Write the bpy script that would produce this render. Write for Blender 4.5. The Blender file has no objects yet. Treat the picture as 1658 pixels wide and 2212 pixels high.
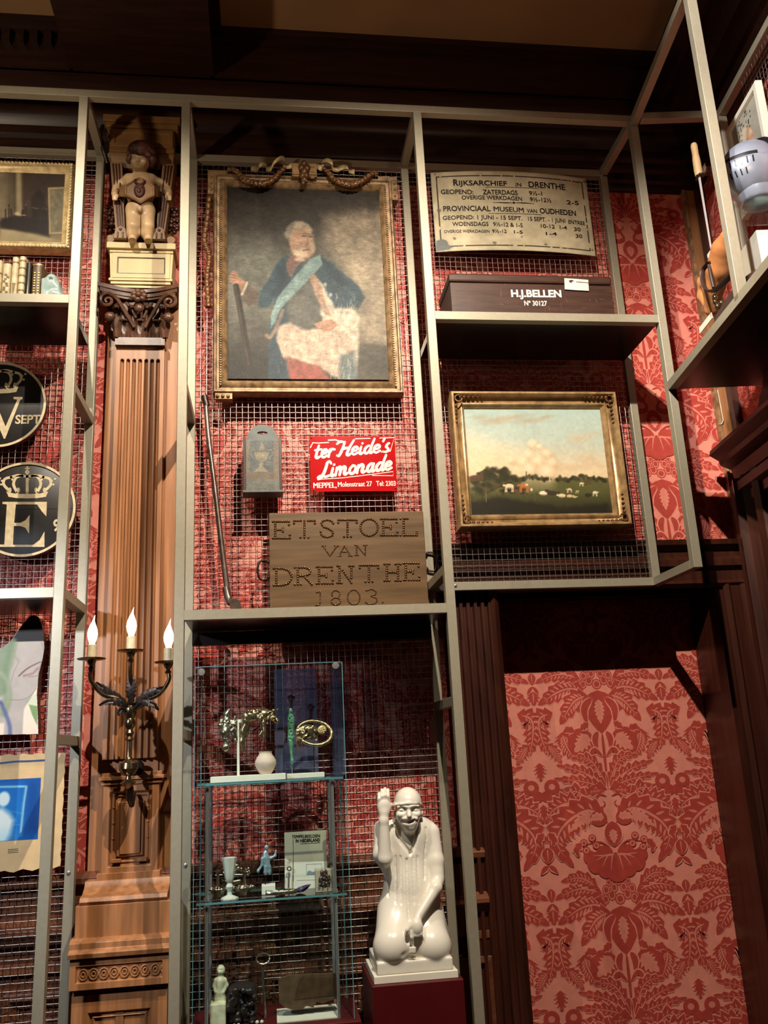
import bpy, math, random
import numpy as np
from mathutils import Vector, Matrix
from mathutils.geometry import tessellate_polygon

random.seed(7)
SC = bpy.context.scene
COL = SC.collection

# ------------------------------------------------------------------ camera
CF = 1893.506                        # focal length in pixels of the 1658 x 2212 frame
CO = np.array([0.04802, -2.9, 1.64941])
CR = np.array([[0.9912161, -0.1231622, -0.0481842],
               [-0.0135595, 0.2677739, -0.9633864],
               [0.1315552, 0.9555774, 0.2637517]])
cam_d = bpy.data.cameras.new('camera')
cam_d.sensor_fit = 'HORIZONTAL'
cam_d.sensor_width = 36.0
cam_d.lens = CF / 1658 * 36.0
cam_d.clip_start = 0.05
cam = bpy.data.objects.new('camera', cam_d)
COL.objects.link(cam)
cam.matrix_world = Matrix([[CR[0][0], -CR[1][0], -CR[2][0], CO[0]],
                           [CR[0][1], -CR[1][1], -CR[2][1], CO[1]],
                           [CR[0][2], -CR[1][2], -CR[2][2], CO[2]],
                           [0, 0, 0, 1]])
SC.camera = cam

# ------------------------------------------------------------------ world, lights, exposure
w = bpy.data.worlds.new('world'); SC.world = w; w.use_nodes = True
w.node_tree.nodes['Background'].inputs[0].default_value = (0.30, 0.12, 0.07, 1)
w.node_tree.nodes['Background'].inputs[1].default_value = 0.006
SC.view_settings.view_transform = 'Standard'
SC.view_settings.look = 'None'
SC.view_settings.gamma = 1.0
SC.view_settings.exposure = 0.0
SC.view_settings.use_curve_mapping = False
SC.cycles.use_denoising = True
SC.cycles.max_bounces = 8
SC.cycles.transparent_max_bounces = 16
SC.cycles.caustics_reflective = False
SC.cycles.caustics_refractive = False

def spot(name, loc, aim, power, color, size, blend, radius):
    l = bpy.data.lights.new(name, 'SPOT')
    l.energy = power; l.color = color; l.spot_size = math.radians(size)
    l.spot_blend = blend; l.shadow_soft_size = radius
    o = bpy.data.objects.new(name, l); COL.objects.link(o)
    o.location = loc
    o.rotation_euler = (Vector(aim) - Vector(loc)).to_track_quat('-Z', 'Y').to_euler()
    return o

WARM = (1.0, 0.87, 0.71)
spot('ceiling_spot', (0.48, -1.66, 4.12), (0.64, 0.35, 2.05), 430, WARM, 98, 0.8, 0.016)
spot('ceiling_spot', (0.86, -1.50, 4.15), (0.30, 0.15, 1.42), 70, WARM, 27, 0.6, 0.014)
spot('ceiling_spot', (-0.74, -1.30, 4.20), (-0.84, 0.35, 2.45), 150, WARM, 90, 0.7, 0.016)
spot('ceiling_spot', (0.45, -1.95, 4.25), (2.0, -0.60, 3.42), 310, (1.0, 0.93, 0.86), 46, 0.5, 0.02)
spot('art_spot', (-1.30, -1.45, 2.45), (-0.66, 0.30, 1.60), 120, (0.84, 0.90, 1.0), 56, 0.8, 0.03)
spot('added_ceiling_fill', (-1.75, -1.5, 3.0), (-1.5, -0.6, 4.6), 75, (1.0, 0.82, 0.60), 140, 0.8, 0.06)  # added fill lamp out of view, brightens the left of the ceiling
spot('added_ceiling_fill', (1.0, -2.2, 3.2), (0.9, -1.2, 4.6), 15, (1.0, 0.62, 0.36), 140, 0.8, 0.06)  # second added fill, weaker, for the middle and right coffers

# ------------------------------------------------------------------ main dimensions (metres)
X1, X2, X3, X4 = -0.61947, -0.24082, 0.65792, 1.55915      # posts of the wall rack
DR = 0.342                                                  # rear posts and wire mesh
WY = 0.42                                                   # face of the back wall
YD = 0.64                                                   # face of the damask door panel
ZT, ZS1, ZS2, ZM, ZR, ZB = 4.106, 3.2406, 2.194, 2.108, 3.200, 2.243
ZQ = 2.92                                                   # shelf of the side rack
TB = 0.032                                                  # tube size
O4 = np.array([X4, 0.0, 0.0])
U = np.array([-0.1126, -0.9936, 0.0])                       # along the right wall, towards the room
V = np.array([0.9936, -0.1126, 0.0])                        # into the right wall
VW = 0.44

def side(p):
    """a point of the side rack (along wall, depth, height) in the room"""
    q = O4 + p[0] * U + p[1] * V
    return (q[0], q[1], p[2])

def ray(px, py):
    return CR.T @ np.array([(px - 829) / CF, (py - 1106) / CF, 1.0])

def at(px, py, y):
    r = ray(px, py)
    return CO + (y - CO[1]) / r[1] * r

def atv(px, py, v):
    r = ray(px, py)
    t = (v - (CO - O4) @ V) / (r @ V)
    P = CO + t * r
    return np.array([(P - O4) @ U, v, P[2]])

# ------------------------------------------------------------------ materials
def nodes(name):
    m = bpy.data.materials.new(name); m.use_nodes = True
    nt = m.node_tree
    return m, nt, nt.nodes['Principled BSDF']

def lin(c):
    return tuple(((x / 255.0) / 12.92 if x / 255.0 <= 0.04045 else ((x / 255.0 + 0.055) / 1.055) ** 2.4) for x in c)

def mat(name, rgb, rough=0.5, metal=0.0, var=0.25, scale=20.0, bump=0.0, stretch=(1, 1, 1), spec=0.5, bscale=None, emit=0.0):
    m, nt, b = nodes(name)
    c = lin(rgb)
    tc = nt.nodes.new('ShaderNodeTexCoord')
    mp = nt.nodes.new('ShaderNodeMapping'); mp.inputs['Scale'].default_value = stretch
    nz = nt.nodes.new('ShaderNodeTexNoise'); nz.inputs['Scale'].default_value = scale
    nz.inputs['Detail'].default_value = 6
    nt.links.new(tc.outputs['Object'], mp.inputs[0]); nt.links.new(mp.outputs[0], nz.inputs['Vector'])
    rp = nt.nodes.new('ShaderNodeValToRGB')
    rp.color_ramp.elements[0].position = 0.3; rp.color_ramp.elements[1].position = 0.7
    rp.color_ramp.elements[0].color = (*[x * (1 - var) for x in c], 1)
    rp.color_ramp.elements[1].color = (*[min(1, x * (1 + var * 0.6)) for x in c], 1)
    nt.links.new(nz.outputs['Fac'], rp.inputs[0]); nt.links.new(rp.outputs[0], b.inputs['Base Color'])
    b.inputs['Roughness'].default_value = rough; b.inputs['Metallic'].default_value = metal
    b.inputs['Specular IOR Level'].default_value = spec
    if bump:
        bp = nt.nodes.new('ShaderNodeBump'); bp.inputs['Strength'].default_value = bump; bp.inputs['Distance'].default_value = 0.004
        if bscale:
            n2 = nt.nodes.new('ShaderNodeTexNoise'); n2.inputs['Scale'].default_value = bscale
            nt.links.new(mp.outputs[0], n2.inputs['Vector']); nt.links.new(n2.outputs['Fac'], bp.inputs['Height'])
        else:
            nt.links.new(nz.outputs['Fac'], bp.inputs['Height'])
        nt.links.new(bp.outputs[0], b.inputs['Normal'])
    if emit:
        b.inputs['Emission Color'].default_value = (*c, 1); b.inputs['Emission Strength'].default_value = emit
    return m

def painted(name, rough=0.42, bump=0.15, bscale=260, spec=0.5, metal=0.0):
    """a painted picture: colours stored per vertex, with brush and weave relief"""
    m, nt, b = nodes(name)
    a = nt.nodes.new('ShaderNodeVertexColor'); a.layer_name = 'Col'
    nt.links.new(a.outputs[0], b.inputs['Base Color'])
    b.inputs['Roughness'].default_value = rough; b.inputs['Specular IOR Level'].default_value = spec
    b.inputs['Metallic'].default_value = metal
    nz = nt.nodes.new('ShaderNodeTexNoise'); nz.inputs['Scale'].default_value = bscale
    tc = nt.nodes.new('ShaderNodeTexCoord'); nt.links.new(tc.outputs['Object'], nz.inputs['Vector'])
    bp = nt.nodes.new('ShaderNodeBump'); bp.inputs['Strength'].default_value = bump; bp.inputs['Distance'].default_value = 0.003
    nt.links.new(nz.outputs['Fac'], bp.inputs['Height']); nt.links.new(bp.outputs[0], b.inputs['Normal'])
    return m

def clear(name, tint, gloss_rough=0.02, ior=1.45, reflection_tint=None):
    m = bpy.data.materials.new(name); m.use_nodes = True
    nt = m.node_tree
    for n in list(nt.nodes): nt.nodes.remove(n)
    out = nt.nodes.new('ShaderNodeOutputMaterial')
    tr = nt.nodes.new('ShaderNodeBsdfTransparent'); tr.inputs[0].default_value = (*tint, 1)
    gl = nt.nodes.new('ShaderNodeBsdfGlossy'); gl.inputs['Roughness'].default_value = gloss_rough
    fr = nt.nodes.new('ShaderNodeFresnel'); fr.inputs[0].default_value = ior
    mx = nt.nodes.new('ShaderNodeMixShader')
    ge = nt.nodes.new('ShaderNodeNewGeometry')
    ma = nt.nodes.new('ShaderNodeMath'); ma.operation = 'SUBTRACT'; ma.use_clamp = True       # only the outer face reflects
    nt.links.new(fr.outputs[0], ma.inputs[0]); nt.links.new(ge.outputs['Backfacing'], ma.inputs[1])
    nt.links.new(ma.outputs[0], mx.inputs[0]); nt.links.new(tr.outputs[0], mx.inputs[1]); nt.links.new(gl.outputs[0], mx.inputs[2])
    last = mx
    if reflection_tint:                                                    # diffuse tint mixed in, so a sheet can imitate a blue reflection
        df = nt.nodes.new('ShaderNodeBsdfDiffuse'); df.inputs[0].default_value = (*reflection_tint[0], 1)
        m2 = nt.nodes.new('ShaderNodeMixShader'); m2.inputs[0].default_value = reflection_tint[1]
        nt.links.new(mx.outputs[0], m2.inputs[1]); nt.links.new(df.outputs[0], m2.inputs[2]); last = m2
    nt.links.new(last.outputs[0], out.inputs[0])
    return m

M = {}
M['tube'] = mat('painted_steel', (154, 147, 128), 0.42, 0.25, 0.06, 60)
M['shelf_dark'] = mat('dark_shelf', (20, 15, 14), 0.24, 0.0, 0.1, 30)
M['wire'] = mat('galvanised_wire', (168, 160, 154), 0.34, 1.0, 0.1, 60)
M['oak'] = mat('oak', (158, 106, 66), 0.42, 0, 0.38, 9, 0.12, (5, 5, 0.35))
M['oak_dark'] = mat('dark_oak', (60, 28, 18), 0.36, 0, 0.4, 9, 0.12, (5, 5, 0.4))
M['oak_deep'] = mat('deep_oak', (44, 23, 14), 0.36, 0, 0.4, 9, 0.1, (0.5, 5, 5), 0.3)
M['oak_mid'] = mat('brown_oak', (104, 60, 38), 0.38, 0, 0.4, 9, 0.12, (0.5, 5, 5))
M['walnut'] = mat('carved_walnut', (92, 62, 46), 0.36, 0, 0.35, 26, 0.2)
M['cream'] = mat('cream_paint', (196, 172, 124), 0.5, 0, 0.12, 14, 0.05)
M['tan'] = mat('tan_paint', (128, 92, 52), 0.45, 0, 0.2, 20, 0.05)
M['skin'] = mat('flesh_paint', (196, 165, 124), 0.4, 0, 0.2, 18, 0.06)
M['hair'] = mat('brown_hair_paint', (84, 46, 34), 0.5, 0, 0.4, 60, 0.4)
M['plaster'] = mat('brown_plaster', (150, 112, 74), 0.8, 0, 0.15, 3, 0.03)
M['damask_light'] = mat('damask_ground', (224, 138, 120), 0.55, 0, 0.10, 30, 0.06, (1, 1, 1), 0.4, 700)
M['damask_red'] = mat('damask_figure', (174, 64, 54), 0.6, 0, 0.14, 40, 0.08, (1, 1, 1), 0.3, 700)
M['damask_vein'] = mat('damask_vein', (214, 126, 108), 0.55, 0, 0.10, 40, 0.06, (1, 1, 1), 0.4, 700)
M['gold'] = mat('gilt', (176, 142, 98), 0.36, 0.35, 0.45, 28, 0.35, (1, 1, 1), 0.5)
M['gold_worn'] = mat('worn_gilt', (152, 122, 86), 0.48, 0.2, 0.6, 36, 0.5)
M['gold_dark'] = mat('dark_gilt', (64, 42, 24), 0.42, 0.3, 0.5, 30, 0.4)
M['bronze_gilt'] = mat('darkened_gilt', (112, 76, 44), 0.4, 0.4, 0.5, 60, 0.5)
M['canvas'] = painted('oil_paint', 0.44, 0.3, 320, 0.2)
M['canvas_flat'] = painted('flat_paint', 0.5, 0.06, 200, 0.22)
M['enamel'] = painted('worn_enamel', 0.3, 0.10, 40)
M['red_enamel'] = mat('red_enamel', (176, 14, 18), 0.16, 0, 0.05, 6, 0.04, (1, 1, 1), 0.5, 18)
M['white_enamel'] = mat('white_enamel', (240, 232, 216), 0.2, 0, 0.03)
M['black_paint'] = mat('black_paint', (34, 30, 28), 0.4, 0, 0.3, 30)
M['ink'] = mat('black_lettering', (28, 20, 18), 0.35, 0, 0.1)
M['pale_letter'] = mat('pale_lettering', (214, 196, 158), 0.45, 0, 0.2, 60)
M['plank'] = mat('brown_plank', (104, 80, 54), 0.32, 0, 0.35, 6, 0.14, (0.6, 3, 7))
M['nail'] = mat('brass_nail', (134, 100, 70), 0.22, 0.75, 0.3, 120)
M['iron'] = mat('wrought_iron', (58, 48, 44), 0.38, 0.7, 0.4, 60, 0.2)
M['steel'] = mat('worn_steel', (120, 104, 94), 0.32, 0.75, 0.4, 30, 0.12)
M['brass_dark'] = mat('aged_brass', (132, 112, 84), 0.22, 0.95, 0.35, 40, 0.1)
M['glass'] = clear('clear_glass', (0.93, 0.975, 0.97))
M['glass_edge'] = mat('glass_edge', (92, 140, 146), 0.1, 0, 0.1)
M['blue_reflection'] = clear('blue_reflection_tint', (0.72, 0.76, 0.92), 0.3, reflection_tint=((0.25, 0.26, 0.38), 0.20))  # tint that imitates a blue reflection on the case glass
M['chrome'] = mat('chrome', (200, 200, 200), 0.2, 0.75, 0.04)
M['white_board'] = mat('white_board', (226, 222, 206), 0.5, 0, 0.04)
M['glaze'] = mat('cream_glaze', (226, 221, 208), 0.26, 0, 0.06, 12, 0.03, (1, 1, 1), 0.5)
M['red_box'] = mat('dark_red_lacquer', (76, 6, 9), 0.45, 0, 0.12, 8)
M['floor'] = mat('floor_boards', (62, 40, 28), 0.5, 0, 0.3, 4)
M['gold_pale'] = mat('pale_gilt', (206, 180, 130), 0.42, 0.25, 0.35, 40, 0.4)
M['tan_paper'] = mat('tan_paper', (206, 176, 130), 0.8, 0, 0.10, 30, 0.1)
M['blue_ink'] = mat('blue_stroke', (40, 70, 120), 0.6, 0, 0.2, 60)
M['pale_wood'] = mat('pale_wood', (192, 158, 112), 0.45, 0, 0.25, 12, 0.1)
M['blade_steel'] = mat('blade_steel', (214, 206, 204), 0.35, 0.35, 0.1, 30)
M['acrylic'] = clear('clear_acrylic', (0.95, 0.95, 0.95), 0.06)
# ------------------------------------------------------------------ mesh helpers
def catmull(pts, n):
    P = np.array(pts, float)
    if len(P) == 2:
        t = np.linspace(0, 1, n)[:, None]
        return P[0] * (1 - t) + P[1] * t
    Q = np.vstack([2 * P[0] - P[1], P, 2 * P[-1] - P[-2]])
    out = []
    k = len(P) - 1
    for s in np.linspace(0, k - 1e-9, n):
        i = int(s); t = s - i
        a, b, c, d = Q[i], Q[i + 1], Q[i + 2], Q[i + 3]
        out.append(0.5 * ((2 * b) + (-a + c) * t + (2 * a - 5 * b + 4 * c - d) * t * t + (-a + 3 * b - 3 * c + d) * t ** 3))
    return np.array(out)

class MB:
    def __init__(self, T=None):
        self.v = []; self.f = []; self.mi = []; self.T = T
    def add(self, vs, fs, mi=0):
        o = len(self.v)
        T = self.T
        for p in vs:
            p = (float(p[0]), float(p[1]), float(p[2]))
            self.v.append(T(p) if T else p)
        for q in fs:
            self.f.append([i + o for i in q]); self.mi.append(mi)
        return self
    def box(self, x0, x1, y0, y1, z0, z1, mi=0):
        return self.add([(x0, y0, z0), (x1, y0, z0), (x1, y1, z0), (x0, y1, z0), (x0, y0, z1), (x1, y0, z1), (x1, y1, z1), (x0, y1, z1)],
                        [(0, 3, 2, 1), (4, 5, 6, 7), (0, 1, 5, 4), (1, 2, 6, 5), (2, 3, 7, 6), (3, 0, 4, 7)], mi)
    def taper(self, x0, x1, y0, y1, z0, z1, dx, dy, mi=0):
        """box whose top is wider by dx each side and dy at the front"""
        return self.add([(x0, y0, z0), (x1, y0, z0), (x1, y1, z0), (x0, y1, z0), (x0 - dx, y0 - dy, z1), (x1 + dx, y0 - dy, z1), (x1 + dx, y1, z1), (x0 - dx, y1, z1)],
                        [(0, 3, 2, 1), (4, 5, 6, 7), (0, 1, 5, 4), (1, 2, 6, 5), (2, 3, 7, 6), (3, 0, 4, 7)], mi)
    def tube(self, pts, r, n=8, mi=0, flat=1.0, closed=False):
        P = np.array(pts, float); m = len(P)
        R = np.full(m, r, float) if np.isscalar(r) else np.array(r, float)
        tg = np.gradient(P, axis=0)
        if closed:
            tg = np.roll(P, -1, 0) - np.roll(P, 1, 0)
        tg /= np.linalg.norm(tg, axis=1)[:, None] + 1e-12
        up = np.array([0, 0, 1.0]) if abs(tg[0][2]) < 0.9 else np.array([0, 1.0, 0])
        vs = []; prev = None
        for i in range(m):
            a = np.cross(tg[i], up if prev is None else np.cross(prev, tg[i]))
            if prev is not None: a = prev - tg[i] * (prev @ tg[i])
            a /= np.linalg.norm(a) + 1e-12; b = np.cross(tg[i], a); prev = a
            for k in range(n):
                th = 2 * math.pi * k / n
                vs.append(P[i] + R[i] * (math.cos(th) * a + flat * math.sin(th) * b))
        fs = []
        for i in range(m if closed else m - 1):
            j = (i + 1) % m
            for k in range(n):
                fs.append((i * n + k, i * n + (k + 1) % n, j * n + (k + 1) % n, j * n + k))
        if not closed:
            fs.append(tuple(range(n))[::-1]); fs.append(tuple((m - 1) * n + k for k in range(n)))
        return self.add(vs, fs, mi)
    def bar(self, p0, p1, w, h=None, mi=0):
        """square tube between two points"""
        h = h or w
        a = np.array(p0, float); b = np.array(p1, float); t = b - a; t /= np.linalg.norm(t)
        up = np.array([0, 0, 1.0]) if abs(t[2]) < 0.9 else np.array([0, 1.0, 0])
        s = np.cross(t, up); s /= np.linalg.norm(s); q = np.cross(s, t)
        vs = []
        for e in (a, b):
            for i, j in ((-1, -1), (1, -1), (1, 1), (-1, 1)):
                vs.append(e + s * i * w / 2 + q * j * h / 2)
        return self.add(vs, [(0, 3, 2, 1), (4, 5, 6, 7), (0, 1, 5, 4), (1, 2, 6, 5), (2, 3, 7, 6), (3, 0, 4, 7)], mi)
    def lathe(self, prof, c, n=20, mi=0, axis='z', sx=1.0, sy=1.0):
        vs = []; fs = []
        for r, h in prof:
            for k in range(n):
                th = 2 * math.pi * k / n
                a, b = r * sx * math.cos(th), r * sy * math.sin(th)
                if axis == 'z': vs.append((c[0] + a, c[1] + b, c[2] + h))
                elif axis == 'y': vs.append((c[0] + a, c[1] + h, c[2] + b))
                else: vs.append((c[0] + h, c[1] + a, c[2] + b))
        m = len(prof)
        for i in range(m - 1):
            for k in range(n):
                fs.append((i * n + k, i * n + (k + 1) % n, (i + 1) * n + (k + 1) % n, (i + 1) * n + k))
        fs.append(tuple(range(n))[::-1]); fs.append(tuple((m - 1) * n + k for k in range(n)))
        return self.add(vs, fs, mi)
    def ell(self, c, r, n=14, mi=0, rot=None):
        r = (r, r, r) if np.isscalar(r) else r
        vs = []; fs = []; m = max(6, n // 2 + 1)
        for i in range(m):
            ph = math.pi * i / (m - 1)
            for k in range(n):
                th = 2 * math.pi * k / n
                p = Vector((r[0] * math.sin(ph) * math.cos(th), r[1] * math.sin(ph) * math.sin(th), r[2] * math.cos(ph)))
                if rot is not None: p = rot @ p
                vs.append((c[0] + p[0], c[1] + p[1], c[2] + p[2]))
        for i in range(m - 1):
            for k in range(n):
                fs.append((i * n + k, (i + 1) * n + k, (i + 1) * n + (k + 1) % n, i * n + (k + 1) % n))
        return self.add(vs, fs, mi)
    def prism(self, poly, y0, y1, mi=0, side_mi=None):
        """polygon in (x,z), front at y0, back at y1"""
        n = len(poly)
        tri = tessellate_polygon([[Vector((p[0], p[1], 0)) for p in poly]])
        vs = [(p[0], y0, p[1]) for p in poly] + [(p[0], y1, p[1]) for p in poly]
        self.add(vs, [tuple(t) for t in tri], mi)
        k = len(self.v) - 2 * n
        sm = mi if side_mi is None else side_mi
        for t in tri: self.f.append([k + n + i for i in reversed(t)]); self.mi.append(sm)
        for i in range(n):
            j = (i + 1) % n
            self.f.append([k + i, k + j, k + n + j, k + n + i]); self.mi.append(sm)
        return self
    def flat(self, poly, y, mi=0):
        n = len(poly)
        tri = tessellate_polygon([[Vector((p[0], p[1], 0)) for p in poly]])
        return self.add([(p[0], y, p[1]) for p in poly], [tuple(t) for t in tri], mi)
    def ribbon(self, pts, w, y, mi=0, n=None, thick=0.0):
        """flat stroke in (x,z) with rounded ends"""
        P = np.array(pts, float)
        if n: P = catmull(P, n)
        W = np.full(len(P), w, float) if np.isscalar(w) else np.interp(np.linspace(0, 1, len(P)), np.linspace(0, 1, len(w)), w)
        t = np.gradient(P, axis=0); t /= np.linalg.norm(t, axis=1)[:, None] + 1e-12
        nn = np.stack([-t[:, 1], t[:, 0]], 1)
        L = P + nn * W[:, None] / 2; Rr = P - nn * W[:, None] / 2
        vs = []
        for a, b in zip(L, Rr): vs += [(a[0], y, a[1]), (b[0], y, b[1])]
        fs = [(2 * i, 2 * i + 1, 2 * i + 3, 2 * i + 2) for i in range(len(P) - 1)]
        self.add(vs, fs, mi)
        for e in (0, -1):
            k = 8
            self.add([(P[e][0] + W[e] / 2 * math.cos(2 * math.pi * i / k), y, P[e][1] + W[e] / 2 * math.sin(2 * math.pi * i / k)) for i in range(k)], [tuple(range(k))], mi)
        return self
    def frame(self, x0, x1, z0, z1, prof, mi=0):
        """mitred picture frame: profile of (inset, y)"""
        vs = []
        for d, y in prof:
            vs += [(x0 + d, y, z0 + d), (x1 - d, y, z0 + d), (x1 - d, y, z1 - d), (x0 + d, y, z1 - d)]
        m = len(prof); fs = []
        mis = mi if isinstance(mi, (list, tuple)) else [mi] * (m)
        for i in range(m):
            j = (i + 1) % m
            o = len(self.f)
            self.add([], [], 0)
            for k in range(4):
                l = (k + 1) % 4
                fs.append(((i * 4 + k, i * 4 + l, j * 4 + l, j * 4 + k), mis[i]))
        base = len(self.v)
        self.add(vs, [], 0)
        for q, mm in fs:
            self.f.append([base + i for i in q]); self.mi.append(mm)
        return self
    def extrude_x(self, prof, x0, x1, mi=0):
        """closed profile in (y,z) swept along x"""
        n = len(prof)
        tri = tessellate_polygon([[Vector((p[0], p[1], 0)) for p in prof]])
        vs = [(x0, p[0], p[1]) for p in prof] + [(x1, p[0], p[1]) for p in prof]
        fs = [(i, (i + 1) % n, n + (i + 1) % n, n + i) for i in range(n)]
        fs += [tuple(t) for t in tri] + [tuple(n + i for i in reversed(t)) for t in tri]
        return self.add(vs, fs, mi)
    def extrude_z(self, prof, z0, z1, mi=0):
        n = len(prof)
        tri = tessellate_polygon([[Vector((p[0], p[1], 0)) for p in prof]])
        vs = [(p[0], p[1], z0) for p in prof] + [(p[0], p[1], z1) for p in prof]
        fs = [(i, (i + 1) % n, n + (i + 1) % n, n + i) for i in range(n)]
        fs += [tuple(t) for t in tri] + [tuple(n + i for i in reversed(t)) for t in tri]
        return self.add(vs, fs, mi)
    def build(self, name, mats, parent=None, smooth=None, bevel=0.0, recalc=True):
        mats = mats if isinstance(mats, (list, tuple)) else [mats]
        me = bpy.data.meshes.new(name)
        vs = np.array(self.v)
        if parent is not None: org = np.array(parent_world(parent))
        else:
            org = np.array([(vs[:, 0].min() + vs[:, 0].max()) / 2, (vs[:, 1].min() + vs[:, 1].max()) / 2, vs[:, 2].min()])
        me.from_pydata([tuple(p) for p in (vs - org)], [], self.f)
        for m in mats: me.materials.append(m)
        me.polygons.foreach_set('material_index', np.array(self.mi, dtype=np.int32))
        if recalc:
            import bmesh
            bm = bmesh.new(); bm.from_mesh(me); bmesh.ops.recalc_face_normals(bm, faces=bm.faces); bm.to_mesh(me); bm.free()
        if smooth is not None:
            me.polygons.foreach_set('use_smooth', np.ones(len(me.polygons), dtype=bool))
            if smooth < 180: me.set_sharp_from_angle(angle=math.radians(smooth))
        me.update()
        o = bpy.data.objects.new(name, me); COL.objects.link(o)
        if parent is not None: o.parent = parent
        else: o.location = org
        if bevel:
            b = o.modifiers.new('bevel', 'BEVEL'); b.width = bevel; b.segments = 2; b.limit_method = 'ANGLE'
            b.angle_limit = math.radians(40)
        return o

def parent_world(o):
    p = np.zeros(3)
    while o is not None:
        p = p + np.array(o.location); o = o.parent
    return p

def thing(name, label, cat, loc, group=None):
    o = bpy.data.objects.new(name, None); COL.objects.link(o)
    o.location = [float(x) for x in loc]; o.empty_display_size = 0.05
    return tag(o, label, cat, group)

def tag(o, label, cat, group=None):
    o['label'] = label; o['category'] = cat
    if group: o['group'] = group
    return o

def struct(o):
    o['kind'] = 'structure'; return o

# ------------------------------------------------------------------ lettering
_cap = {}
def glyphs(s, shear=0.0, bold=0.0):
    c = bpy.data.curves.new('lettering', 'FONT'); c.body = s; c.shear = shear; c.offset = bold; c.resolution_u = 4
    o = bpy.data.objects.new('lettering', c); COL.objects.link(o)
    dg = bpy.context.evaluated_depsgraph_get(); dg.update()
    me = o.evaluated_get(dg).to_mesh()
    vs = np.array([v.co[:] for v in me.vertices]); fs = [tuple(p.vertices) for p in me.polygons]
    o.evaluated_get(dg).to_mesh_clear()
    bpy.data.objects.remove(o); bpy.data.curves.remove(c)
    return vs, fs

def lettering(mb, s, pl, pr, h, proj, mi=0, shear=0.0, bold=0.0, off=0.0008, cond=False):
    """text whose baseline runs from pixel pl to pixel pr, capitals h pixels high; proj maps a pixel onto the surface"""
    if bold > 0 and ('M' in s or 'm' in s):                  # thicken by striking twice instead of swelling the outline
        d = bold * h * 2.2
        for k in (-0.5, 0.0, 0.5):
            lettering(mb, s, (pl[0] + k * d, pl[1]), (pr[0] + k * d, pr[1]), h, proj, mi, shear, 0.0, off + 0.0001 * (k + 0.5))
        return
    vs, fs = glyphs(s, shear, bold)
    if len(vs) == 0: return
    if 'H' not in _cap:
        q, _ = glyphs('H'); _cap['H'] = q[:, 1].max() - q[:, 1].min()
    a = np.array(proj(*pl)); b = np.array(proj(*pr)); t = np.array(proj(pl[0], pl[1] - h))
    x0, x1 = vs[:, 0].min(), vs[:, 0].max()
    hz = abs(t[2] - a[2])
    out = []
    for v in vs:
        k = (v[0] - x0) / (x1 - x0)
        p = a + (b - a) * k
        out.append((p[0], p[1] - off, p[2] + v[1] / _cap['H'] * hz))
    mb.add(out, fs, mi)

# ------------------------------------------------------------------ signed distance sculpting
def smin(a, b, k):
    if k <= 0: return np.minimum(a, b)
    h = np.clip(0.5 + 0.5 * (b - a) / k, 0, 1)
    return b * (1 - h) + a * h - k * h * (1 - h)

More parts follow.
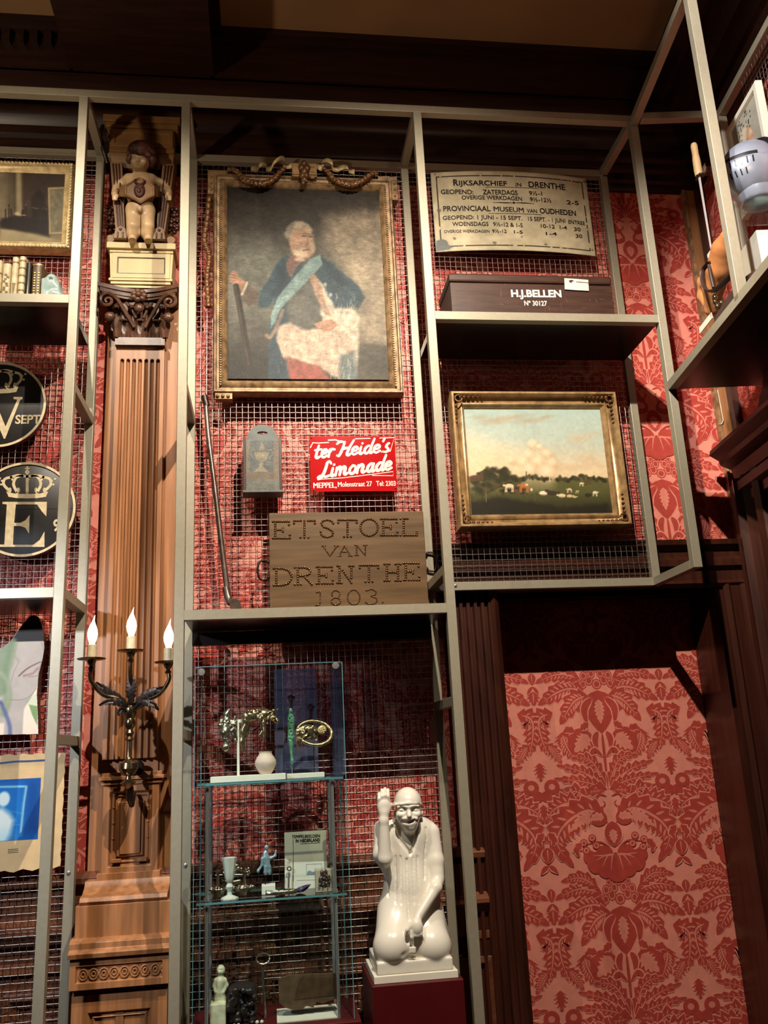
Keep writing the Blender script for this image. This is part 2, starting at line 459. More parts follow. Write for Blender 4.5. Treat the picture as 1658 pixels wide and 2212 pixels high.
class Sculpt:
    def __init__(self, lo, hi, h):
        self.lo = np.array(lo, float); self.h = h
        self.n = np.ceil((np.array(hi) - self.lo) / h).astype(int) + 1
        self.ax = [self.lo[i] + h * np.arange(self.n[i]) for i in range(3)]
        self.F = np.full(tuple(self.n), 1.0)
    def _win(self, lo, hi):
        s = []
        for i in range(3):
            a = int(np.clip((lo[i] - self.lo[i]) / self.h, 0, self.n[i] - 1)); b = int(np.clip((hi[i] - self.lo[i]) / self.h + 2, 1, self.n[i]))
            s.append(slice(a, max(b, a + 1)))
        g = np.meshgrid(*[self.ax[i][s[i]] for i in range(3)], indexing='ij')
        return tuple(s), g
    def _comb(self, s, d, k, cut):
        if cut: self.F[s] = -smin(-self.F[s], d, k)
        else: self.F[s] = smin(self.F[s], d, k)
        return self
    def cap(self, a, b, ra, rb, k=0.01, cut=False, sy=1.0):
        a = np.array(a, float); b = np.array(b, float); r = max(ra, rb) + 3 * k + 3 * self.h
        s, g = self._win(np.minimum(a, b) - r, np.maximum(a, b) + r)
        ab = b - a; L = ab @ ab + 1e-12
        t = np.clip(((g[0] - a[0]) * ab[0] + (g[1] - a[1]) * ab[1] + (g[2] - a[2]) * ab[2]) / L, 0, 1)
        d = np.sqrt((g[0] - a[0] - ab[0] * t) ** 2 + ((g[1] - a[1] - ab[1] * t) / sy) ** 2 + (g[2] - a[2] - ab[2] * t) ** 2) - (ra + (rb - ra) * t)
        return self._comb(s, d * min(1, sy), k, cut)
    def path(self, pts, rs, k=0.01, cut=False):
        for i in range(len(pts) - 1):
            self.cap(pts[i], pts[i + 1], rs[i] if not np.isscalar(rs) else rs, rs[i + 1] if not np.isscalar(rs) else rs, k, cut)
        return self
    def ell(self, c, r, k=0.01, cut=False, rot=None):
        r = np.array((r, r, r) if np.isscalar(r) else r, float); m = r.max() + 3 * k + 3 * self.h
        c = np.array(c, float)
        s, g = self._win(c - m, c + m)
        p = [g[i] - c[i] for i in range(3)]
        if rot is not None:
            R = np.array(rot.transposed()); p = [R[i][0] * p[0] + R[i][1] * p[1] + R[i][2] * p[2] for i in range(3)]
        q = np.sqrt(sum((p[i] / r[i]) ** 2 for i in range(3)))
        q2 = np.sqrt(sum((p[i] / r[i] ** 2) ** 2 for i in range(3))) + 1e-9
        return self._comb(s, q * (q - 1) / q2, k, cut)
    def box(self, lo, hi, rad=0.004, k=0.004, cut=False):
        lo = np.array(lo, float); hi = np.array(hi, float); c = (lo + hi) / 2; e = (hi - lo) / 2 - rad
        m = rad + 3 * k + 3 * self.h
        s, g = self._win(lo - m, hi + m)
        qd = [np.abs(g[i] - c[i]) - e[i] for i in range(3)]
        d = np.sqrt(sum(np.maximum(x, 0) ** 2 for x in qd)) + np.minimum(np.maximum(np.maximum(qd[0], qd[1]), qd[2]), 0) - rad
        return self._comb(s, d, k, cut)
    def front(self, x, z, back=False):
        i = int(round((x - self.lo[0]) / self.h)); k = int(round((z - self.lo[2]) / self.h))
        i = min(max(i, 0), self.n[0] - 1); k = min(max(k, 0), self.n[2] - 1)
        c = self.F[i, :, k]; j = np.argmax(c < 0)
        if c[j] >= 0: return None
        return self.ax[1][j] + (self.h * c[j] / (c[j - 1] - c[j]) if j else 0)
    def groove(self, pts, r, n=24, k=0.002, cut=True, lift=0.0):
        P = catmull(pts, n); Q = []
        for p in P:
            y = self.front(p[0], p[2])
            if y is not None: Q.append((p[0], y + lift, p[2]))
        F = self.F.copy()
        for a, b in zip(Q[:-1], Q[1:]): self.cap(a, b, r, r, k, cut)
        return self
    def mesh(self):
        F = self.F.copy()
        F[0], F[-1] = 1, 1; F[:, 0], F[:, -1] = 1, 1; F[:, :, 0], F[:, :, -1] = 1, 1
        ins = F < 0
        nx, ny, nz = F.shape
        acc = np.zeros((nx - 1, ny - 1, nz - 1, 3)); cnt = np.zeros((nx - 1, ny - 1, nz - 1))
        cn = [(0, 0, 0), (1, 0, 0), (0, 1, 0), (1, 1, 0), (0, 0, 1), (1, 0, 1), (0, 1, 1), (1, 1, 1)]
        sub = lambda A, o: A[o[0]:nx - 1 + o[0], o[1]:ny - 1 + o[1], o[2]:nz - 1 + o[2]]
        for i in range(8):
            for ax in range(3):
                if cn[i][ax] == 0:
                    o2 = list(cn[i]); o2[ax] = 1
                    a = sub(F, cn[i]); b = sub(F, o2); m = (a < 0) != (b < 0)
                    t = np.where(m, a / np.where(m, a - b, 1), 0)
                    for c in range(3):
                        acc[..., c] += np.where(m, cn[i][c] + (t if c == ax else 0), 0)
                    cnt += m
        act = cnt > 0
        idx = np.full(act.shape, -1, dtype=np.int64); idx[act] = np.arange(act.sum())
        cell = np.argwhere(act)
        vs = (cell + acc[act] / cnt[act][:, None]) * self.h + self.lo
        fs = []
        for ax in range(3):
            sl = [slice(1, -1)] * 3; sl[ax] = slice(0, -1); s2 = [slice(1, -1)] * 3; s2[ax] = slice(1, None)
            a = ins[tuple(sl)]; b = ins[tuple(s2)]
            e = np.argwhere(a != b); fl = a[a != b]
            off = np.ones(3, int); off[ax] = 0
            e = e + off
            u, v = (ax + 1) % 3, (ax + 2) % 3
            du = np.zeros(3, int); du[u] = 1; dv = np.zeros(3, int); dv[v] = 1
            q = np.stack([idx[tuple((e - du - dv).T)], idx[tuple((e - dv).T)], idx[tuple(e.T)], idx[tuple((e - du).T)]], 1)
            q[~fl] = q[~fl][:, ::-1]
            fs.append(q)
        return vs, np.vstack(fs)
    def build(self, name, mats, parent=None, T=None):
        vs, fs = self.mesh()
        mb = MB(T); mb.v = [tuple(p) if T is None else T(tuple(p)) for p in vs]; mb.f = [list(map(int, q)) for q in fs]; mb.mi = [0] * len(fs)
        return mb.build(name, mats, parent, smooth=180, recalc=False)

# ------------------------------------------------------------------ painting on a fine grid
def _hash(ix, iy, s):
    n = (ix * 374761393 + iy * 668265263 + s * 974634211) & 0x7fffffff
    n = ((n ^ (n >> 13)) * 1274126177) & 0x7fffffff
    return (n & 0xffff) / 65535.0
def vnoise(x, y, s=0):
    ix = np.floor(x).astype(np.int64); iy = np.floor(y).astype(np.int64); fx = x - ix; fy = y - iy
    fx = fx * fx * (3 - 2 * fx); fy = fy * fy * (3 - 2 * fy)
    return (_hash(ix, iy, s) * (1 - fx) + _hash(ix + 1, iy, s) * fx) * (1 - fy) + (_hash(ix, iy + 1, s) * (1 - fx) + _hash(ix + 1, iy + 1, s) * fx) * fy
def fbm(x, y, s=0, o=4):
    r = 0; a = 0.5
    for i in range(o):
        r = r + a * vnoise(x * 2 ** i, y * 2 ** i, s + i); a /= 2
    return r / (1 - 0.5 ** o)

class Canvas:
    """colours on a grid over a rectangle of a plane; strokes are given in photo pixels (through zoom origin and scale)"""
    def __init__(self, x0, x1, z0, z1, y, zoom=(0, 0, 1), cell=0.003, proj=at):
        self.x0, self.x1, self.z0, self.z1, self.y = x0, x1, z0, z1, y
        self.zm = zoom; self.proj = proj
        self.nx = max(2, int((x1 - x0) / cell)); self.nz = max(2, int((z1 - z0) / cell))
        self.X, self.Z = np.meshgrid(np.linspace(x0, x1, self.nx + 1), np.linspace(z0, z1, self.nz + 1))
        self.img = np.zeros((*self.X.shape, 3))
        self.jx = (fbm(self.X * 40, self.Z * 40, 3) - 0.5); self.jz = (fbm(self.X * 40, self.Z * 40, 9) - 0.5)
        self.px = 1 / (zoom[2] * 550.0)
    def w(self, p):
        q = self.proj(self.zm[0] + p[0] / self.zm[2], self.zm[1] + p[1] / self.zm[2], self.y)
        return np.array([q[0], q[2]])
    def fill(self, c): self.img[:] = c; return self
    def vgrad(self, stops):
        t = (self.z1 - self.Z) / (self.z1 - self.z0)
        for k in range(3): self.img[..., k] = np.interp(t, [s[0] for s in stops], [s[1][k] for s in stops])
        return self
    def mul(self, amp, scale, s=0, sx=1.0):
        self.img *= (1 + amp * (fbm(self.X * scale * sx, self.Z * scale, s) - 0.5) * 2)[..., None]; return self
    def _mix(self, a, c):
        self.img = self.img * (1 - a[..., None]) + np.array(c, float) * a[..., None]
    def poly(self, pts, c, soft=8, a=1.0, rough=0.0):
        P = np.array([self.w(p) for p in pts]); soft = soft * self.px
        X = self.X + self.jx * rough * self.px; Z = self.Z + self.jz * rough * self.px
        ins = np.zeros(X.shape, bool); d = np.full(X.shape, 9.0)
        for i in range(len(P)):
            p, q = P[i], P[(i + 1) % len(P)]
            c1 = (p[1] > Z) != (q[1] > Z)
            with np.errstate(divide='ignore', invalid='ignore'):
                xi = (q[0] - p[0]) * (Z - p[1]) / (q[1] - p[1] + 1e-15) + p[0]
            ins ^= c1 & (X < xi)
            e = q - p; t = np.clip(((X - p[0]) * e[0] + (Z - p[1]) * e[1]) / (e @ e + 1e-12), 0, 1)
            d = np.minimum(d, np.hypot(X - p[0] - e[0] * t, Z - p[1] - e[1] * t))
        sd = np.where(ins, d, -d)
        self._mix(np.clip(0.5 + sd / soft, 0, 1) * a, c); return self
    def line(self, pts, wd, c, a=1.0, soft=4, n=None):
        P = np.array([self.w(p) for p in pts])
        if n: P = catmull(P, n)
        wd = wd * self.px / 2; soft = soft * self.px; d = np.full(self.X.shape, 9.0)
        for i in range(len(P) - 1):
            p, q = P[i], P[i + 1]; e = q - p
            t = np.clip(((self.X - p[0]) * e[0] + (self.Z - p[1]) * e[1]) / (e @ e + 1e-12), 0, 1)
            d = np.minimum(d, np.hypot(self.X - p[0] - e[0] * t, self.Z - p[1] - e[1] * t))
        self._mix(np.clip(0.5 + (wd - d) / soft, 0, 1) * a, c); return self
    def ell(self, c0, rx, ry, c, a=1.0, soft=0.5, ang=0.0, rough=0.0):
        p = self.w(c0); X = self.X - p[0] + self.jx * rough * self.px; Z = self.Z - p[1] + self.jz * rough * self.px
        ca, sa = math.cos(ang), math.sin(ang)
        q = np.hypot((X * ca + Z * sa) / (rx * self.px), (-X * sa + Z * ca) / (ry * self.px))
        self._mix(np.clip((1 - q) / soft, 0, 1) * a, c); return self
    def build(self, name, m, parent=None, T=None, relief=None):
        mb = MB(T)
        nx, nz = self.nx, self.nz
        Y = np.full(self.X.shape, self.y)
        if relief is not None: Y = Y + relief(self.X, self.Z)
        pts = np.stack([self.X.ravel(), Y.ravel(), self.Z.ravel()], 1)
        mb.v = [tuple(p) if T is None else T(tuple(p)) for p in pts]
        r = nx + 1
        mb.f = [[j * r + i, j * r + i + 1, (j + 1) * r + i + 1, (j + 1) * r + i] for j in range(nz) for i in range(nx)]
        mb.mi = [0] * len(mb.f)
        o = mb.build(name, m, parent, smooth=180, recalc=False)
        c = np.clip(self.img / 255.0, 0, 1)
        c = np.where(c <= 0.04045, c / 12.92, ((c + 0.055) / 1.055) ** 2.4).reshape(-1, 3)
        at_ = o.data.color_attributes.new('Col', 'FLOAT_COLOR', 'POINT')
        at_.data.foreach_set('color', np.hstack([c, np.ones((len(c), 1))]).astype(np.float32).ravel())
        return o
# ------------------------------------------------------------------ damask figure
def leaf_pts(sp, wmax, n=18, serr=0, amp=0.0, tip=0.8):
    P = catmull(sp, n)
    t = np.linspace(0, 1, n)
    W = wmax * np.sin(np.pi * np.clip(t, 0, 1) ** tip) ** 0.75
    d = np.gradient(P, axis=0); d /= np.linalg.norm(d, axis=1)[:, None] + 1e-12
    nn = np.stack([-d[:, 1], d[:, 0]], 1)
    if serr:
        saw = (t * serr) % 1.0
        Ws = W * (1 + amp * (saw - 0.5) * 2)
    else: Ws = W
    return P + nn * (Ws / 2)[:, None], P - nn * (Ws / 2)[:, None]

DU = 310.0     # half a repeat, in drawing units
DH = 930.0     # height of a repeat
def damask_motif():
    """list of (layer, left edge, right edge) strips, and discs; right half of the repeat, x right, y down"""
    S = []; grp = [0]
    def put(layer, L, R): S.append((layer, L, R, grp[0]))
    def leaf(sp, w_, serr=0, amp=0.35, vein=True, tip=0.8, blobs=True):
        grp[0] += 1
        w_ = w_ * (1.28 if w_ > 36 else 1.1)
        n = max(14, serr * 4 + 2)
        L, R = leaf_pts(sp, w_ + 13, n, serr, amp * w_ / (w_ + 13), tip); put(2, L, R)
        L, R = leaf_pts(sp, w_, n, serr, amp, tip); put(0, L, R)
        if vein:
            P = catmull(sp, 12)
            sub = P[1:-1]
            L, R = leaf_pts(sub, w_ * 0.10, 12, 0, 0, 0.5); put(1, L, R)
            if blobs:
                d = np.gradient(P, axis=0); d /= np.linalg.norm(d, axis=1)[:, None]
                for i in range(2, 10, 1):
                    for sg in (-1, 1):
                        nn = np.array([-d[i][1], d[i][0]]) * sg
                        wl = w_ * 0.5 * math.sin(math.pi * (i / 11.0) ** tip)
                        a = P[i] + nn * wl * 0.15; b = P[i] + nn * wl * 0.72 + d[i] * wl * 0.5
                        L, R = leaf_pts([a, b], wl * 0.20, 5); put(1, L, R)
    def disc(c, rx, ry, layer=0, ring=0.0):
        grp[0] += 1
        th = np.linspace(0, np.pi, 11)
        L = np.stack([c[0] + rx * np.sin(th), c[1] - ry * np.cos(th)], 1); R = np.stack([c[0] - rx * np.sin(th), c[1] - ry * np.cos(th)], 1)
        put(layer, L, R)
        if ring:
            put(layer + 1, (L - c) * (1 - ring) + c, (R - c) * (1 - ring) + c)
            put(3, (L - c) * (1 - 2 * ring) + c, (R - c) * (1 - 2 * ring) + c)
    def stroke(sp, w_, layer=0, n=14):
        grp[0] += 1
        L, R = leaf_pts(sp, w_, n, 0, 0, 0.6); put(layer, L, R)
    # great flower
    leaf([(0, 28), (0, 110), (0, 225)], 118, 0, 0, False)
    leaf([(0, 70), (0, 180)], 26, 6, 0.5, False); S[-1] = (1, *S[-1][1:])
    disc((0, 0), 24, 24, 0, 0.22)
    for c, r in (((36, -18), 20), ((66, -2), 18), ((22, -48), 18), ((60, -40), 18), ((0, -72), 15), ((44, -70), 13), ((92, -22), 14)): disc(c, r, r * 1.2, 0, 0.22)
    leaf([(66, 22), (170, 22), (292, 84)], 74, 7, 0.25)
    leaf([(80, -28), (180, -52), (300, -16)], 52, 6, 0.3)
    leaf([(96, -50), (170, -96), (262, -86)], 44, 5, 0.3)
    leaf([(52, 48), (122, 80), (196, 176)], 72, 5, 0.28)
    leaf([(30, 60), (72, 110), (66, 190)], 30, 0, 0, False)
    leaf([(310, -60), (310, -6)], 34, 0, 0, True, 0.8, False); leaf([(310, 0), (292, 22), (282, 48)], 14, 0, 0, False)
    leaf([(310, 24), (310, 86)], 40, 4, 0.3, True, 0.8, False)
    # curled acanthus at the edge
    leaf([(226, 120), (292, 150), (288, 236), (262, 312)], 66, 8, 0.3)
    leaf([(190, 210), (176, 270), (140, 340)], 62, 7, 0.35)
    leaf([(270, 260), (232, 300), (206, 350)], 40, 5, 0.35)
    # pomegranate
    disc((104, 262), 64, 66); leaf([(70, 226), (98, 262), (140, 300)], 40, 5, 0.5, False); S[-1] = (1, *S[-1][1:])
    leaf([(60, 176), (84, 190), (104, 206)], 26, 3, 0.3, False); leaf([(130, 210), (160, 200), (186, 214)], 26, 3, 0.3, False)
    leaf([(20, 214), (36, 250), (30, 300)], 26, 0, 0, False)
    stroke([(0, 215), (0, 480)], 14)
    leaf([(6, 330), (44, 296), (66, 330), (60, 372)], 20, 0, 0, False)
    leaf([(8, 444), (70, 340), (160, 326)], 40, 6, 0.4); leaf([(8, 452), (110, 390), (232, 352)], 40, 7, 0.4)
    leaf([(10, 462), (120, 430), (250, 410)], 38, 7, 0.4); leaf([(12, 470), (100, 476), (180, 452)], 30, 5, 0.4)
    disc((262, 446), 36, 32); disc((226, 478), 26, 22); disc((290, 486), 26, 24); disc((262, 446), 15, 13, 1)
    leaf([(310, 340), (310, 420)], 36, 5, 0.4, False)
    # scrolls
    stroke([(4, 470), (60, 452), (104, 486), (96, 540), (40, 590), (0, 640)], 14, 0, 24)
    stroke([(10, 500), (46, 490), (62, 520), (40, 546), (22, 530), (34, 516)], 10, 0, 22)
    leaf([(100, 500), (160, 470), (200, 500), (250, 480)], 48, 6, 0.4)
    leaf([(110, 560), (190, 520), (270, 548), (306, 600)], 64, 9, 0.4)
    leaf([(310, 520), (310, 590)], 30, 4, 0.4, False)
    # paisley
    leaf([(30, 590), (110, 556), (220, 610), (262, 690), (196, 790)], 96, 11, 0.24)
    leaf([(60, 588), (130, 590), (200, 640)], 30, 8, 0.6, False); S[-1] = (1, *S[-1][1:])
    disc((60, 592), 40, 34); leaf([(34, 590), (70, 584), (104, 600)], 18, 4, 0.6, False); S[-1] = (1, *S[-1][1:])
    # carnation
    leaf([(0, 606), (0, 670), (0, 716)], 62, 0, 0, False); leaf([(0, 640), (0, 700)], 20, 4, 0.6, False); S[-1] = (1, *S[-1][1:])
    for c, rx, ry in (((0, 800), 60, 62), ((52, 790), 44, 54), ((96, 776), 40, 46), ((120, 752), 30, 30), ((50, 740), 40, 34)): disc(c, rx, ry)
    for e in ((96, 768), (70, 800), (30, 820), (110, 744)): stroke([(6, 748), (e[0] * .5, 748), e], 7, 1, 8)
    for c in ((100, 672), (140, 690), (132, 722), (84, 704)): disc(c, 18, 16, 0, 0.3)
    stroke([(20, 716), (70, 690), (150, 700)], 7)
    leaf([(150, 690), (176, 716), (170, 750)], 26, 3, 0.3, False)
    leaf([(310, 700), (310, 770)], 40, 0, 0, True, 0.8, False); leaf([(310, 776), (288, 790), (270, 812)], 18, 0, 0, False)
    leaf([(300, 640), (276, 668), (286, 700)], 26, 3, 0.3, False)
    return S
MOTIF = damask_motif()

def damask(mb, x0, x1, z0, z1, ox, oz, half, y, fold=None, mi=1):
    """lay the repeat over a rectangle of wall, clipped to its edges; flower centres on (ox, oz)"""
    s = half / DU; H = DH * s
    lay = [0.0004, 0.0008, 0.0012]
    i0 = int(math.floor((x0 - ox) / (2 * half))) - 1; i1 = int(math.ceil((x1 - ox) / (2 * half))) + 1
    j0 = int(math.floor((oz - z1) / H)) - 1; j1 = int(math.ceil((oz - z0) / H)) + 1
    for i in range(i0, i1 + 1):
        for j in range(j0, j1 + 1):
            for k0, (layer, L, R, g_) in enumerate(MOTIF):
                mx_ = abs(L[:, 0].mean() + R[:, 0].mean()) / 2
                for sg in ((1,) if mx_ < 1.5 or abs(mx_ - 310) < 1.5 else (1, -1)):
                    cx, cz = ox + i * 2 * half, oz - j * H
                    a = np.stack([cx + sg * L[:, 0] * s, cz - L[:, 1] * s], 1); b = np.stack([cx + sg * R[:, 0] * s, cz - R[:, 1] * s], 1)
                    q = np.vstack([a, b])
                    if q[:, 0].max() < x0 or q[:, 0].min() > x1 or q[:, 1].max() < z0 or q[:, 1].min() > z1: continue
                    vs = []
                    for p, r in zip(a, b):
                        for e in (p, r):
                            xx = min(max(e[0], x0), x1); zz = min(max(e[1], z0), z1)
                            vs.append((xx, y - 0.0003 - 5e-5 * g_ - 2e-5 * (1, 2, 0, 3)[layer] - (1e-5 if sg < 0 else 0) - (fold(xx) if fold else 0), zz))
                    n = len(a)
                    mb.add(vs, [(2 * k, 2 * k + 1, 2 * k + 3, 2 * k + 2) for k in range(n - 1)], mi if layer in (0, 3) else (mi + 1 if layer == 1 else mi - 1))

DM = [M['damask_light'], M['damask_red'], M['damask_vein']]
fc = at(1287, 1478, YD)
HALF = (at(1412, 1500, YD)[0] - at(1135, 1500, YD)[0]) / 2
# ------------------------------------------------------------------ walls
PX1 = at(1500, 1400, YD)[0]
DX0, DX1, DZ = 0.905, PX1 + 0.028, 2.225                     # door opening
CX = 2.02                                                    # room corner
wb = MB()
wb.box(-2.6, DX0, WY, WY + 0.12, 0, 4.8); wb.box(DX0, DX1, WY, WY + 0.12, DZ, 4.8); wb.box(DX1, 2.35, WY, WY + 0.12, 0, 4.8)
damask(wb, -1.35, DX0 - 0.03, 1.25, 4.15, fc[0] - 2 * HALF * 3 + 0.02, fc[2] + 0.02, HALF, WY)
damask(wb, DX0 - 0.03, 2.02, 2.40, 4.15, fc[0] + 0.30, fc[2] + 0.02, HALF, WY)
struct(wb.build('wall_back', DM, recalc=False))
wr = MB(side)
wr.box(-0.62, 4.6, VW, VW + 0.12, 0, 4.8)
damask(wr, -0.5, 1.5, 2.6, 4.15, 0.12, 3.02, HALF, VW)
struct(wr.build('wall_right', DM, recalc=False))
fl = MB().box(-3.2, 2.6, -4.6, 0.9, -0.1, 0.0); struct(fl.build('floor', M['floor']))

# ceiling: coffered, dark beams with brown plaster fields
ce = MB()
ZC, ZBM, YB = 4.66, 4.43, 0.24
ce.box(-3.2, 2.6, -4.6, 0.9, ZC, ZC + 0.1, 1)
ce.box(-3.2, 2.6, YB, 0.9, ZBM, ZC + 0.02, 0)                         # beam along the wall
bx0, bx1 = at(163, 70, YB)[0], at(456, 92, YB)[0]
ce.box(bx0, bx1, -4.6, YB + 0.01, ZBM, ZC + 0.02, 0)                 # cross beam
cr = at(1410, 132, YB)
ce.add([(cr[0], YB, ZBM), (2.6, YB, ZBM), (2.6, -4.6, ZBM), (cr[0] + U[0] / -U[1] * 4.84, -4.6, ZBM),
        (cr[0], YB, ZC + .02), (2.6, YB, ZC + .02), (2.6, -4.6, ZC + .02), (cr[0] + U[0] / -U[1] * 4.84, -4.6, ZC + .02)],
       [(0, 3, 2, 1), (4, 5, 6, 7), (0, 1, 5, 4), (1, 2, 6, 5), (2, 3, 7, 6), (3, 0, 4, 7)], 0)
def coffer_edge(x0, x1):
    for d, z0, z1 in ((0.045, ZC - 0.03, ZC), (0.022, ZC - 0.055, ZC - 0.03), (0.012, ZBM, ZBM + 0.025)):
        ce.box(x0, x1, YB - d, YB + 0.01, z0, z1, 0)
coffer_edge(-3.2, bx0); coffer_edge(bx1, cr[0])
x = -1.5
while x < bx0 - 0.03:
    ce.box(x, x + 0.028, YB - 0.03, YB, ZC - 0.12, ZC - 0.06, 0); x += 0.055
for s in (bx0, bx1):
    sg = -1 if s == bx0 else 1
    for d, z0, z1 in ((0.045, ZC - 0.03, ZC), (0.012, ZBM, ZBM + 0.025)):
        ce.box(min(s, s + sg * d), max(s, s + sg * d), -4.6, YB, z0, z1, 0)
struct(ce.build('ceiling', [M['oak_deep'], M['plaster']]))

# cornice under the ceiling, back and right wall
prof = [(WY, 4.07), (WY - .016, 4.07), (WY - .022, 4.085), (WY - .022, 4.105), (WY - .035, 4.115), (WY - .035, 4.15), (WY - .052, 4.16), (WY - .056, 4.175),
        (WY - .056, 4.19), (WY - .072, 4.205), (WY - .076, 4.225), (WY - .076, 4.24), (WY - .10, 4.27), (WY - .112, 4.30), (WY - .112, 4.315), (WY - .14, 4.34), (WY - .165, 4.40), (WY - .165, 4.43), (WY, 4.43)]
struct(MB().extrude_x(prof, -2.6, 2.2).build('trim_1', M['oak_deep'], smooth=35))
prof2 = [(p[0] - WY + VW, p[1]) for p in prof]
struct(MB(side).extrude_x(prof2, -0.6, 4.6).build('trim_2', M['oak_deep'], smooth=35))

# dado on the lower wall: rails, panels
da = MB()
ZD = 1.29
da.box(-2.6, 0.70, WY - .022, WY, 0.1, ZD)
da.extrude_x([(WY - .022, ZD - .03), (WY - .05, ZD - .02), (WY - .055, ZD), (WY - .03, ZD + .018), (WY, ZD + .018), (WY, ZD - .03)], -2.6, 0.80)
da.extrude_x([(WY - .022, 1.085), (WY - .045, 1.09), (WY - .07, 1.125), (WY - .07, 1.14), (WY - .04, 1.155), (WY - .022, 1.165), (WY, 1.165), (WY, 1.085)], -2.6, 0.80)
da.extrude_x([(WY - .022, 1.00), (WY - .04, 1.005), (WY - .04, 1.03), (WY - .022, 1.035), (WY, 1.03), (WY, 1.0)], -2.6, 0.80)
xp = -2.5
while xp < 0.45:
    da.frame(xp, xp + 0.36, 0.30, 0.95, [(0, WY - .022), (0.0, WY - .045), (0.02, WY - .05), (0.035, WY - .03), (0.05, WY - .028)]); da.box(xp + .08, xp + .28, WY - .036, WY, .38, .87)
    xp += 0.42
da.box(-2.6, 0.70, WY - .04, WY, 0, 0.14)
struct(da.build('trim_3', M['oak_mid'], bevel=0.002))

# ------------------------------------------------------------------ doorway with damask-covered door
JL0, JL1 = 0.715, 0.925                                      # left architrave
dr = MB()
dr.box(DX0 - .01, DX1 + .12, YD, YD + 0.04, 0, 2.6)
PX0 = DX0
xs = np.linspace(PX0, PX1, 90)
vs = [(x, YD - .004, z) for z in (0.0, 2.6) for x in xs]
dr.add(vs, [(i, i + 1, 90 + i + 1, 90 + i) for i in range(89)], 1)
damask(dr, PX0, PX1, 0.2, 2.4, fc[0], fc[2], HALF, YD - .004, None, 2)
struct(dr.build('door_1', [M['oak_deep'], M['damask_light'], M['damask_red'], M['damask_vein']], recalc=False))

ar = MB()
# fluted left architrave
nfl = 5
pr = [(JL0, WY + .0)]
pr += [(JL0, WY - .05), (JL0 + .02, WY - .062), (JL0 + .034, WY - .05)]
fw = (JL1 - JL0 - .068) / nfl
for i in range(nfl):
    a = JL0 + .034 + i * fw
    pr += [(a + fw * .2, WY - .05), (a + fw * .35, WY - .036), (a + fw * .65, WY - .036), (a + fw * .8, WY - .05)]
pr += [(JL1 - .034, WY - .05), (JL1 - .02, WY - .066), (JL1, WY - .05), (JL1, YD), (JL0 + .19, YD), (JL0 + .19, WY)]
ar.extrude_z(pr, 0.0, DZ + 0.01)
# right architrave and reveal
RX0, RX1 = PX1, 1.97
ar.box(RX0, RX0 + .03, WY - .02, YD + .01, 0, DZ + .02)
ar.extrude_z([(RX0 + .03, WY + .10), (RX0 + .03, WY - .03), (RX0 + .045, WY - .05), (RX0 + .06, WY - .035), (RX0 + .10, WY - .035), (RX0 + .115, WY - .055), (RX0 + .14, WY - .055), (RX0 + .15, WY - .03), (RX1, WY - .03), (RX1, WY + .10)], 0, DZ + .01)
# head and entablature
ar.box(JL1 - .03, RX0 + .01, WY - .02, YD, DZ, DZ + .09)
ar.extrude_x([(WY, DZ), (WY - .03, DZ), (WY - .045, DZ + .015), (WY - .03, DZ + .03), (WY - .03, DZ + .07), (WY - .05, DZ + .085), (WY - .05, DZ + .11), (WY - .035, DZ + .125), (WY - .035, DZ + .15), (WY - .065, DZ + .17), (WY - .07, DZ + .19), (WY, DZ + .19)], JL0 - .01, RX1)
# plinth blocks beside the left architrave
ar.box(0.655, JL0 + .01, WY - .06, WY, 1.02, 1.30); ar.box(0.645, JL0 + .01, WY - .075, WY, 1.28, 1.31); ar.box(0.645, JL0 + .01, WY - .07, WY, 1.13, 1.15); ar.box(0.64, JL0 + .02, WY - .06, WY, 0, 0.95)
struct(ar.build('trim_4', M['oak_dark'], smooth=30))

# corner strip
cs = MB()
cs.box(1.965, 2.04, WY - .022, WY, 2.40, 4.08); cs.box(1.96, 1.972, WY - .028, WY, 2.40, 4.08, 1)
struct(cs.build('trim_5', [M['oak'], M['gold_worn']]))
cs2 = MB(side).box(-0.5, -0.40, VW - .03, VW, 2.60, 4.08); struct(cs2.build('trim_6', M['oak_dark']))

# carved door surround on the right wall
sr = MB(side)
zt = 2.775
sr.extrude_x([(VW, zt), (.255, zt), (.25, zt - .02), (.285, zt - .045), (.29, zt - .065), (.33, zt - .085), (.34, zt - .13), (.36, zt - .15), (.36, zt - .19), (VW, zt - .19)], -.34, 2.6)
jx = -.40
sr.extrude_z([(jx, VW), (jx, .34), (jx + .03, .325), (jx + .06, .34), (jx + .10, .34), (jx + .115, .30), (jx + .15, .29), (jx + .17, .315), (jx + .20, .30), (jx + .235, .33), (jx + .27, .33), (jx + .285, .30), (jx + .32, .31), (jx + .34, .36), (jx + .45, .36), (jx + .45, VW)], 0, zt - .15)
sr.extrude_x([(VW, zt - .15), (.33, zt - .15), (.30, zt - .165), (.30, zt - .20), (.32, zt - .215), (.32, zt - .25), (.36, zt - .27), (VW, zt - .27)], -.30, 2.6)
sr.box(0.0, 2.6, .38, VW, 0, zt - .2)
sr.prism([(-0.02, zt - .01), (.10, zt + .10), (.16, zt + .20), (.5, zt + .26), (2.6, zt + .26), (2.6, zt - .01)], .30, VW)
struct(sr.build('trim_7', M['oak_dark'], smooth=30))
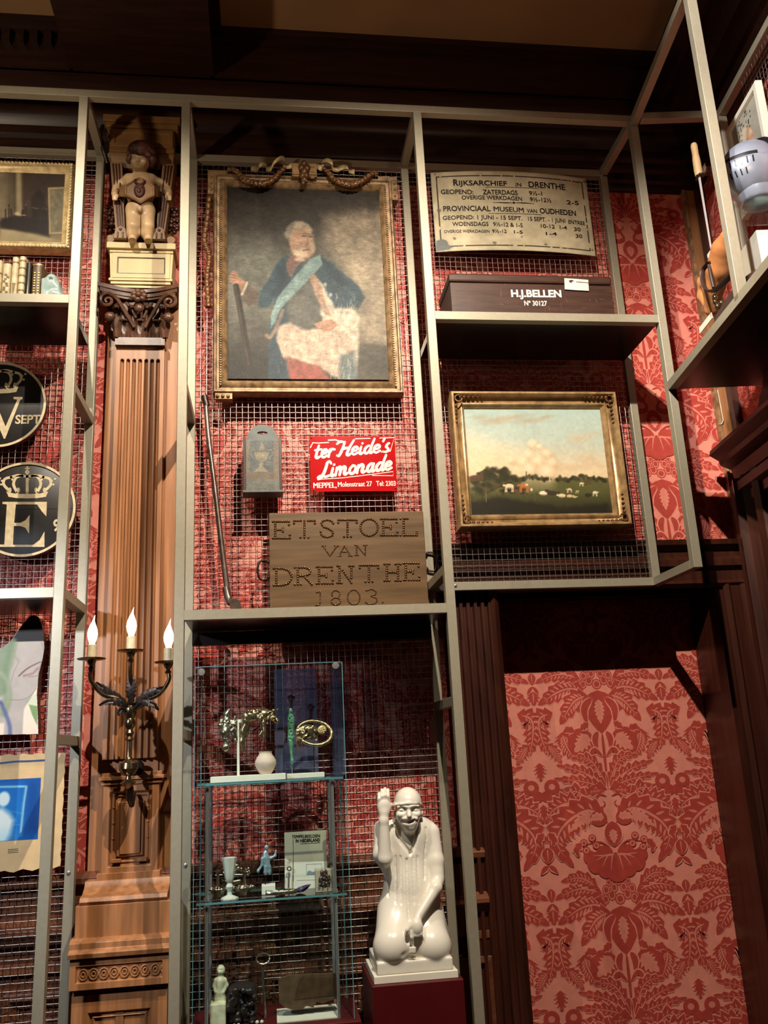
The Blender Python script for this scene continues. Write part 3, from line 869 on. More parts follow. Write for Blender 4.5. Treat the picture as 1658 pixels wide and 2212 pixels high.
# ------------------------------------------------------------------ steel display rack with wire mesh
def wire_mesh(name, parent, x0, x1, z0, z1, y, T=None, p=0.0228, r=0.0014):
    mb = MB(T)
    nx = int(round((x1 - x0) / p)); nz = int(round((z1 - z0) / p))
    dx, dz = (x1 - x0) / nx, (z1 - z0) / nz
    amp = r * 0.95
    def strand(pts):
        b = len(mb.v); m = len(pts)
        along_z = abs(pts[-1][2] - pts[0][2]) > abs(pts[-1][0] - pts[0][0])
        for q in pts:
            for k in range(5):
                th = 2 * math.pi * k / 5
                o = (r * math.cos(th), r * math.sin(th), 0) if along_z else (0, r * math.sin(th), r * math.cos(th))
                s = (q[0] + o[0], q[1] + o[1], q[2] + o[2])
                mb.v.append(T(s) if T else s)
        for i in range(m - 1):
            for k in range(5):
                mb.f.append([b + i * 5 + k, b + i * 5 + (k + 1) % 5, b + (i + 1) * 5 + (k + 1) % 5, b + (i + 1) * 5 + k]); mb.mi.append(0)
    for i in range(nx + 1):
        strand([(x0 + i * dx, y + amp * (1 if (i + j) % 2 else -1), z0 + j * dz) for j in range(nz + 1)])
    for j in range(nz + 1):
        strand([(x0 + i * dx, y - amp * (1 if (i + j) % 2 else -1), z0 + j * dz) for i in range(nx + 1)])
    return mb.build(name, M['wire'], parent, smooth=180, recalc=True)

rack = thing('display_rack', 'tall grey steel tube rack with wire mesh backs standing along the damask wall', 'display rack', (0.45, 0.17, 0))
XL = -1.62
def part(name, mb, m, parent, **k): return mb.build(name, m, parent, **k)
def post(x, y, z0, z1, T=None, par=None):
    return MB(T).bar((x, y, z0), (x, y, z1), TB).build('post', M['tube'], par or rack, bevel=0.0015)
def rail(p, q, T=None, par=None, w_=TB):
    return MB(T).bar(p, q, w_).build('rail', M['tube'], par or rack, bevel=0.0015)
for x, zb in ((XL, 0), (X1, 0), (X2, 0), (X3, 0)):
    post(x, 0, zb, ZT); post(x, DR, zb, ZT - .02)
post(X4, 0, ZB - TB / 2, ZT); post(X4, DR, ZB - TB / 2, ZT - .02)
rail((XL, -0.001, ZT), (X4, -0.001, ZT)); rail((XL, DR, ZT - .004), (X4, DR, ZT - .004))
h = TB / 2
for x in (X1, X2, X3, X4): rail((x, h, ZT), (x, DR - h, ZT))
rail((X3, DR - .001, ZB), (X4, DR - .001, ZB)); rail((X4, h, ZB), (X4, DR - h, ZB)); rail((X3, h, ZB), (X3, DR - h, ZB))
zside = at(161, 833, 0)[2]
for x, z in ((X1, zside), (X2, zside), (X1, ZS2), (X1, at(122, 1597, 0)[2]), (X3, 1.80), (X2, at(122, 1597, 0)[2])):
    rail((x, h, z), (x, DR - h, z))
def shelf(x0, x1, z, par=None, T=None, d=DR - .016):
    mb = MB(T)
    mb.box(x0, x1, -TB / 2, TB / 2, z - TB / 2, z + TB / 2, 0)
    mb.box(x0, x1, TB / 2, d, z - TB / 2 + .002, z + TB / 2, 1)
    return mb.build('shelf', [M['tube'], M['shelf_dark']], par or rack)
shelf(XL + h, X1 - h, ZS1); shelf(XL + h, X1 - h, ZS2); shelf(X2 + h, X3 - h, ZM, d=DR - .03); shelf(X3 + h, X4 - h, ZR)
MB().box(X2 + h, X3 - h, .292, .318, ZM - .062, ZM - TB / 2 + .001).build('shelf_rail', M['shelf_dark'], rack, bevel=.001)
wire_mesh('wire_mesh', rack, -1.25, X1 - .012, 0.35, ZT - .03, DR)
wire_mesh('wire_mesh', rack, X2 + .012, X3 - .012, 0.35, ZT - .03, DR)
wire_mesh('wire_mesh', rack, X3 + .012, X4 - .012, ZB + .012, ZT - .03, DR)
for px, py, yy in ((983, 1265, DR - .017), (400, 1869, DR - .017), (148, 1885, DR - .017)):
    q = at(px, py, yy)
    MB().lathe([(.0065, 0), (.006, -.003), (.003, -.005)], (q[0], q[1], q[2]), 12, axis='y').build('bolt', M['chrome'], rack, smooth=40)

srack = thing('display_rack', 'grey steel tube rack in the right corner carrying the helmet shelf', 'display rack', side((0.7, 0.17, 2.243)))
PU = 0.665; DV = 0.35
post(PU, 0.0, ZQ, 4.09, side, srack); post(1.68, DV, ZQ, 4.09, side, srack)
post(0.045, DV, ZQ, 4.09, side, srack)
rail((0.02, 0, 4.088), (1.7, 0, 4.088), side, srack); rail((0.04, DV, 4.088), (1.7, DV, 4.088), side, srack)
rail((0.04, 0.02, 4.088), (0.04, DV - h, 4.088), side, srack)
mb = MB(side); mb.box(0.02, 1.7, -TB / 2, TB / 2, ZQ - TB / 2, ZQ + TB / 2, 0); mb.box(0.02, 1.7, TB / 2, DV, ZQ - TB / 2 + .002, ZQ + TB / 2, 1)
mb.build('shelf', [M['tube'], M['shelf_dark']], srack)
wire_mesh('wire_mesh', srack, 0.25, 1.2, ZQ + .02, 4.07, DV, side)
# ------------------------------------------------------------------ pilaster between the bays
def zA(x, y): return (x / 3.6262, 150 + y / 3.6262)
def zD(x, y): return (x / 3.9476, 1850 + y / 3.9476)
def zC(x, y): return (x / 3.6857, 1300 + y / 3.6857)
def zB(x, y): return (x / 3.75, 740 + y / 3.75)
def wx(p, y): return at(p[0], p[1], y)[0]
def wz(p, y): return at(p[0], p[1], y)[2]
pil = thing('pilaster', 'carved oak pilaster with fluted shaft rising between the two mesh bays', 'pilaster', (-0.44, WY, 0))
PC = -0.442                                       # axis
# backing boards
mb = MB(); mb.box(-.575, -.30, .392, WY - .006, 1.29, 3.44)
mb.box(-.535, -.345, .384, .393, 1.29, 3.44)
mb.build('backing_board', M['oak'], pil, bevel=0.002)
# fluted shaft
yS = .352
sx0, sx1 = -.532, -.348
def flute_profile(x0, x1, n, yf, dep):
    pr = [(x0, .39), (x0, yf)]
    m = .012; w_ = (x1 - x0 - 2 * m) / n
    for i in range(n):
        c = x0 + m + (i + .5) * w_; r = w_ * .34
        for k in range(7):
            a = math.pi * k / 6
            pr.append((c - r * math.cos(a), yf + dep * math.sin(a)))
    pr += [(x1, yf), (x1, .39)]
    return pr
mb = MB(); mb.extrude_z(flute_profile(sx0, sx1, 7, yS, .014), 1.67, 3.185); mb.box(sx0, sx1, yS, .39, 3.185, 3.24)
w_ = (sx1 - sx0 - .024) / 7
for i in range(7):                                                       # rounded flute tops
    c = sx0 + .012 + (i + .5) * w_; r = w_ * .34
    prf = [(c - r * math.cos(math.pi * k / 8), 3.185 - r + r * math.sin(math.pi * k / 8)) for k in range(9)]
    mb.prism([(c - r - .0005, 3.186)] + prf + [(c + r + .0005, 3.186)], yS, yS + .013)
mb.build('fluted_shaft', M['oak'], pil, smooth=40)
# capital
mb = MB()
yC = .29
mb.box(-.535, -.345, .33, .40, 3.235, 3.262); mb.box(-.525, -.355, .34, .40, 3.262, 3.272)
mb.add([], [])
# bell
mb.taper(-.515, -.365, .35, .40, 3.27, 3.42, .025, .02)
ab = []
for i in range(13):
    t = i / 12; x = -.595 + t * .31
    ab.append((x, .258 + .05 * math.sin(math.pi * t) ** 1.0))
ab = ab + [(-.285, .40), (-.595, .40)]
mb.extrude_z(ab, 3.452, 3.468); ab2 = [(PC + (x - PC) * .95, y + .008) for x, y in ab]; mb.extrude_z(ab2, 3.435, 3.452); 
ab3 = [(PC + (x - PC) * .9, y + .014) for x, y in ab]; mb.extrude_z(ab3, 3.425, 3.436)
def acanthus(x, y, z, hgt, wid, lean):
    """upright leaf curling forward at the top"""
    n = 9; rows = []
    for i in range(n):
        t = i / (n - 1)
        zz = z + hgt * math.sin(min(t, .86) / .86 * math.pi / 2) - (hgt * .16 * max(0, t - .86) / .14)
        yy = y - lean * (t ** 2.2) - .004
        ww = wid * (.55 + .45 * math.sin(math.pi * t ** .8)) * (1 - .15 * (i % 2)) * (1.0 if t < .95 else .6)
        rows.append([(x - ww / 2, yy + .006, zz), (x - ww / 4, yy - .004, zz), (x, yy + .002, zz), (x + ww / 4, yy - .004, zz), (x + ww / 2, yy + .006, zz)])
    vs = [p for r_ in rows for p in r_]; fs = []
    for i in range(n - 1):
        for k in range(4): fs.append((i * 5 + k, i * 5 + k + 1, (i + 1) * 5 + k + 1, (i + 1) * 5 + k))
    b = len(vs); vs2 = [(p[0], p[1] + .008, p[2]) for p in vs]
    mb.add(vs, fs); mb.add(vs2, [tuple(reversed(f)) for f in fs])
for x in (-.50, -.44, -.38): acanthus(x, .35, 3.27, .075, .058, .03)
for x in (-.53, -.47, -.41, -.35): acanthus(x, .348, 3.275, .125, .05, .045)
for sg in (-1, 1):
    c = (PC + sg * .118, 3.398)
    sp = []
    for i in range(30):
        a = i / 29 * 4.6 * math.pi / 1.6; r = .030 * (1 - i / 34)
        sp.append((c[0] + sg * r * math.cos(a + 1.6) * -1, .285 + .012 * i / 29 - .012, c[1] + r * math.sin(a + 1.6)))
    mb.tube(sp, [.0075 - .003 * i / 29 for i in range(30)], 6)
    mb.tube(catmull([(PC + sg * .02, .33, 3.31), (PC + sg * .05, .315, 3.36), (PC + sg * .085, .295, 3.415), (PC + sg * .115, .275, 3.43)], 12), [.008] * 12, 6)
    mb.tube(catmull([(PC + sg * .015, .325, 3.35), (PC + sg * .035, .31, 3.39), (PC + sg * .05, .30, 3.40), (PC + sg * .04, .30, 3.385)], 10), .006, 6)
    mb.ell((PC + sg * .112, .31, 3.345), (.022, .018, .02), 10)
for a in range(7):                                                        # centre flower
    mb.ell((PC + .02 * math.cos(a * .9), .285, 3.425 + .018 * math.sin(a * .9)), (.014, .014, .012), 8)
mb.ell((PC, .276, 3.425), .012, 8); mb.ell((PC, .30, 3.38), (.02, .014, .02), 8)
mb.build('capital', M['walnut'], pil, smooth=50)
# cream pedestal block above the capital
mb = MB(); yP = .30
mb.box(-.545, -.33, yP, .41, 3.468, 3.48); mb.box(-.553, -.322, yP - .008, .41, 3.48, 3.492); mb.box(-.56, -.315, yP - .014, .41, 3.492, 3.502)
mb.taper(-.556, -.32, yP, .41, 3.502, 3.625, .006, .0)
mb.frame(-.55, -.326, 3.51, 3.62, [(.0, yP - .004), (.018, yP - .004), (.024, yP + .004), (.0, yP + .004)])
mb.box(-.562, -.314, yP - .006, .41, 3.622, 3.634); mb.box(-.572, -.304, yP - .018, .41, 3.634, 3.66)
mb.frame(-.53, -.346, 3.528, 3.602, [(0, yP - .0045), (.003, yP - .0045), (.003, yP - .003), (0, yP - .003)], 1)
mb.build('pedestal_block', [M['cream'], M['ink']], pil, bevel=0.004)
# bracket behind the figure
mb = MB()
mb.box(-.565, -.325, .34, .41, 3.66, 4.22)
mb.box(-.60, -.29, .25, .41, 4.205, 4.235, 1); mb.box(-.59, -.30, .26, .41, 4.185, 4.205)
mb.box(-.575, -.315, .275, .41, 4.09, 4.185, 1); mb.frame(-.57, -.32, 4.098, 4.182, [(0, .270), (.016, .270), (.02, .276), (0, .276)], 1)
mb.taper(-.565, -.325, .305, .41, 4.02, 4.09, .012, .03, 1); mb.box(-.575, -.315, .272, .41, 4.075, 4.09)
for sg in (-1, 1):
    a, b = PC + sg * .105, PC + sg * .075                                  # tapering strap
    mb.prism([(a - .024, 4.03), (a + .024, 4.03), (b + .018, 3.67), (b - .018, 3.67)][:: 1], .28, .34)
    for o in (-.012, 0, .012): mb.prism([(a + o - .003, 4.02), (a + o + .003, 4.02), (b + o * .7 + .003, 3.69), (b + o * .7 - .003, 3.69)], .276, .28, 2)
    mb.lathe([(.013, 0), (.013, -.006), (.009, -.009)], (PC + sg * .096, .276, 3.885), 16, 2, 'y'); mb.lathe([(.007, -.009), (.006, -.012)], (PC + sg * .096, .276, 3.885), 12, 0, 'y')
    mb.prism([(b - .026, 3.665), (b + .026, 3.665), (b + .02, 3.71), (b, 3.722), (b - .02, 3.71)], .262, .30); mb.lathe([(.007, 0), (.005, -.004)], (b, .262, 3.705), 12, 2, 'y')
    for o in (-.01, .01): mb.box(b + o - .003, b + o + .003, .258, .263, 3.668, 3.692, 2)
    mb.tube([(PC + sg * .118, .29, 3.68), (PC + sg * .118, .33, 3.68)], .018, 12)
    for k in range(16):                                                    # hanging fruit beside the bracket
        mb.ell((PC + sg * (.128 + .012 * math.sin(k * 2.1)), .315 + .012 * math.cos(k * 1.7), 3.74 + .007 * k), .010, 7, 2)
mb.build('bracket', [M['tan'], M['tan'], M['oak_dark']], pil, smooth=35, bevel=0.0015)
# lower shaft: cap block, panel, plinth mouldings, carved band, lower panel
mb = MB()
mb.box(-.528, -.325, .325, .40, 1.585, 1.625); mb.box(-.535, -.318, .318, .40, 1.60, 1.612)
mb.box(-.52, -.335, .345, .40, 1.30, 1.585)
mb.frame(-.52, -.335, 1.30, 1.585, [(0, .348), (0, .33), (.022, .33), (.03, .345), (.036, .338), (.042, .346)])
mb.box(-.462, -.394, .332, .35, 1.36, 1.52)
mb.frame(-.475, -.381, 1.35, 1.53, [(0, .345), (.004, .336), (.010, .336), (.014, .345)])
for x in (-.485, -.372):
    for z in (1.41, 1.46, 1.51): mb.lathe([(.006, 0), (.004, -.006), (.0005, -.008)], (x, .344, z), 8, 0, 'y')
for x0, x1, z in ((-.487, -.455, 1.335), (-.402, -.37, 1.335)): mb.box(x0, x1, .322, .34, z, z + .012)
mb.box(-.53, -.325, .315, .40, 1.275, 1.305)
mb.extrude_x([(.40, 1.22), (.235, 1.22), (.225, 1.232), (.235, 1.245), (.27, 1.25), (.30, 1.268), (.31, 1.285), (.40, 1.285)], -.565, -.29)
mb.extrude_x([(.40, 1.125), (.225, 1.125), (.225, 1.222), (.40, 1.222)], -.575, -.28)
mb.extrude_x([(.40, 1.07), (.185, 1.075), (.18, 1.09), (.195, 1.10), (.195, 1.118), (.215, 1.128), (.40, 1.13)], -.585, -.275)
mb.build('plinth', M['oak'], pil, smooth=30, bevel=0.0015)
mb = MB()
mb.box(-.58, -.28, .205, .40, .985, 1.075)
mb.frame(-.58, -.28, .985, 1.07, [(0, .206), (0, .198), (.018, .198), (.022, .206)])
n = 8
for i in range(n):
    c = -.555 + (i + .5) * .25 / n
    for r_ in (.013, .006):
        ring = [(c + r_ * math.cos(t), .203, 1.027 + r_ * 1.2 * math.sin(t)) for t in np.linspace(0, 2 * math.pi, 13)[:-1]]
        mb.tube(ring, .003, 5, closed=True)
    mb.tube([(c + .006, .203, 1.012), (c + .0155, .203, 1.027), (c + .025, .203, 1.042)], .0028, 5)
    mb.tube([(c + .006, .203, 1.042), (c + .0155, .203, 1.027), (c + .025, .203, 1.012)], .0028, 5)
mb.build('carved_band', M['oak'], pil, smooth=40)
mb = MB()
mb.box(-.575, -.285, .235, .40, 0, .986)
mb.frame(-.575, -.285, .18, .965, [(0, .238), (0, .222), (.05, .222), (.058, .236), (.066, .228), (.072, .236)])
dz = .64
loz = [(PC + .012, dz + .20), (PC + .085, dz), (PC + .012, dz - .20), (PC - .061, dz)]
mb.prism(loz, .226, .24); mb.prism([(p[0] * .8 + (PC + .012) * .2, dz + (p[1] - dz) * .8) for p in loz], .222, .23)
mb.prism([(PC + .0, dz + .18), (PC + .024, dz + .18), (PC + .024, .95), (PC, .95)], .23, .238)
for k in range(26):
    a, b = random.uniform(-1, 1), random.uniform(-1, 1)
    if abs(a) + abs(b) < .75: mb.ell((PC + .012 + a * .06, .222, dz + b * .17), (.008, .006, .011), 6)
mb.box(-.60, -.27, .19, .40, 0, .14)
mb.build('lower_panel', M['oak'], pil, smooth=30)

# ------------------------------------------------------------------ putto
pu = thing('putto_figure', 'painted carved putto with a shield belt standing on the cream block of the pilaster', 'carving', (PC, .28, 3.66))
def q(x, y, d): 
    p = at(*zA(x, y), d); return (p[0], d, p[2])
k_ = 1 / 3.6262 / 505.0
s = Sculpt((-.62, .14, 3.64), (-.28, .36, 4.20), .0036)
R_ = lambda v: v * k_
s.ell(q(1100, 960, .27), (R_(105), .048, R_(150)), .02)                       # chest
s.ell(q(1100, 1100, .265), (R_(100), .05, R_(90)), .02)                      # belly / hips
s.cap(q(1010, 860, .275), q(1180, 860, .275), R_(42), R_(42), .02)         # shoulders
s.cap(q(1046, 1110, .265), q(1042, 1230, .25), R_(58), R_(48), .012); s.cap(q(1042, 1230, .25), q(1036, 1325, .265), R_(40), R_(28), .008)
s.cap(q(1152, 1110, .265), q(1158, 1230, .25), R_(58), R_(47), .012); s.cap(q(1158, 1230, .25), q(1160, 1325, .265), R_(40), R_(28), .008)
s.ell(q(1040, 1285, .262), (R_(46), .024, R_(44)), .012); s.ell(q(1145, 1285, .262), (R_(46), .024, R_(44)), .012)
s.cap(q(1036, 1335, .26), q(1036, 1368, .215), R_(28), R_(34), .006); s.cap(q(1160, 1335, .26), q(1166, 1374, .215), R_(28), R_(34), .006)
ga, gb = q(1097, 1400, .25), q(1108, 1160, .25); s.box((ga[0], .12, ga[2] - .02), (gb[0], .285, gb[2]), .002, .003, True)
for i in range(4):
    for c in (1036, 1166): s.cap(q(c - 24 + i * 16, 1368, .206), q(c - 24 + i * 16, 1375, .190), R_(9), R_(8), .003)
s.ell(q(1095, 1095, .222), (R_(18), .012, R_(26)), .006)
s.cap(q(1105, 820, .27), q(1105, 780, .262), R_(42), R_(40), .012)            # neck
s.ell(q(1095, 690, .25), (R_(88), .046, R_(100)), .01)                        # head
s.ell(q(1082, 755, .235), (R_(52), .032, R_(46)), .012)
s.ell(q(1050, 725, .218), (R_(24), .014, R_(24)), .008); s.ell(q(1125, 725, .218), (R_(24), .014, R_(24)), .008)
s.ell(q(1078, 718, .204), (R_(13), .012, R_(15)), .004)
s.ell(q(1050, 690, .205), (R_(20), .008, R_(11)), .004, True); s.ell(q(1108, 688, .205), (R_(20), .008, R_(11)), .004, True)
s.ell(q(1050, 690, .212), (R_(13), .006, R_(9)), .002); s.ell(q(1108, 688, .212), (R_(13), .006, R_(9)), .002)
s.ell(q(1078, 752, .207), (R_(22), .008, R_(10)), .003, True)
s.ell(q(1170, 740, .25), (R_(14), .012, R_(24)), .004)
for sg, x in ((-1, 900), (1, 1320)):                                          # arms behind the straps, hands at the sides
    s.cap(q(1100 + sg * 90, 870, .285), q(x - sg * 20, 910, .30), R_(38), R_(36), .012)
    s.cap(q(x - sg * 20, 910, .30), q(x, 975, .275), R_(36), R_(27), .01)
    s.ell(q(x, 985, .265), (R_(24), .018, R_(24)), .006)
    for i in range(4): s.cap(q(x - 16 + i * 11, 995, .256), q(x - 14 + i * 10, 1022, .258), R_(8), R_(7), .003)
    s.cap(q(x - sg * 22, 985, .252), q(x - sg * 18, 1008, .246), R_(8), R_(7), .003)
s.build('body', M['skin'], pu)
s = Sculpt((-.55, .16, 3.97), (-.36, .34, 4.22), .0036)
s.ell(q(1108, 668, .252), (R_(108), .060, R_(98)), .01)
for a in range(11):
    th = math.pi * (a / 10.0); s.ell(q(1108 - 92 * math.cos(th) , 690 - 90 * math.sin(th) + (20 if a in (0, 10) else 0), .235), (R_(28), .02, R_(26)), .008)
for a in range(5): s.ell(q(1030 + a * 34, 622 - 8 * (a % 2), .214), (R_(20), .012, R_(18)), .006)
for a in range(4): s.ell(q(1185, 650 + a * 34, .255), (R_(24), .022, R_(24)), .008)
s.ell(q(1084, 735, .19), (R_(78), .055, R_(74)), .004, True)
for a in range(26): s.ell(q(1108 + random.uniform(-95, 95), 640 + random.uniform(-45, 40), .205 + random.uniform(0, .03)), R_(random.uniform(14, 24)), .004)
s.ell(q(1080, 742, .19), (R_(74), .055, R_(72)), .003, True)
s.build('hair', M['hair'], pu)
mb = MB()
sh = [q(*p, 0) for p in ((985, 905), (1040, 880), (1085, 855), (1140, 875), (1195, 905), (1205, 950), (1195, 990), (1150, 1010), (1105, 1045), (1060, 1020), (1000, 990), (985, 950))]
d0 = .205
sh2 = []
for p in ((985, 915), (1030, 885), (1090, 852), (1150, 882), (1200, 915), (1205, 985), (1150, 1010), (1100, 1045), (1050, 1015), (985, 985)):
    w__ = at(*zA(*p), d0); sh2.append((w__[0], w__[2]))
mb.prism(sh2, d0, d0 + .02)
for i in range(len(sh2)):
    a, b = sh2[i], sh2[(i + 1) % len(sh2)]; mb.tube([(a[0], d0, a[1]), (b[0], d0, b[1])], .0045, 6)
for sg in (-1, 1):
    a = at(*zA(1095 + sg * 110, 950), d0 + .005); b = at(*zA(1095 + sg * 150, 955), .262)
    mb.bar((a[0], d0 + .01, a[2]), (b[0], .264, b[2]), .012, .042)
mb.build('shield_belt', M['tan'], pu, smooth=40)
mb = MB()
c = at(*zA(1092, 950), d0)
mb.ell((c[0], d0 - .004, c[2]), (.022, .010, .032), 12); mb.ell((c[0], d0 - .012, c[2] - .008), (.008, .008, .012), 8)
for sg in (-1, 1):
    mb.tube(catmull([(c[0] + sg * .008, d0 - .006, c[2] + .026), (c[0] + sg * .02, d0 - .006, c[2] + .04), (c[0] + sg * .012, d0 - .006, c[2] + .05)], 6), [.005, .005, .004, .004, .003, .002], 6)
    mb.ell((c[0] + sg * .009, d0 - .012, c[2] + .008), .005, 6)
mb.build('mask', M['hair'], pu, smooth=60)

# ------------------------------------------------------------------ wall sconce with three candle bulbs
sc = thing('candle_sconce', 'aged brass wall sconce with three lit candle bulbs on the oak pilaster', 'sconce', (PC + .02, .32, 1.5))
yA = .20
cxs = at(283, 1560, yA)[0]
zz = lambda py, y=yA: at(283, py, y)[2]
mb = MB()
mb.lathe([(.001, zz(1706)), (.012, zz(1700)), (.026, zz(1690)), (.010, zz(1683)), (.008, zz(1676)), (.022, zz(1672)), (.033, zz(1660)), (.030, zz(1648)), (.012, zz(1640)), (.009, zz(1634)), (.009, zz(1600)), (.016, zz(1597)), (.010, zz(1591)), (.015, zz(1583)), (.010, zz(1576)), (.016, zz(1570)), (.020, zz(1562)), (.014, zz(1552)), (.022, zz(1540)), (.018, zz(1522)), (.006, zz(1512))], (cxs - .004, yA, 0), 20)
mb.build('stem', M['brass_dark'], sc, smooth=40)
mb = MB(); mb.bar((cxs, yA + .01, zz(1660)), (cxs, .33, zz(1660)), .016); mb.lathe([(.03, .332), (.026, .322), (.012, .318)], (cxs, 0, zz(1660)), 16, 0, 'y')
tail = at(283, 1706, yA); mb.tube([(cxs, yA + .01, zz(1700)), (cxs, yA + .03, zz(1725)), (cxs, yA + .06, zz(1740)), (cxs, .32, zz(1715))], [.012, .014, .010, .006], 8)
mb.build('bracket', M['iron'], sc, smooth=40)
def candle(pts, cup):
    arm = [at(p[0], p[1], p[2]) for p in pts]
    mb = MB(); P = catmull(arm, 24); mb.tube(P, np.interp(np.linspace(0, 1, 24), [0, 1], [.0085, .0065]), 8)
    a = mb.build('arm', M['brass_dark'], sc, smooth=60)
    c = arm[-1]
    mb = MB(); mb.lathe([(.003, -.012), (.012, -.006), (.006, .004), (.012, .012), (.016, .022), (.044, .026), (.047, .030), (.044, .031), (.016, .028), (.002, .028)], c, 24)
    mb.build('drip_pan', M['brass_dark'], a, smooth=50)
    MB().lathe([(.002, .028), (.0155, .028), (.0155, .074), (.013, .076), (.002, .076)], c, 18).build('candle_sleeve', M['pale_letter'], a, smooth=40)
    b = c + np.array([0, 0, .076])
    prof = [(.010, 0), (.010, .006), (.0155, .022), (.0175, .036), (.015, .052), (.009, .068), (.004, .080), (.002, .092), (.0005, .10)]
    bm = MB(); bm.lathe(prof, b, 16)
    bm.v = [(p[0] + (.006 * max(0, (p[2] - b[2] - .06) / .04) ** 2 if p[2] > b[2] + .06 else 0), p[1], p[2]) for p in bm.v]
    bm.build('bulb', M['bulb'], a, smooth=180)
M['bulb'] = mat('lit_bulb', (255, 226, 186), 0.3, 0, 0.0, 5, emit=2.6)
candle([(284, 1535, yA), (262, 1512, .185), (222, 1500, .165), (196, 1468, .155), (197, 1442, .155)], 0)
candle([(284, 1530, yA), (284, 1495, .185), (281, 1455, .165), (282, 1424, .16)], 0)
candle([(286, 1535, yA), (306, 1515, .185), (343, 1500, .165), (364, 1470, .155), (363, 1449, .155)], 0)
def brass_leaf(pts, wmax, serr=7):
    P = catmull([at(*p) for p in pts], serr * 3 + 1)
    mb = MB(); n = len(P); vs = []
    d = np.gradient(P, axis=0); d /= np.linalg.norm(d, axis=1)[:, None]
    for i in range(n):
        t = i / (n - 1); ww = wmax * math.sin(math.pi * min(.97, t * .9 + .08)) ** .7 * (.62 + .38 * ((t * serr) % 1.0))
        nn = np.cross(d[i], [0, 1, 0]); nn /= np.linalg.norm(nn) + 1e-9
        vs += [P[i] + nn * ww / 2 + np.array([0, -.004, 0]), P[i] + np.array([0, .003, 0]), P[i] - nn * ww / 2 + np.array([0, -.004, 0])]
    fs = []
    for i in range(n - 1):
        for k in range(2): fs.append((i * 3 + k, i * 3 + k + 1, i * 3 + k + 4, i * 3 + k + 3))
    mb.add(vs, fs); o = mb.build('leaf', M['iron'], sc, smooth=60)
    so = o.modifiers.new('thickness', 'SOLIDIFY'); so.thickness = .0015
brass_leaf([(282, 1532, .19), (255, 1508, .175), (228, 1490, .165), (207, 1474, .16)], .036)
brass_leaf([(286, 1532, .19), (310, 1505, .175), (335, 1492, .165), (357, 1484, .16)], .036)
brass_leaf([(284, 1522, .18), (283, 1495, .17), (284, 1475, .17), (284, 1458, .172)], .046)
brass_leaf([(280, 1536, .19), (262, 1520, .17), (235, 1516, .16), (214, 1524, .16)], .030)
brass_leaf([(288, 1536, .19), (308, 1520, .17), (328, 1520, .16), (343, 1534, .16)], .030)
brass_leaf([(278, 1545, .185), (264, 1532, .175), (256, 1540, .172), (258, 1546, .172)], .020, 4)

# curved iron strap clipped to the side of the bracket
mb = MB(); mb.tube(catmull([at(222, 272, .30), at(216, 290, .28), at(222, 318, .27), at(232, 352, .30)], 14), .009, 6)
o = mb.build('iron_clip', M['iron'], smooth=60); tag(o, 'small curved black iron clip at the top left of the pilaster bracket', 'clip')
# ------------------------------------------------------------------ portrait in the middle bay
def z5(x, y): return (400 + x / 3.1885, 320 + y / 3.1893)
Z5 = (400, 320, 3.189)
YB2 = DR - .006                                     # backs of things hung on the mesh
po = thing('framed_portrait', 'large gilt-framed oil portrait of a gentleman with a cane and blue sash', 'painting', (.22, .31, 3.0))
cx0, cx1, cz0, cz1 = -.102, .546, 3.086, 3.955
fx0, fx1, fz0, fz1 = at(459.5, 602, .288)[0], at(858.5, 602, .288)[0], at(670, 849, .288)[2], at(670, 374, .288)[2] - .012
mb = MB()
ins = cx0 - fx0
mb.frame(fx0, fx1, fz0, fz1, [(0, YB2), (0, .300), (.006, .288), (.012, .288), (.016, .296), (.026, .300), (.036, .288), (.044, .284), (.050, .292), (ins + .002, .302), (ins + .002, YB2)],
         [0, 0, 0, 0, 0, 0, 0, 0, 0, 0, 0])
for sx, x in ((-1, fx0), (1, fx1)):                  # stepped corners at the top
    xa, xb = (x - .022, x + .06) if sx < 0 else (x - .06, x + .022)
    mb.box(xa, xb, .292, YB2, fz1 - .006, fz1 + .012); xc, xd = (x - .022, x + .002) if sx < 0 else (x - .002, x + .022)
    mb.box(xc, xd, .294, YB2, fz1 - .10, fz1)
    for k in range(3): mb.ell(((xc + xd) / 2, .292, fz1 - .02 - .03 * k), .006, 8)
mb.box(fx0 + .01, fx0 + .075, .296, YB2, fz0 - .022, fz0 + .002)
for k in range(3): mb.ell((fx0 + .02 + .02 * k, .292, fz0 - .011), .007, 8)
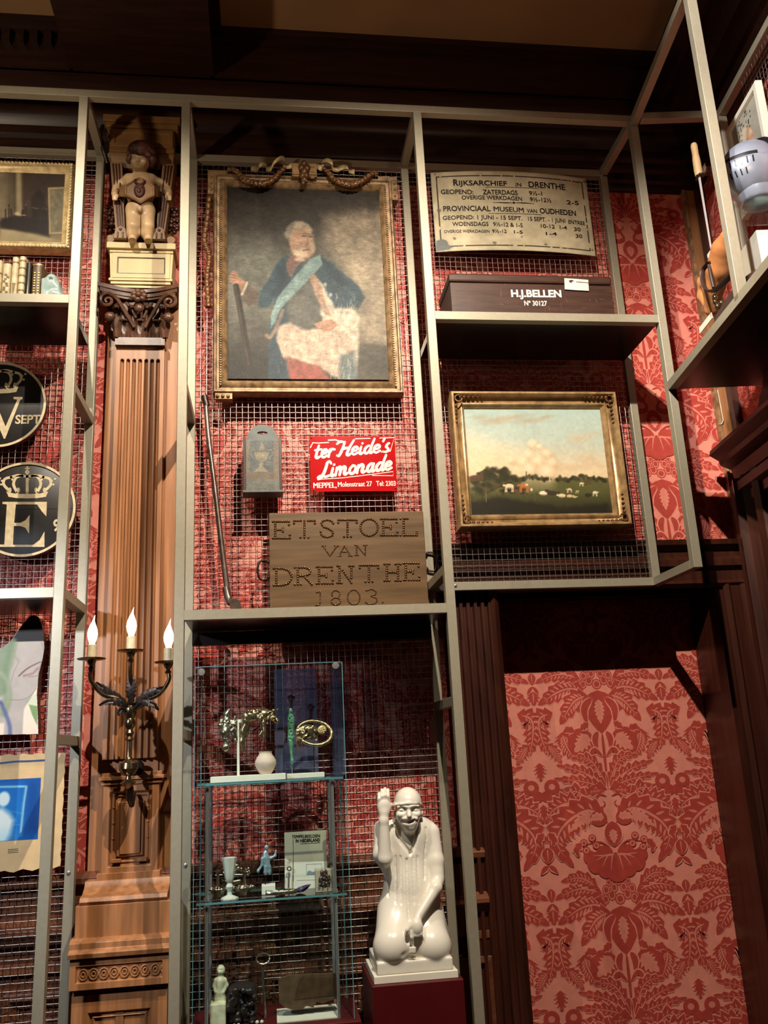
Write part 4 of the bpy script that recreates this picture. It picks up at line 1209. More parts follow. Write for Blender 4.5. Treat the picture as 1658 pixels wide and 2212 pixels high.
# beaded inner moulding
n = 90
for k in range(n):
    t = (k + .5) / n
    mb.box(fx0 + .030 + (fx1 - fx0 - .06) * t - .0022, fx0 + .030 + (fx1 - fx0 - .06) * t + .0022, .286, .299, fz1 - .034, fz1 - .028)
    mb.box(fx0 + .028, fx0 + .034, .286, .299, fz0 + .03 + (fz1 - fz0 - .06) * t - .003, fz0 + .03 + (fz1 - fz0 - .06) * t + .003)
    mb.box(fx1 - .034, fx1 - .028, .286, .299, fz0 + .03 + (fz1 - fz0 - .06) * t - .003, fz0 + .03 + (fz1 - fz0 - .06) * t + .003)
fr = mb.build('frame', M['gold_worn'], po, smooth=40)
for pts in ([(290, 150), (340, 155), (385, 195), (410, 225), (470, 246), (540, 250), (610, 215), (655, 165), (690, 140)],
            [(950, 140), (985, 170), (1020, 215), (1080, 248), (1140, 258), (1200, 240), (1250, 205), (1290, 178), (1330, 178)]):
    mb = MB(); P = catmull([at(*z5(*p), .272) for p in pts], 60)
    R_ = [(.007 + .008 * math.sin(math.pi * i / 59)) * (1 + .16 * math.sin(i * 2.1)) for i in range(60)]
    mb.tube(P, R_, 8)
    for i in range(2, 58, 2):
        a = P[i]; sgn = 1 if i % 4 else -1
        mb.ell((a[0], a[1] - R_[i] * .7, a[2] + sgn * R_[i] * .45), (.011, .004, .006), 6, 0, Matrix.Rotation(sgn * .6, 3, 'Y'))
    mb.build('garland', M['bronze_gilt'], po, smooth=60)
mb = MB()
a, b = at(*z5(735, 205), .28), at(*z5(785, 118), .28); mb.box(a[0], b[0], .268, YB2, a[2], b[2]); mb.box(a[0] + .003, b[0] - .003, .262, .27, a[2] + .006, b[2] - .004)
o = mb.build('cartouche', M['gold'], po, smooth=30)
mb = MB()
a, b = at(*z5(850, 208), .28), at(*z5(902, 122), .28); mb.box(a[0], b[0], .268, YB2, a[2], b[2]); mb.box(a[0] + .003, b[0] - .003, .262, .27, a[2] + .006, b[2] - .004)
for z_ in (205, 165, 130):
    for x_ in (876,): mb.ell(tuple(at(*z5(x_, z_), .262)), (.010, .006, .004), 8)
o = mb.build('cartouche', M['gold'], po, smooth=30)
mb = MB()
for x_, y_, r in ((818, 105, .013), (800, 135, .015), (838, 138, .015), (818, 160, .018), (805, 190, .014), (832, 190, .014), (818, 215, .015), (812, 238, .010), (830, 225, .009)): mb.ell(tuple(at(*z5(x_, y_), .262)), (r, r * .8, r * 1.15), 9)
mb.build('fruit_drop', M['bronze_gilt'], o, smooth=90)
def ribbon3(pts, width, y, name, m, par):
    P = np.array([at(*z5(p[0], p[1] - 6), y - .012 + 1.6 * p[2]) for p in pts]); P = catmull(P, 40)
    vs = []
    for i, p in enumerate(P):
        wv = width * (.8 + .2 * math.sin(i * .5)); vs += [(p[0], p[1], p[2] - wv / 2), (p[0], p[1] - .006 * math.sin(i * .35), p[2] + wv / 2)]
    mb = MB().add(vs, [(2 * i, 2 * i + 1, 2 * i + 3, 2 * i + 2) for i in range(39)])
    o = mb.build(name, m, par, smooth=60); so = o.modifiers.new('thickness', 'SOLIDIFY'); so.thickness = .003
for pts in ([(452, 148, 0), (490, 155, 0), (520, 122, -.012), (552, 122, 0), (556, 150, .008), (590, 150, 0), (612, 110, -.014), (655, 78, -.01), (688, 95, .006), (672, 130, .01), (700, 140, 0), (735, 130, 0)],
            [(902, 130, 0), (935, 145, 0), (960, 128, .01), (938, 100, .006), (975, 85, -.012), (1015, 108, -.014), (1010, 148, 0), (1045, 158, .006), (1080, 135, 0), (1118, 135, -.012), (1130, 165, 0), (1165, 172, 0)]):
    ribbon3(pts, .026, .285, 'ribbon', M['gold_pale'], po)
mb = MB(); P = catmull([at(*z5(*p), .30) for p in ((165, 340), (150, 500), (132, 640), (165, 745), (150, 900), (160, 1095))], 90)
mb.tube(P, [.011 * (1 + .22 * math.sin(i * 1.3)) for i in range(90)], 8); mb.build('hanging_garland', M['bronze_gilt'], po, smooth=60)

c = Canvas(cx0 - .003, cx1 + .003, cz0 - .003, cz1 + .003, .306, Z5, 0.003)
c.vgrad([(0, (70, 60, 50)), (.18, (78, 68, 56)), (.4, (112, 110, 96)), (.6, (120, 120, 106)), (.8, (96, 92, 78)), (1, (62, 58, 50))])
c.poly([(960, 470), (1400, 440), (1440, 1400), (1170, 1340), (1120, 900), (980, 700)], (168, 150, 122), 120, .85, 60)
c.ell((1240, 900), 200, 380, (182, 164, 134), .45, .9); c.ell((500, 760), 260, 260, (136, 140, 126), .5, .9)
c.poly([(1150, 1340), (1430, 1365), (1430, 1620), (1150, 1620)], (104, 96, 78), 20, .9)
c.poly([(280, 1400), (480, 1380), (600, 1450), (600, 1620), (280, 1620)], (64, 58, 48), 120, .9, 60)
c.mul(.22, 7, 2)
blue, dblue = (62, 92, 104), (44, 66, 80)
c.poly([(700, 735), (640, 780), (600, 850), (560, 930), (520, 985), (495, 1060), (510, 1100), (570, 1100), (610, 1040), (620, 1120), (580, 1200), (580, 1330), (572, 1600), (730, 1600), (800, 1300), (800, 800)], blue, 16, 1, 10)
c.poly([(640, 820), (700, 780), (720, 900), (660, 1000), (600, 1020)], dblue, 60, .8)
c.poly([(930, 745), (1020, 800), (1110, 880), (1200, 960), (1238, 1030), (1190, 1110), (1150, 1080), (1040, 1120), (960, 1000), (900, 860)], blue, 18, 1, 14)
c.poly([(960, 780), (1060, 860), (1120, 940), (1080, 960), (980, 880)], dblue, 40, .8)
c.poly([(870, 860), (960, 960), (1030, 1100), (1150, 1100), (1200, 1140), (1180, 1600), (1060, 1600), (960, 1250), (880, 960)], (206, 192, 166), 24, 1, 24)
c.poly([(700, 1000), (760, 920), (850, 900), (920, 1000), (940, 1100), (880, 1220), (810, 1245), (720, 1200), (690, 1120)], (108, 108, 98), 30)
c.ell((800, 1080), 90, 130, (128, 124, 110), .5, .8)
c.poly([(640, 1225), (720, 1200), (820, 1250), (960, 1240), (1080, 1260), (1170, 1330), (1160, 1480), (1060, 1600), (900, 1500), (800, 1480), (660, 1440), (620, 1340)], (206, 178, 152), 26, 1, 20)
c.poly([(690, 1440), (800, 1470), (920, 1500), (1010, 1600), (720, 1600)], (182, 92, 74), 30, 1, 16)
c.poly([(610, 1270), (650, 1380), (720, 1600), (580, 1600), (575, 1380)], (58, 82, 94), 18, 1, 8)
c.poly([(1070, 1420), (1160, 1400), (1190, 1600), (1060, 1600)], (96, 118, 120), 40, .8, 20)
c.poly([(860, 765), (925, 735), (945, 800), (900, 850), (770, 990), (660, 1100), (620, 1200), (590, 1240), (590, 1150), (640, 1020), (740, 900)], (128, 158, 154), 12, 1, 6)
for k in range(26):
    a = random.uniform(0, 1); x_, y_ = 880 - 270 * a + random.uniform(-18, 18), 800 + 320 * a + random.uniform(-20, 20)
    c.line([(x_, y_), (x_ - 22, y_ + 30)], 5, (160, 184, 176), .45, 5)
c.poly([(850, 880), (890, 870), (940, 960), (960, 1060), (1010, 1160), (970, 1150), (900, 1020)], (188, 148, 118), 14, .9, 10)
for k in range(90):
    x_, y_ = random.uniform(1000, 1180), random.uniform(950, 1560); c.line([(x_, y_), (x_ + random.uniform(-14, 14), y_ + random.uniform(20, 60))], random.uniform(3, 7), random.choice([(226, 216, 192), (120, 142, 142), (196, 176, 146)]), .5, 5)
for k in range(60):
    x_, y_ = random.uniform(640, 1060), random.uniform(1230, 1500); c.line([(x_, y_), (x_ + random.uniform(-6, 10), y_ + random.uniform(30, 70))], random.uniform(3, 6), random.choice([(220, 196, 168), (186, 150, 126), (150, 124, 104)]), .4, 5)
c.line([(560, 1290), (590, 1300), (640, 1200), (670, 1120)], 26, (178, 140, 112), .8, 14, 20)
c.ell((790, 640), 78, 128, (188, 152, 122), 1, .12); c.ell((790, 570), 100, 92, (176, 160, 136), .95, .25)
c.poly([(680, 590), (700, 540), (760, 500), (730, 600), (715, 640), (690, 620)], (146, 134, 114), 20, 1, 8)
c.poly([(715, 640), (745, 560), (830, 540), (880, 600), (895, 700), (850, 760), (770, 765), (730, 710)], (190, 152, 120), 22, 1)
c.ell((860, 690), 46, 70, (166, 142, 112), .8, .5); c.ell((790, 720), 60, 50, (206, 184, 152), .8, .5)
for e in ((815, 605), (862, 608)): c.ell(e, 26, 10, (96, 72, 58), .75, .6); c.line([(e[0] - 26, e[1] - 14), (e[0] + 22, e[1] - 18)], 7, (110, 84, 66), .8)
c.line([(838, 600), (846, 660), (828, 676)], 10, (150, 112, 88), .7, 8); c.line([(810, 706), (850, 698)], 10, (122, 70, 58), .8, 6)
c.poly([(720, 740), (760, 740), (800, 790), (760, 830), (730, 900), (700, 850), (690, 790)], (160, 112, 92), 16, .8, 8); c.ell((790, 770), 50, 20, (204, 186, 158), .8, .5)
c.poly([(300, 880), (330, 838), (352, 850), (372, 890), (410, 920), (432, 960), (400, 990), (340, 940), (305, 925)], (186, 138, 108), 8, 1)
for k in range(4): c.line([(305, 868 + k * 20), (350, 880 + k * 18)], 4, (120, 82, 62), .7, 4)
c.poly([(410, 930), (460, 960), (505, 1000), (500, 1080), (430, 1090), (390, 1040), (380, 990)], (112, 94, 80), 20, 1, 22); c.line([(425, 925), (410, 965), (390, 1005)], 18, (202, 186, 160), .9, 10)
c.line([(350, 950), (380, 1120), (415, 1320), (448, 1490)], 40, (64, 52, 44), 1, 8); c.line([(342, 950), (372, 1120), (405, 1320), (436, 1490)], 10, (116, 100, 84), .6, 8)
c.poly([(885, 1210), (960, 1185), (1010, 1180), (1055, 1220), (1000, 1260), (950, 1265), (900, 1230)], (190, 142, 112), 10, 1)
for k in range(3): c.line([(890 + k * 8, 1200 + k * 18), (950, 1215 + k * 14)], 4, (126, 88, 66), .6, 4)
for e in ((965, 940), (1000, 1010), (985, 1080)): c.ell(e, 16, 20, (214, 204, 184), .7, .6)
c.mul(.16, 45, 5); c.mul(.12, 160, 8, .4); c.mul(.10, 200, 11)
g_ = c.img.mean(axis=2, keepdims=True); c.img = ((c.img * .72 + g_ * .28) / 255.0) ** 1.25 * 225.0
c.build('canvas', M['canvas'], po)

# ------------------------------------------------------------------ landscape in the right bay
def z3(x, y): return (880 + x / 2.1311, 760 + y / 2.1304)
Z3 = (880, 760, 2.131)
la = thing('framed_landscape', 'gilt-framed landscape painting of cattle and sheep in a meadow under the shelf', 'painting', (1.115, .3, 2.455))
lx0, lx1, lz0, lz1 = .773, 1.457, 2.458, 3.016
mx0, mx1, mz0, mz1 = .826, 1.372, 2.514, 2.931
mx0, mx1 = .828, 1.396
mb = MB()
fi = .058
mb.frame(lx0, lx1, lz0, lz1, [(0, YB2), (0, .262), (.003, .258), (.010, .258), (.014, .266), (.026, .290), (.034, .294), (.040, .286), (.046, .284), (.049, .292), (fi, .300), (fi, YB2)],
         [0, 0, 0, 0, 1, 0, 0, 0, 0, 0, 0, 0])
mb.build('frame', [M['gold'], M['gold']], la, smooth=40)
for (x_, z_), (sx, sz) in zip(((lx0, lz0), (lx1, lz0), (lx1, lz1), (lx0, lz1)), ((1, 1), (-1, 1), (-1, -1), (1, -1))):
    mb = MB()
    for t in (0, 1):
        for k in range(7):
            d = .02 + .018 * k; r = .011 * (1 - .1 * k)
            p = (x_ + sx * (d if t else .020), .268 + (.008 if True else 0), z_ + sz * (.020 if t else d))
            mb.ell((p[0], p[1], p[2]), (r, .010, r * .8), 7, 0, Matrix.Rotation(k * .8, 3, 'Y'))
    sp = [(x_ + sx * (.03 + .014 * math.cos(a)), .262, z_ + sz * (.03 + .014 * math.sin(a))) for a in np.linspace(0, 5, 16)]
    mb.tube(sp, .004, 6); mb.build('corner_ornament', M['bronze_gilt'], la, smooth=60)
c = Canvas(lx0 + fi - .003, lx1 - fi + .003, lz0 + fi - .003, lz1 - fi + .003, .304, Z3, 0.0026)
c.vgrad([(0, (168, 188, 180)), (.3, (186, 198, 184)), (.55, (222, 206, 172)), (.66, (226, 200, 158)), (.67, (96, 92, 52)), (.78, (84, 84, 46)), (.9, (58, 56, 32)), (1, (38, 34, 22))])
c.poly([(260, 390), (520, 470), (640, 560), (640, 600), (260, 600)], (232, 208, 168), 120, .75)
for x_, y_, rx, ry in ((400, 320, 130, 26), (480, 300, 120, 18), (560, 318, 110, 20), (640, 300, 60, 14), (330, 300, 60, 16)): c.ell((x_, y_), rx, ry, (176, 154, 124), .6, .9, .1, 14)
for x_, y_, rx, ry in ((790, 400, 90, 30), (850, 380, 60, 16), (830, 490, 70, 34), (740, 530, 120, 26), (860, 520, 80, 24)): c.ell((x_, y_), rx, ry, (210, 178, 140), .55, .9, 0, 18)
for x_, y_, r in ((575, 425, 42), (560, 470, 40), (610, 440, 30), (640, 470, 46), (600, 500, 60), (530, 505, 44), (660, 510, 50), (480, 500, 26), (560, 540, 60), (640, 550, 70)):
    c.ell((x_ + 8, y_ + 10), r, r * .82, (204, 176, 140), .7, .6, 0, 12); c.ell((x_ - 4, y_ - 4), r * .72, r * .6, (244, 226, 190), .8, .8, 0, 12)
c.mul(.04, 12, 4)
dk, md = (44, 42, 26), (72, 66, 36)
for k in range(120):
    a = random.random(); x_ = 300 + 230 * a; yb = 600 + random.uniform(-60 if .1 < a < .7 else -20, 50); c.ell((x_, yb), random.uniform(14, 30), random.uniform(10, 20), random.choice([dk, md, (56, 52, 30), (86, 76, 44)]), .8, .6, 0, 10)
for x_, y_ in ((370, 560), (390, 570), (440, 565), (460, 575), (350, 580), (420, 590), (490, 580), (310, 600), (330, 640)): c.ell((x_, y_), 28, 22, (50, 48, 28), .9, .5, 0, 14)
for x_ in list(range(520, 620, 14)) + list(range(630, 660, 12)) + list(range(690, 910, 12)): c.ell((x_, 588 + random.uniform(-8, 8) - (10 if 740 < x_ < 830 else 0) - (8 if 545 < x_ < 600 else 0)), random.uniform(10, 18), random.uniform(10, 18), random.choice([dk, md, (62, 60, 36)]), .9, .5, 0, 8)
c.line([(545, 590), (546, 552)], 5, (84, 74, 54), .9); c.line([(654, 596), (654, 574)], 6, (214, 196, 160), .9); c.line([(654, 578), (676, 580)], 8, (190, 168, 132), .9)
c.poly([(284, 575), (345, 560), (350, 590), (284, 600)], (92, 66, 46), 6, .9)
for k in range(90):
    x_, y_ = random.uniform(290, 640), random.uniform(650, 730); c.line([(x_, y_), (x_ + random.uniform(-8, 8), y_ - random.uniform(6, 20))], 3, random.choice([(40, 36, 22), (88, 80, 46), (60, 54, 30)]), .7, 3)
c.poly([(280, 690), (420, 670), (560, 690), (700, 715), (920, 700), (920, 745), (280, 745)], (34, 30, 20), 20, .8, 20)
def cow(x, y, w_, h_, col, dark=(60, 40, 26), lying=False, flip=1):
    c.ell((x, y), w_, h_, col, 1, .25); c.ell((x + flip * w_ * 1.02, y - h_ * .25), w_ * .32, h_ * .42, col, 1, .3)
    c.ell((x, y + h_ * .6), w_ * .9, h_ * .3, dark, .45, .8)
    if not lying:
        for d in (-.75, -.5, .5, .75): c.line([(x + d * w_, y + h_ * .5), (x + d * w_, y + h_ * 2.0)], w_ * .2, col, .95, 2)
cow(468, 618, 24, 13, (228, 206, 166), flip=-1); cow(536, 618, 25, 14, (178, 106, 56), flip=-1); cow(497, 640, 12, 8, (120, 66, 44), lying=True)
c.ell((548, 612), 9, 6, (230, 210, 176), .9, .4); c.ell((570, 634), 7, 9, (216, 200, 168), 1, .4)
cow(626, 650, 24, 12, (232, 218, 188), lying=True); cow(664, 650, 28, 13, (60, 50, 38), lying=True); cow(640, 640, 12, 8, (70, 56, 40), lying=True)
cow(710, 662, 20, 11, (222, 200, 160), lying=True, flip=-1); cow(745, 664, 16, 9, (206, 178, 132), lying=True); cow(768, 668, 12, 6, (196, 172, 128), lying=True)
cow(745, 634, 13, 7, (212, 186, 142), flip=-1); cow(780, 642, 8, 5, (196, 170, 128)); cow(830, 660, 18, 11, (52, 42, 32), lying=True); cow(862, 648, 13, 8, (226, 206, 170)); cow(800, 606, 11, 6, (220, 204, 172)); 
c.poly([(812, 592), (840, 586), (846, 612), (812, 614)], (86, 70, 44), 5, .9)
for x_ in range(850, 910, 8): c.line([(x_, 604), (x_, 622)], 3, (96, 80, 50), .7, 3)
c.line([(360, 650), (362, 690)], 4, (130, 112, 80), .8, 3)
c.mul(.05, 90, 6)
c.build('canvas', M['canvas_flat'], la)

# ------------------------------------------------------------------ church interior, left bay
ZA_ = (0, 150, 3.6262)
ch = thing('framed_interior_painting', 'pale gilt-framed painting of a dim church interior above the row of books', 'painting', (-.98, .3, 3.62))
hx0, hx1, hz0, hz1 = -1.24, at(157, 440, .285)[0], 3.624, 4.018
mb = MB(); mb.frame(hx0, hx1, hz0, hz1, [(0, YB2), (0, .295), (.006, .282), (.016, .28), (.020, .292), (.034, .298), (.040, .302), (.041, YB2)])
k = 0
for z_ in (hz0 + .009, hz1 - .009):
    x_ = hx0 + .01
    while x_ < hx1 - .01: mb.ell((x_, .280, z_), (.008, .004, .005), 6, 0, Matrix.Rotation(.6, 3, 'Y')); x_ += .014
z_ = hz0 + .02
while z_ < hz1 - .01: mb.ell((hx1 - .010, .280, z_), (.005, .004, .008), 6); mb.ell((hx0 + .010, .280, z_), (.005, .004, .008), 6); z_ += .014
mb.build('frame', M['gold_pale'] if 'gold_pale' in M else M['gold_worn'], ch, smooth=50)
c = Canvas(hx0 + .038, hx1 - .038, hz0 + .038, hz1 - .038, .304, ZA_, .0028)
c.vgrad([(0, (58, 48, 38)), (.35, (66, 54, 42)), (.7, (40, 32, 26)), (.85, (96, 84, 62)), (1, (130, 116, 88))])
c.poly([(-400, 700), (20, 780), (60, 1180), (-400, 1260)], (132, 118, 90), 30, .7); c.poly([(10, 800), (90, 800), (100, 1150), (20, 1180)], (110, 98, 76), 20, .8)
c.poly([(125, 800), (172, 800), (175, 1100), (160, 1150), (125, 1140)], (150, 136, 104), 22, .8); c.poly([(60, 800), (110, 800), (120, 1120), (70, 1150)], (82, 72, 56), 20, .8)
c.poly([(170, 790), (520, 790), (500, 1000), (380, 1020), (250, 1010), (180, 1060)], (52, 40, 32), 40, .8)
c.poly([(10, 1170), (60, 1160), (120, 1150), (380, 1180), (390, 1310), (200, 1270), (60, 1250), (0, 1240)], (28, 22, 20), 30, 1, 20)
c.poly([(240, 1010), (300, 940), (345, 980), (370, 1150), (250, 1170)], (34, 26, 22), 24, .9, 10)
c.poly([(375, 925), (505, 920), (495, 1285), (385, 1290)], (150, 132, 92), 6); c.poly([(388, 938), (497, 934), (488, 1272), (396, 1276)], (104, 98, 78), 8, 1); 
for k in range(24): c.ell((random.uniform(400, 480), random.uniform(950, 1260)), 16, 26, random.choice([(128, 122, 98), (84, 80, 62), (142, 132, 100)]), .5, .9)
c.poly([(0, 1250), (100, 1260), (250, 1290), (420, 1330), (500, 1345), (0, 1345)], (140, 128, 98), 20, .9)
for k in range(14):
    x_ = random.uniform(20, 360); c.line([(x_, 1060 + random.uniform(0, 40)), (x_, 1200)], random.uniform(6, 14), (24, 18, 16), .7, 8); c.ell((x_, 1055 + random.uniform(0, 40)), 8, 10, (112, 92, 70), .6, .6)
c.ell((135, 1130), 34, 22, (178, 164, 130), .8, .7); c.line([(150, 1140), (200, 1142)], 8, (170, 150, 112), .7, 5)
c.mul(.14, 30, 3); c.build('canvas', M['canvas_flat'], ch)
# ------------------------------------------------------------------ round boards with letters
def PB(y):
    return lambda px, py: at(px, py, y)
def xzB(p, y):
    q = at(*zB(*p), y); return (q[0], q[2])
def round_board(label, cx, cz, r):
    t = thing('round_letter_board', label, 'sign', (cx, .33, cz - r), 'black roundels with royal initials')
    mb = MB(); mb.lathe([(r, .334), (r, .312), (r - .004, .310), (.001, .310)], (cx, 0, cz), 72, 0, 'y')
    for s in (-1, 1):
        pass
    mb.box(cx - r * .96, cx + r * .96, .3096, .3105, cz - .001, cz + .0003, 1)
    mb.build('panel', [M['black_paint'], M['ink']], t, smooth=40)
    MB().lathe([(r, .312), (r + .001, .306), (r - .008, .306), (r - .008, .312)], (cx, 0, cz), 72, 0, 'y').build('rim_band', M['pale_letter'], t, smooth=40)
    return t
yl = .3088
tE = round_board('black roundel with pale rim, crown and large letter E, lower of two', -.828, 2.565, .178)
mb = MB()
E_ = [(-60, 1290), (380, 1290), (375, 1408), (340, 1370), (300, 1311), (128, 1311), (115, 1460), (165, 1460), (205, 1440), (240, 1395), (235, 1548), (205, 1500), (165, 1486), (112, 1486), (105, 1638), (270, 1638), (320, 1600), (360, 1530), (360, 1655), (-70, 1655), (-70, 1636), (35, 1636), (55, 1311), (-60, 1311)]
E_[0] = (20, 1290); E_[-1] = (20, 1308); E_[-5] = (0, 1655); E_[-4] = (0, 1636)
mb.flat([xzB(p, yl) for p in E_], yl)
mb.build('letter', M['pale_letter'], tE)
mb = MB(); lettering(mb, '9', zB(428, 1527), zB(482, 1525), 24, PB(yl), bold=.03)
mb.build('numeral', M['pale_letter'], tE)
def crown(t, dx, dy):
    f = lambda p: xzB((p[0] + dx, p[1] + dy), yl)
    mb = MB()
    mb.flat([f(p) for p in ((50, 1205), (110, 1222), (220, 1228), (330, 1222), (390, 1205), (372, 1250), (300, 1260), (220, 1262), (140, 1260), (70, 1250))], yl)
    for pts in ([(80, 1205), (30, 1150), (40, 1105), (90, 1090)], [(140, 1215), (110, 1150), (130, 1095), (180, 1080)], [(220, 1220), (220, 1140), (220, 1080)], [(300, 1215), (330, 1150), (310, 1095), (260, 1080)], [(360, 1205), (410, 1150), (400, 1105), (350, 1090)], [(90, 1090), (150, 1075), (220, 1085), (290, 1075), (350, 1090)]):
        mb.ribbon([f(p) for p in pts], .010, yl, 0, 16)
    for x in (80, 150, 220, 290, 360): mb.flat([f((x + 14 * math.cos(a), 1195 + 22 * math.sin(a))) for a in np.linspace(0, 2 * math.pi, 8)[:-1]], yl - .0002)
    for x, y in ((15, 1120), (10, 1150), (420, 1120), (432, 1150), (445, 1105), (0, 1100), (230, 1110), (100, 1110), (340, 1110)): mb.flat([f((x + 9 * math.cos(a), y + 9 * math.sin(a))) for a in np.linspace(0, 2 * math.pi, 8)[:-1]], yl - .0002)
    mb.flat([f((221 + 19 * math.cos(a), 1050 + 20 * math.sin(a))) for a in np.linspace(0, 2 * math.pi, 16)[:-1]], yl - .0002)
    mb.flat([f(p) for p in ((215, 1034), (215, 1024), (202, 1026), (202, 1014), (216, 1016), (214, 1003), (230, 1003), (227, 1016), (242, 1014), (242, 1026), (227, 1024), (227, 1034))], yl)
    mb.build('crown', M['pale_letter'], t)
crown(tE, 0, 0)
tW = round_board('black roundel with pale rim and large letter W, beneath the dark shelf', -.945, 2.974, .170)
mb = MB()
for P in ([(-290, 440), (-200, 440), (-200, 458), (-225, 462), (-115, 690), (-60, 560), (-100, 462), (-120, 458), (-120, 440), (-20, 440), (-20, 458), (-45, 462), (45, 680), (140, 462), (110, 458), (110, 440), (182, 440), (182, 458), (164, 464), (42, 778), (30, 778), (-48, 590), (-120, 778), (-132, 778), (-272, 462), (-290, 458)],):
    mb.flat([xzB(p, yl) for p in P], yl)
mb.build('letter', M['pale_letter'], tW)
mb = MB(); lettering(mb, 'SEPT', zB(122, 657), zB(325, 655), 18, PB(yl), bold=.025)
mb.build('lettering', M['pale_letter'], tW)
crown(tW, -240, -850)

# ------------------------------------------------------------------ books on the top left shelf
bz = ZS1 + TB / 2
def book(label, xa, xb, ztop, mats, depth=.12, y0=.07, bands=(), lean=0.0):
    x0, x1 = at(*zA(xa, 1700), y0)[0], at(*zA(xb, 1700), y0)[0] - .0015
    zt_ = at(*zA((xa + xb) / 2, ztop), y0)[2]
    t = thing('book', label, 'book', ((x0 + x1) / 2, y0 + depth / 2, bz), 'old books on the upper left shelf')
    mb = MB(); n = 7; pr = []
    for k in range(n):
        a = math.pi * k / (n - 1); pr.append(((x0 + x1) / 2 - (x1 - x0) / 2 * math.cos(a), y0 + .008 - .008 * math.sin(a)))
    pr += [(x1, y0 + depth), (x1 - .003, y0 + depth), (x1 - .003, y0 + .014), (x0 + .003, y0 + .014), (x0 + .003, y0 + depth), (x0, y0 + depth)]
    mb.extrude_z(pr, bz, zt_)
    for f in bands:
        z_ = bz + (zt_ - bz) * f
        pb = [((x0 + x1) / 2 - ((x1 - x0) / 2 + .0012) * math.cos(math.pi * k / 6), y0 + .008 - .0092 * math.sin(math.pi * k / 6)) for k in range(7)]
        mb.extrude_z(pb, z_, z_ + .005, 1)
    mb.build('cover', mats, t, smooth=40)
    MB().box(x0 + .0032, x1 - .0032, y0 + .0145, y0 + depth - .004, bz + .003, zt_ - .003).build('pages', M['pages'], t)
    return t, x0, x1, zt_, y0
M['pages'] = mat('book_pages', (206, 190, 150), .8, 0, .15, 200, 0, (1, 1, 1))
M['vellum'] = mat('vellum', (206, 190, 152), .5, 0, .25, 40, .1); M['vellum_dark'] = mat('vellum_pattern', (122, 104, 70), .5, 0, .3, 90)
M['black_cloth'] = mat('black_cloth', (26, 22, 20), .5, 0, .2, 50); M['brown_leather'] = mat('brown_tooled_leather', (92, 70, 46), .45, 0, .35, 60, .3); M['gilt_line'] = mat('gilt_tooling', (186, 156, 96), .35, .5, .2)
book('narrow vellum-bound book at the left end of the row, cut by the frame edge', -60, 6, 1492, [M['vellum'], M['vellum_dark']], bands=(.3, .7))
t, x0, x1, zt_, y0 = book('short cream book with green leafy spine ornament', 10, 76, 1518, [M['vellum'], M['vellum_dark']])
mb = MB()
for i in range(14):
    z_ = bz + .012 + i * .0085; xx = (x0 + x1) / 2 + .006 * math.sin(i * 1.7); mb.flat([(xx + .006 * math.cos(a), z_ + .004 * math.sin(a)) for a in np.linspace(0, 6.28, 7)[:-1]], y0 - .0012)
mb.build('spine_ornament', M['vellum_dark'], t)
t, x0, x1, zt_, y0 = book('tall vellum book with a pointed arch motif on its spine', 80, 134, 1468, [M['vellum'], M['vellum_dark']], bands=(.08, .88))
mb = MB(); mb.flat([(x0 + .005, bz + .09), (x1 - .005, bz + .09), ((x0 + x1) / 2, bz + .03)], y0 - .001); mb.build('spine_ornament', M['vellum_dark'], t)
book('tallest ribbed vellum book beside the black-spined volume', 136, 190, 1462, [M['vellum'], M['vellum_dark']], bands=(.15, .3, .45, .6, .75, .9))
t, x0, x1, zt_, y0 = book('black book with a pale blotched spine label', 192, 240, 1512, [M['black_cloth'], M['vellum']])
mb = MB(); mb.flat([(x0 + .008, bz + .02), (x1 - .006, bz + .02), (x1 - .008, bz + .10), (x0 + .012, bz + .11)], y0 - .0012); mb.build('spine_label', M['vellum'], t)
t, x0, x1, zt_, y0 = book('thick brown leather book with tooled spine at the right end', 243, 326, 1515, [M['brown_leather'], M['gilt_line']], .15, .07, (.03, .95))
mb = MB()
for i in range(12):
    z_ = bz + .018 + i * .0105
    for s in (-1, 1): mb.flat([((x0 + x1) / 2 + s * .007 + .004 * math.cos(a), z_ + .003 * math.sin(a)) for a in np.linspace(0, 6.28, 6)[:-1]], y0 - .0014)
mb.build('spine_ornament', M['gilt_line'], t)
# turquoise bookend
M['turquoise'] = mat('turquoise_glaze', (160, 182, 178), .22, 0, .12, 20, .04)
be = thing('figure_bookend', 'pale turquoise glazed bookend with a crouching figure after the last book', 'bookend', (-.68, .1, bz))
def qb(x, y, d): 
    p = at(*zA(x, y), d); return (p[0], d, p[2])
s = Sculpt((-.76, .02, bz - .004), (-.60, .17, bz + .13), .003)
a = qb(328, 1640, .07); b = qb(392, 1640, .07)
s.box((a[0], .06, bz), (b[0], .14, a[2]), .006, .004)
a = qb(328, 1740, .07); b = qb(505, 1740, .07); s.box((a[0], .05, bz), (b[0], .14, bz + .016), .005, .004)
s.ell(qb(405, 1650, .075), (.020, .022, .022), .008); s.ell(qb(405, 1700, .085), (.026, .03, .034), .012); s.cap(qb(440, 1700, .08), qb(470, 1770, .08), .016, .014, .01)
s.cap(qb(420, 1760, .075), qb(480, 1775, .075), .016, .012, .01); s.ell(qb(398, 1640, .056), (.008, .008, .006), .003, True)
s.build('figure', M['turquoise'], be)

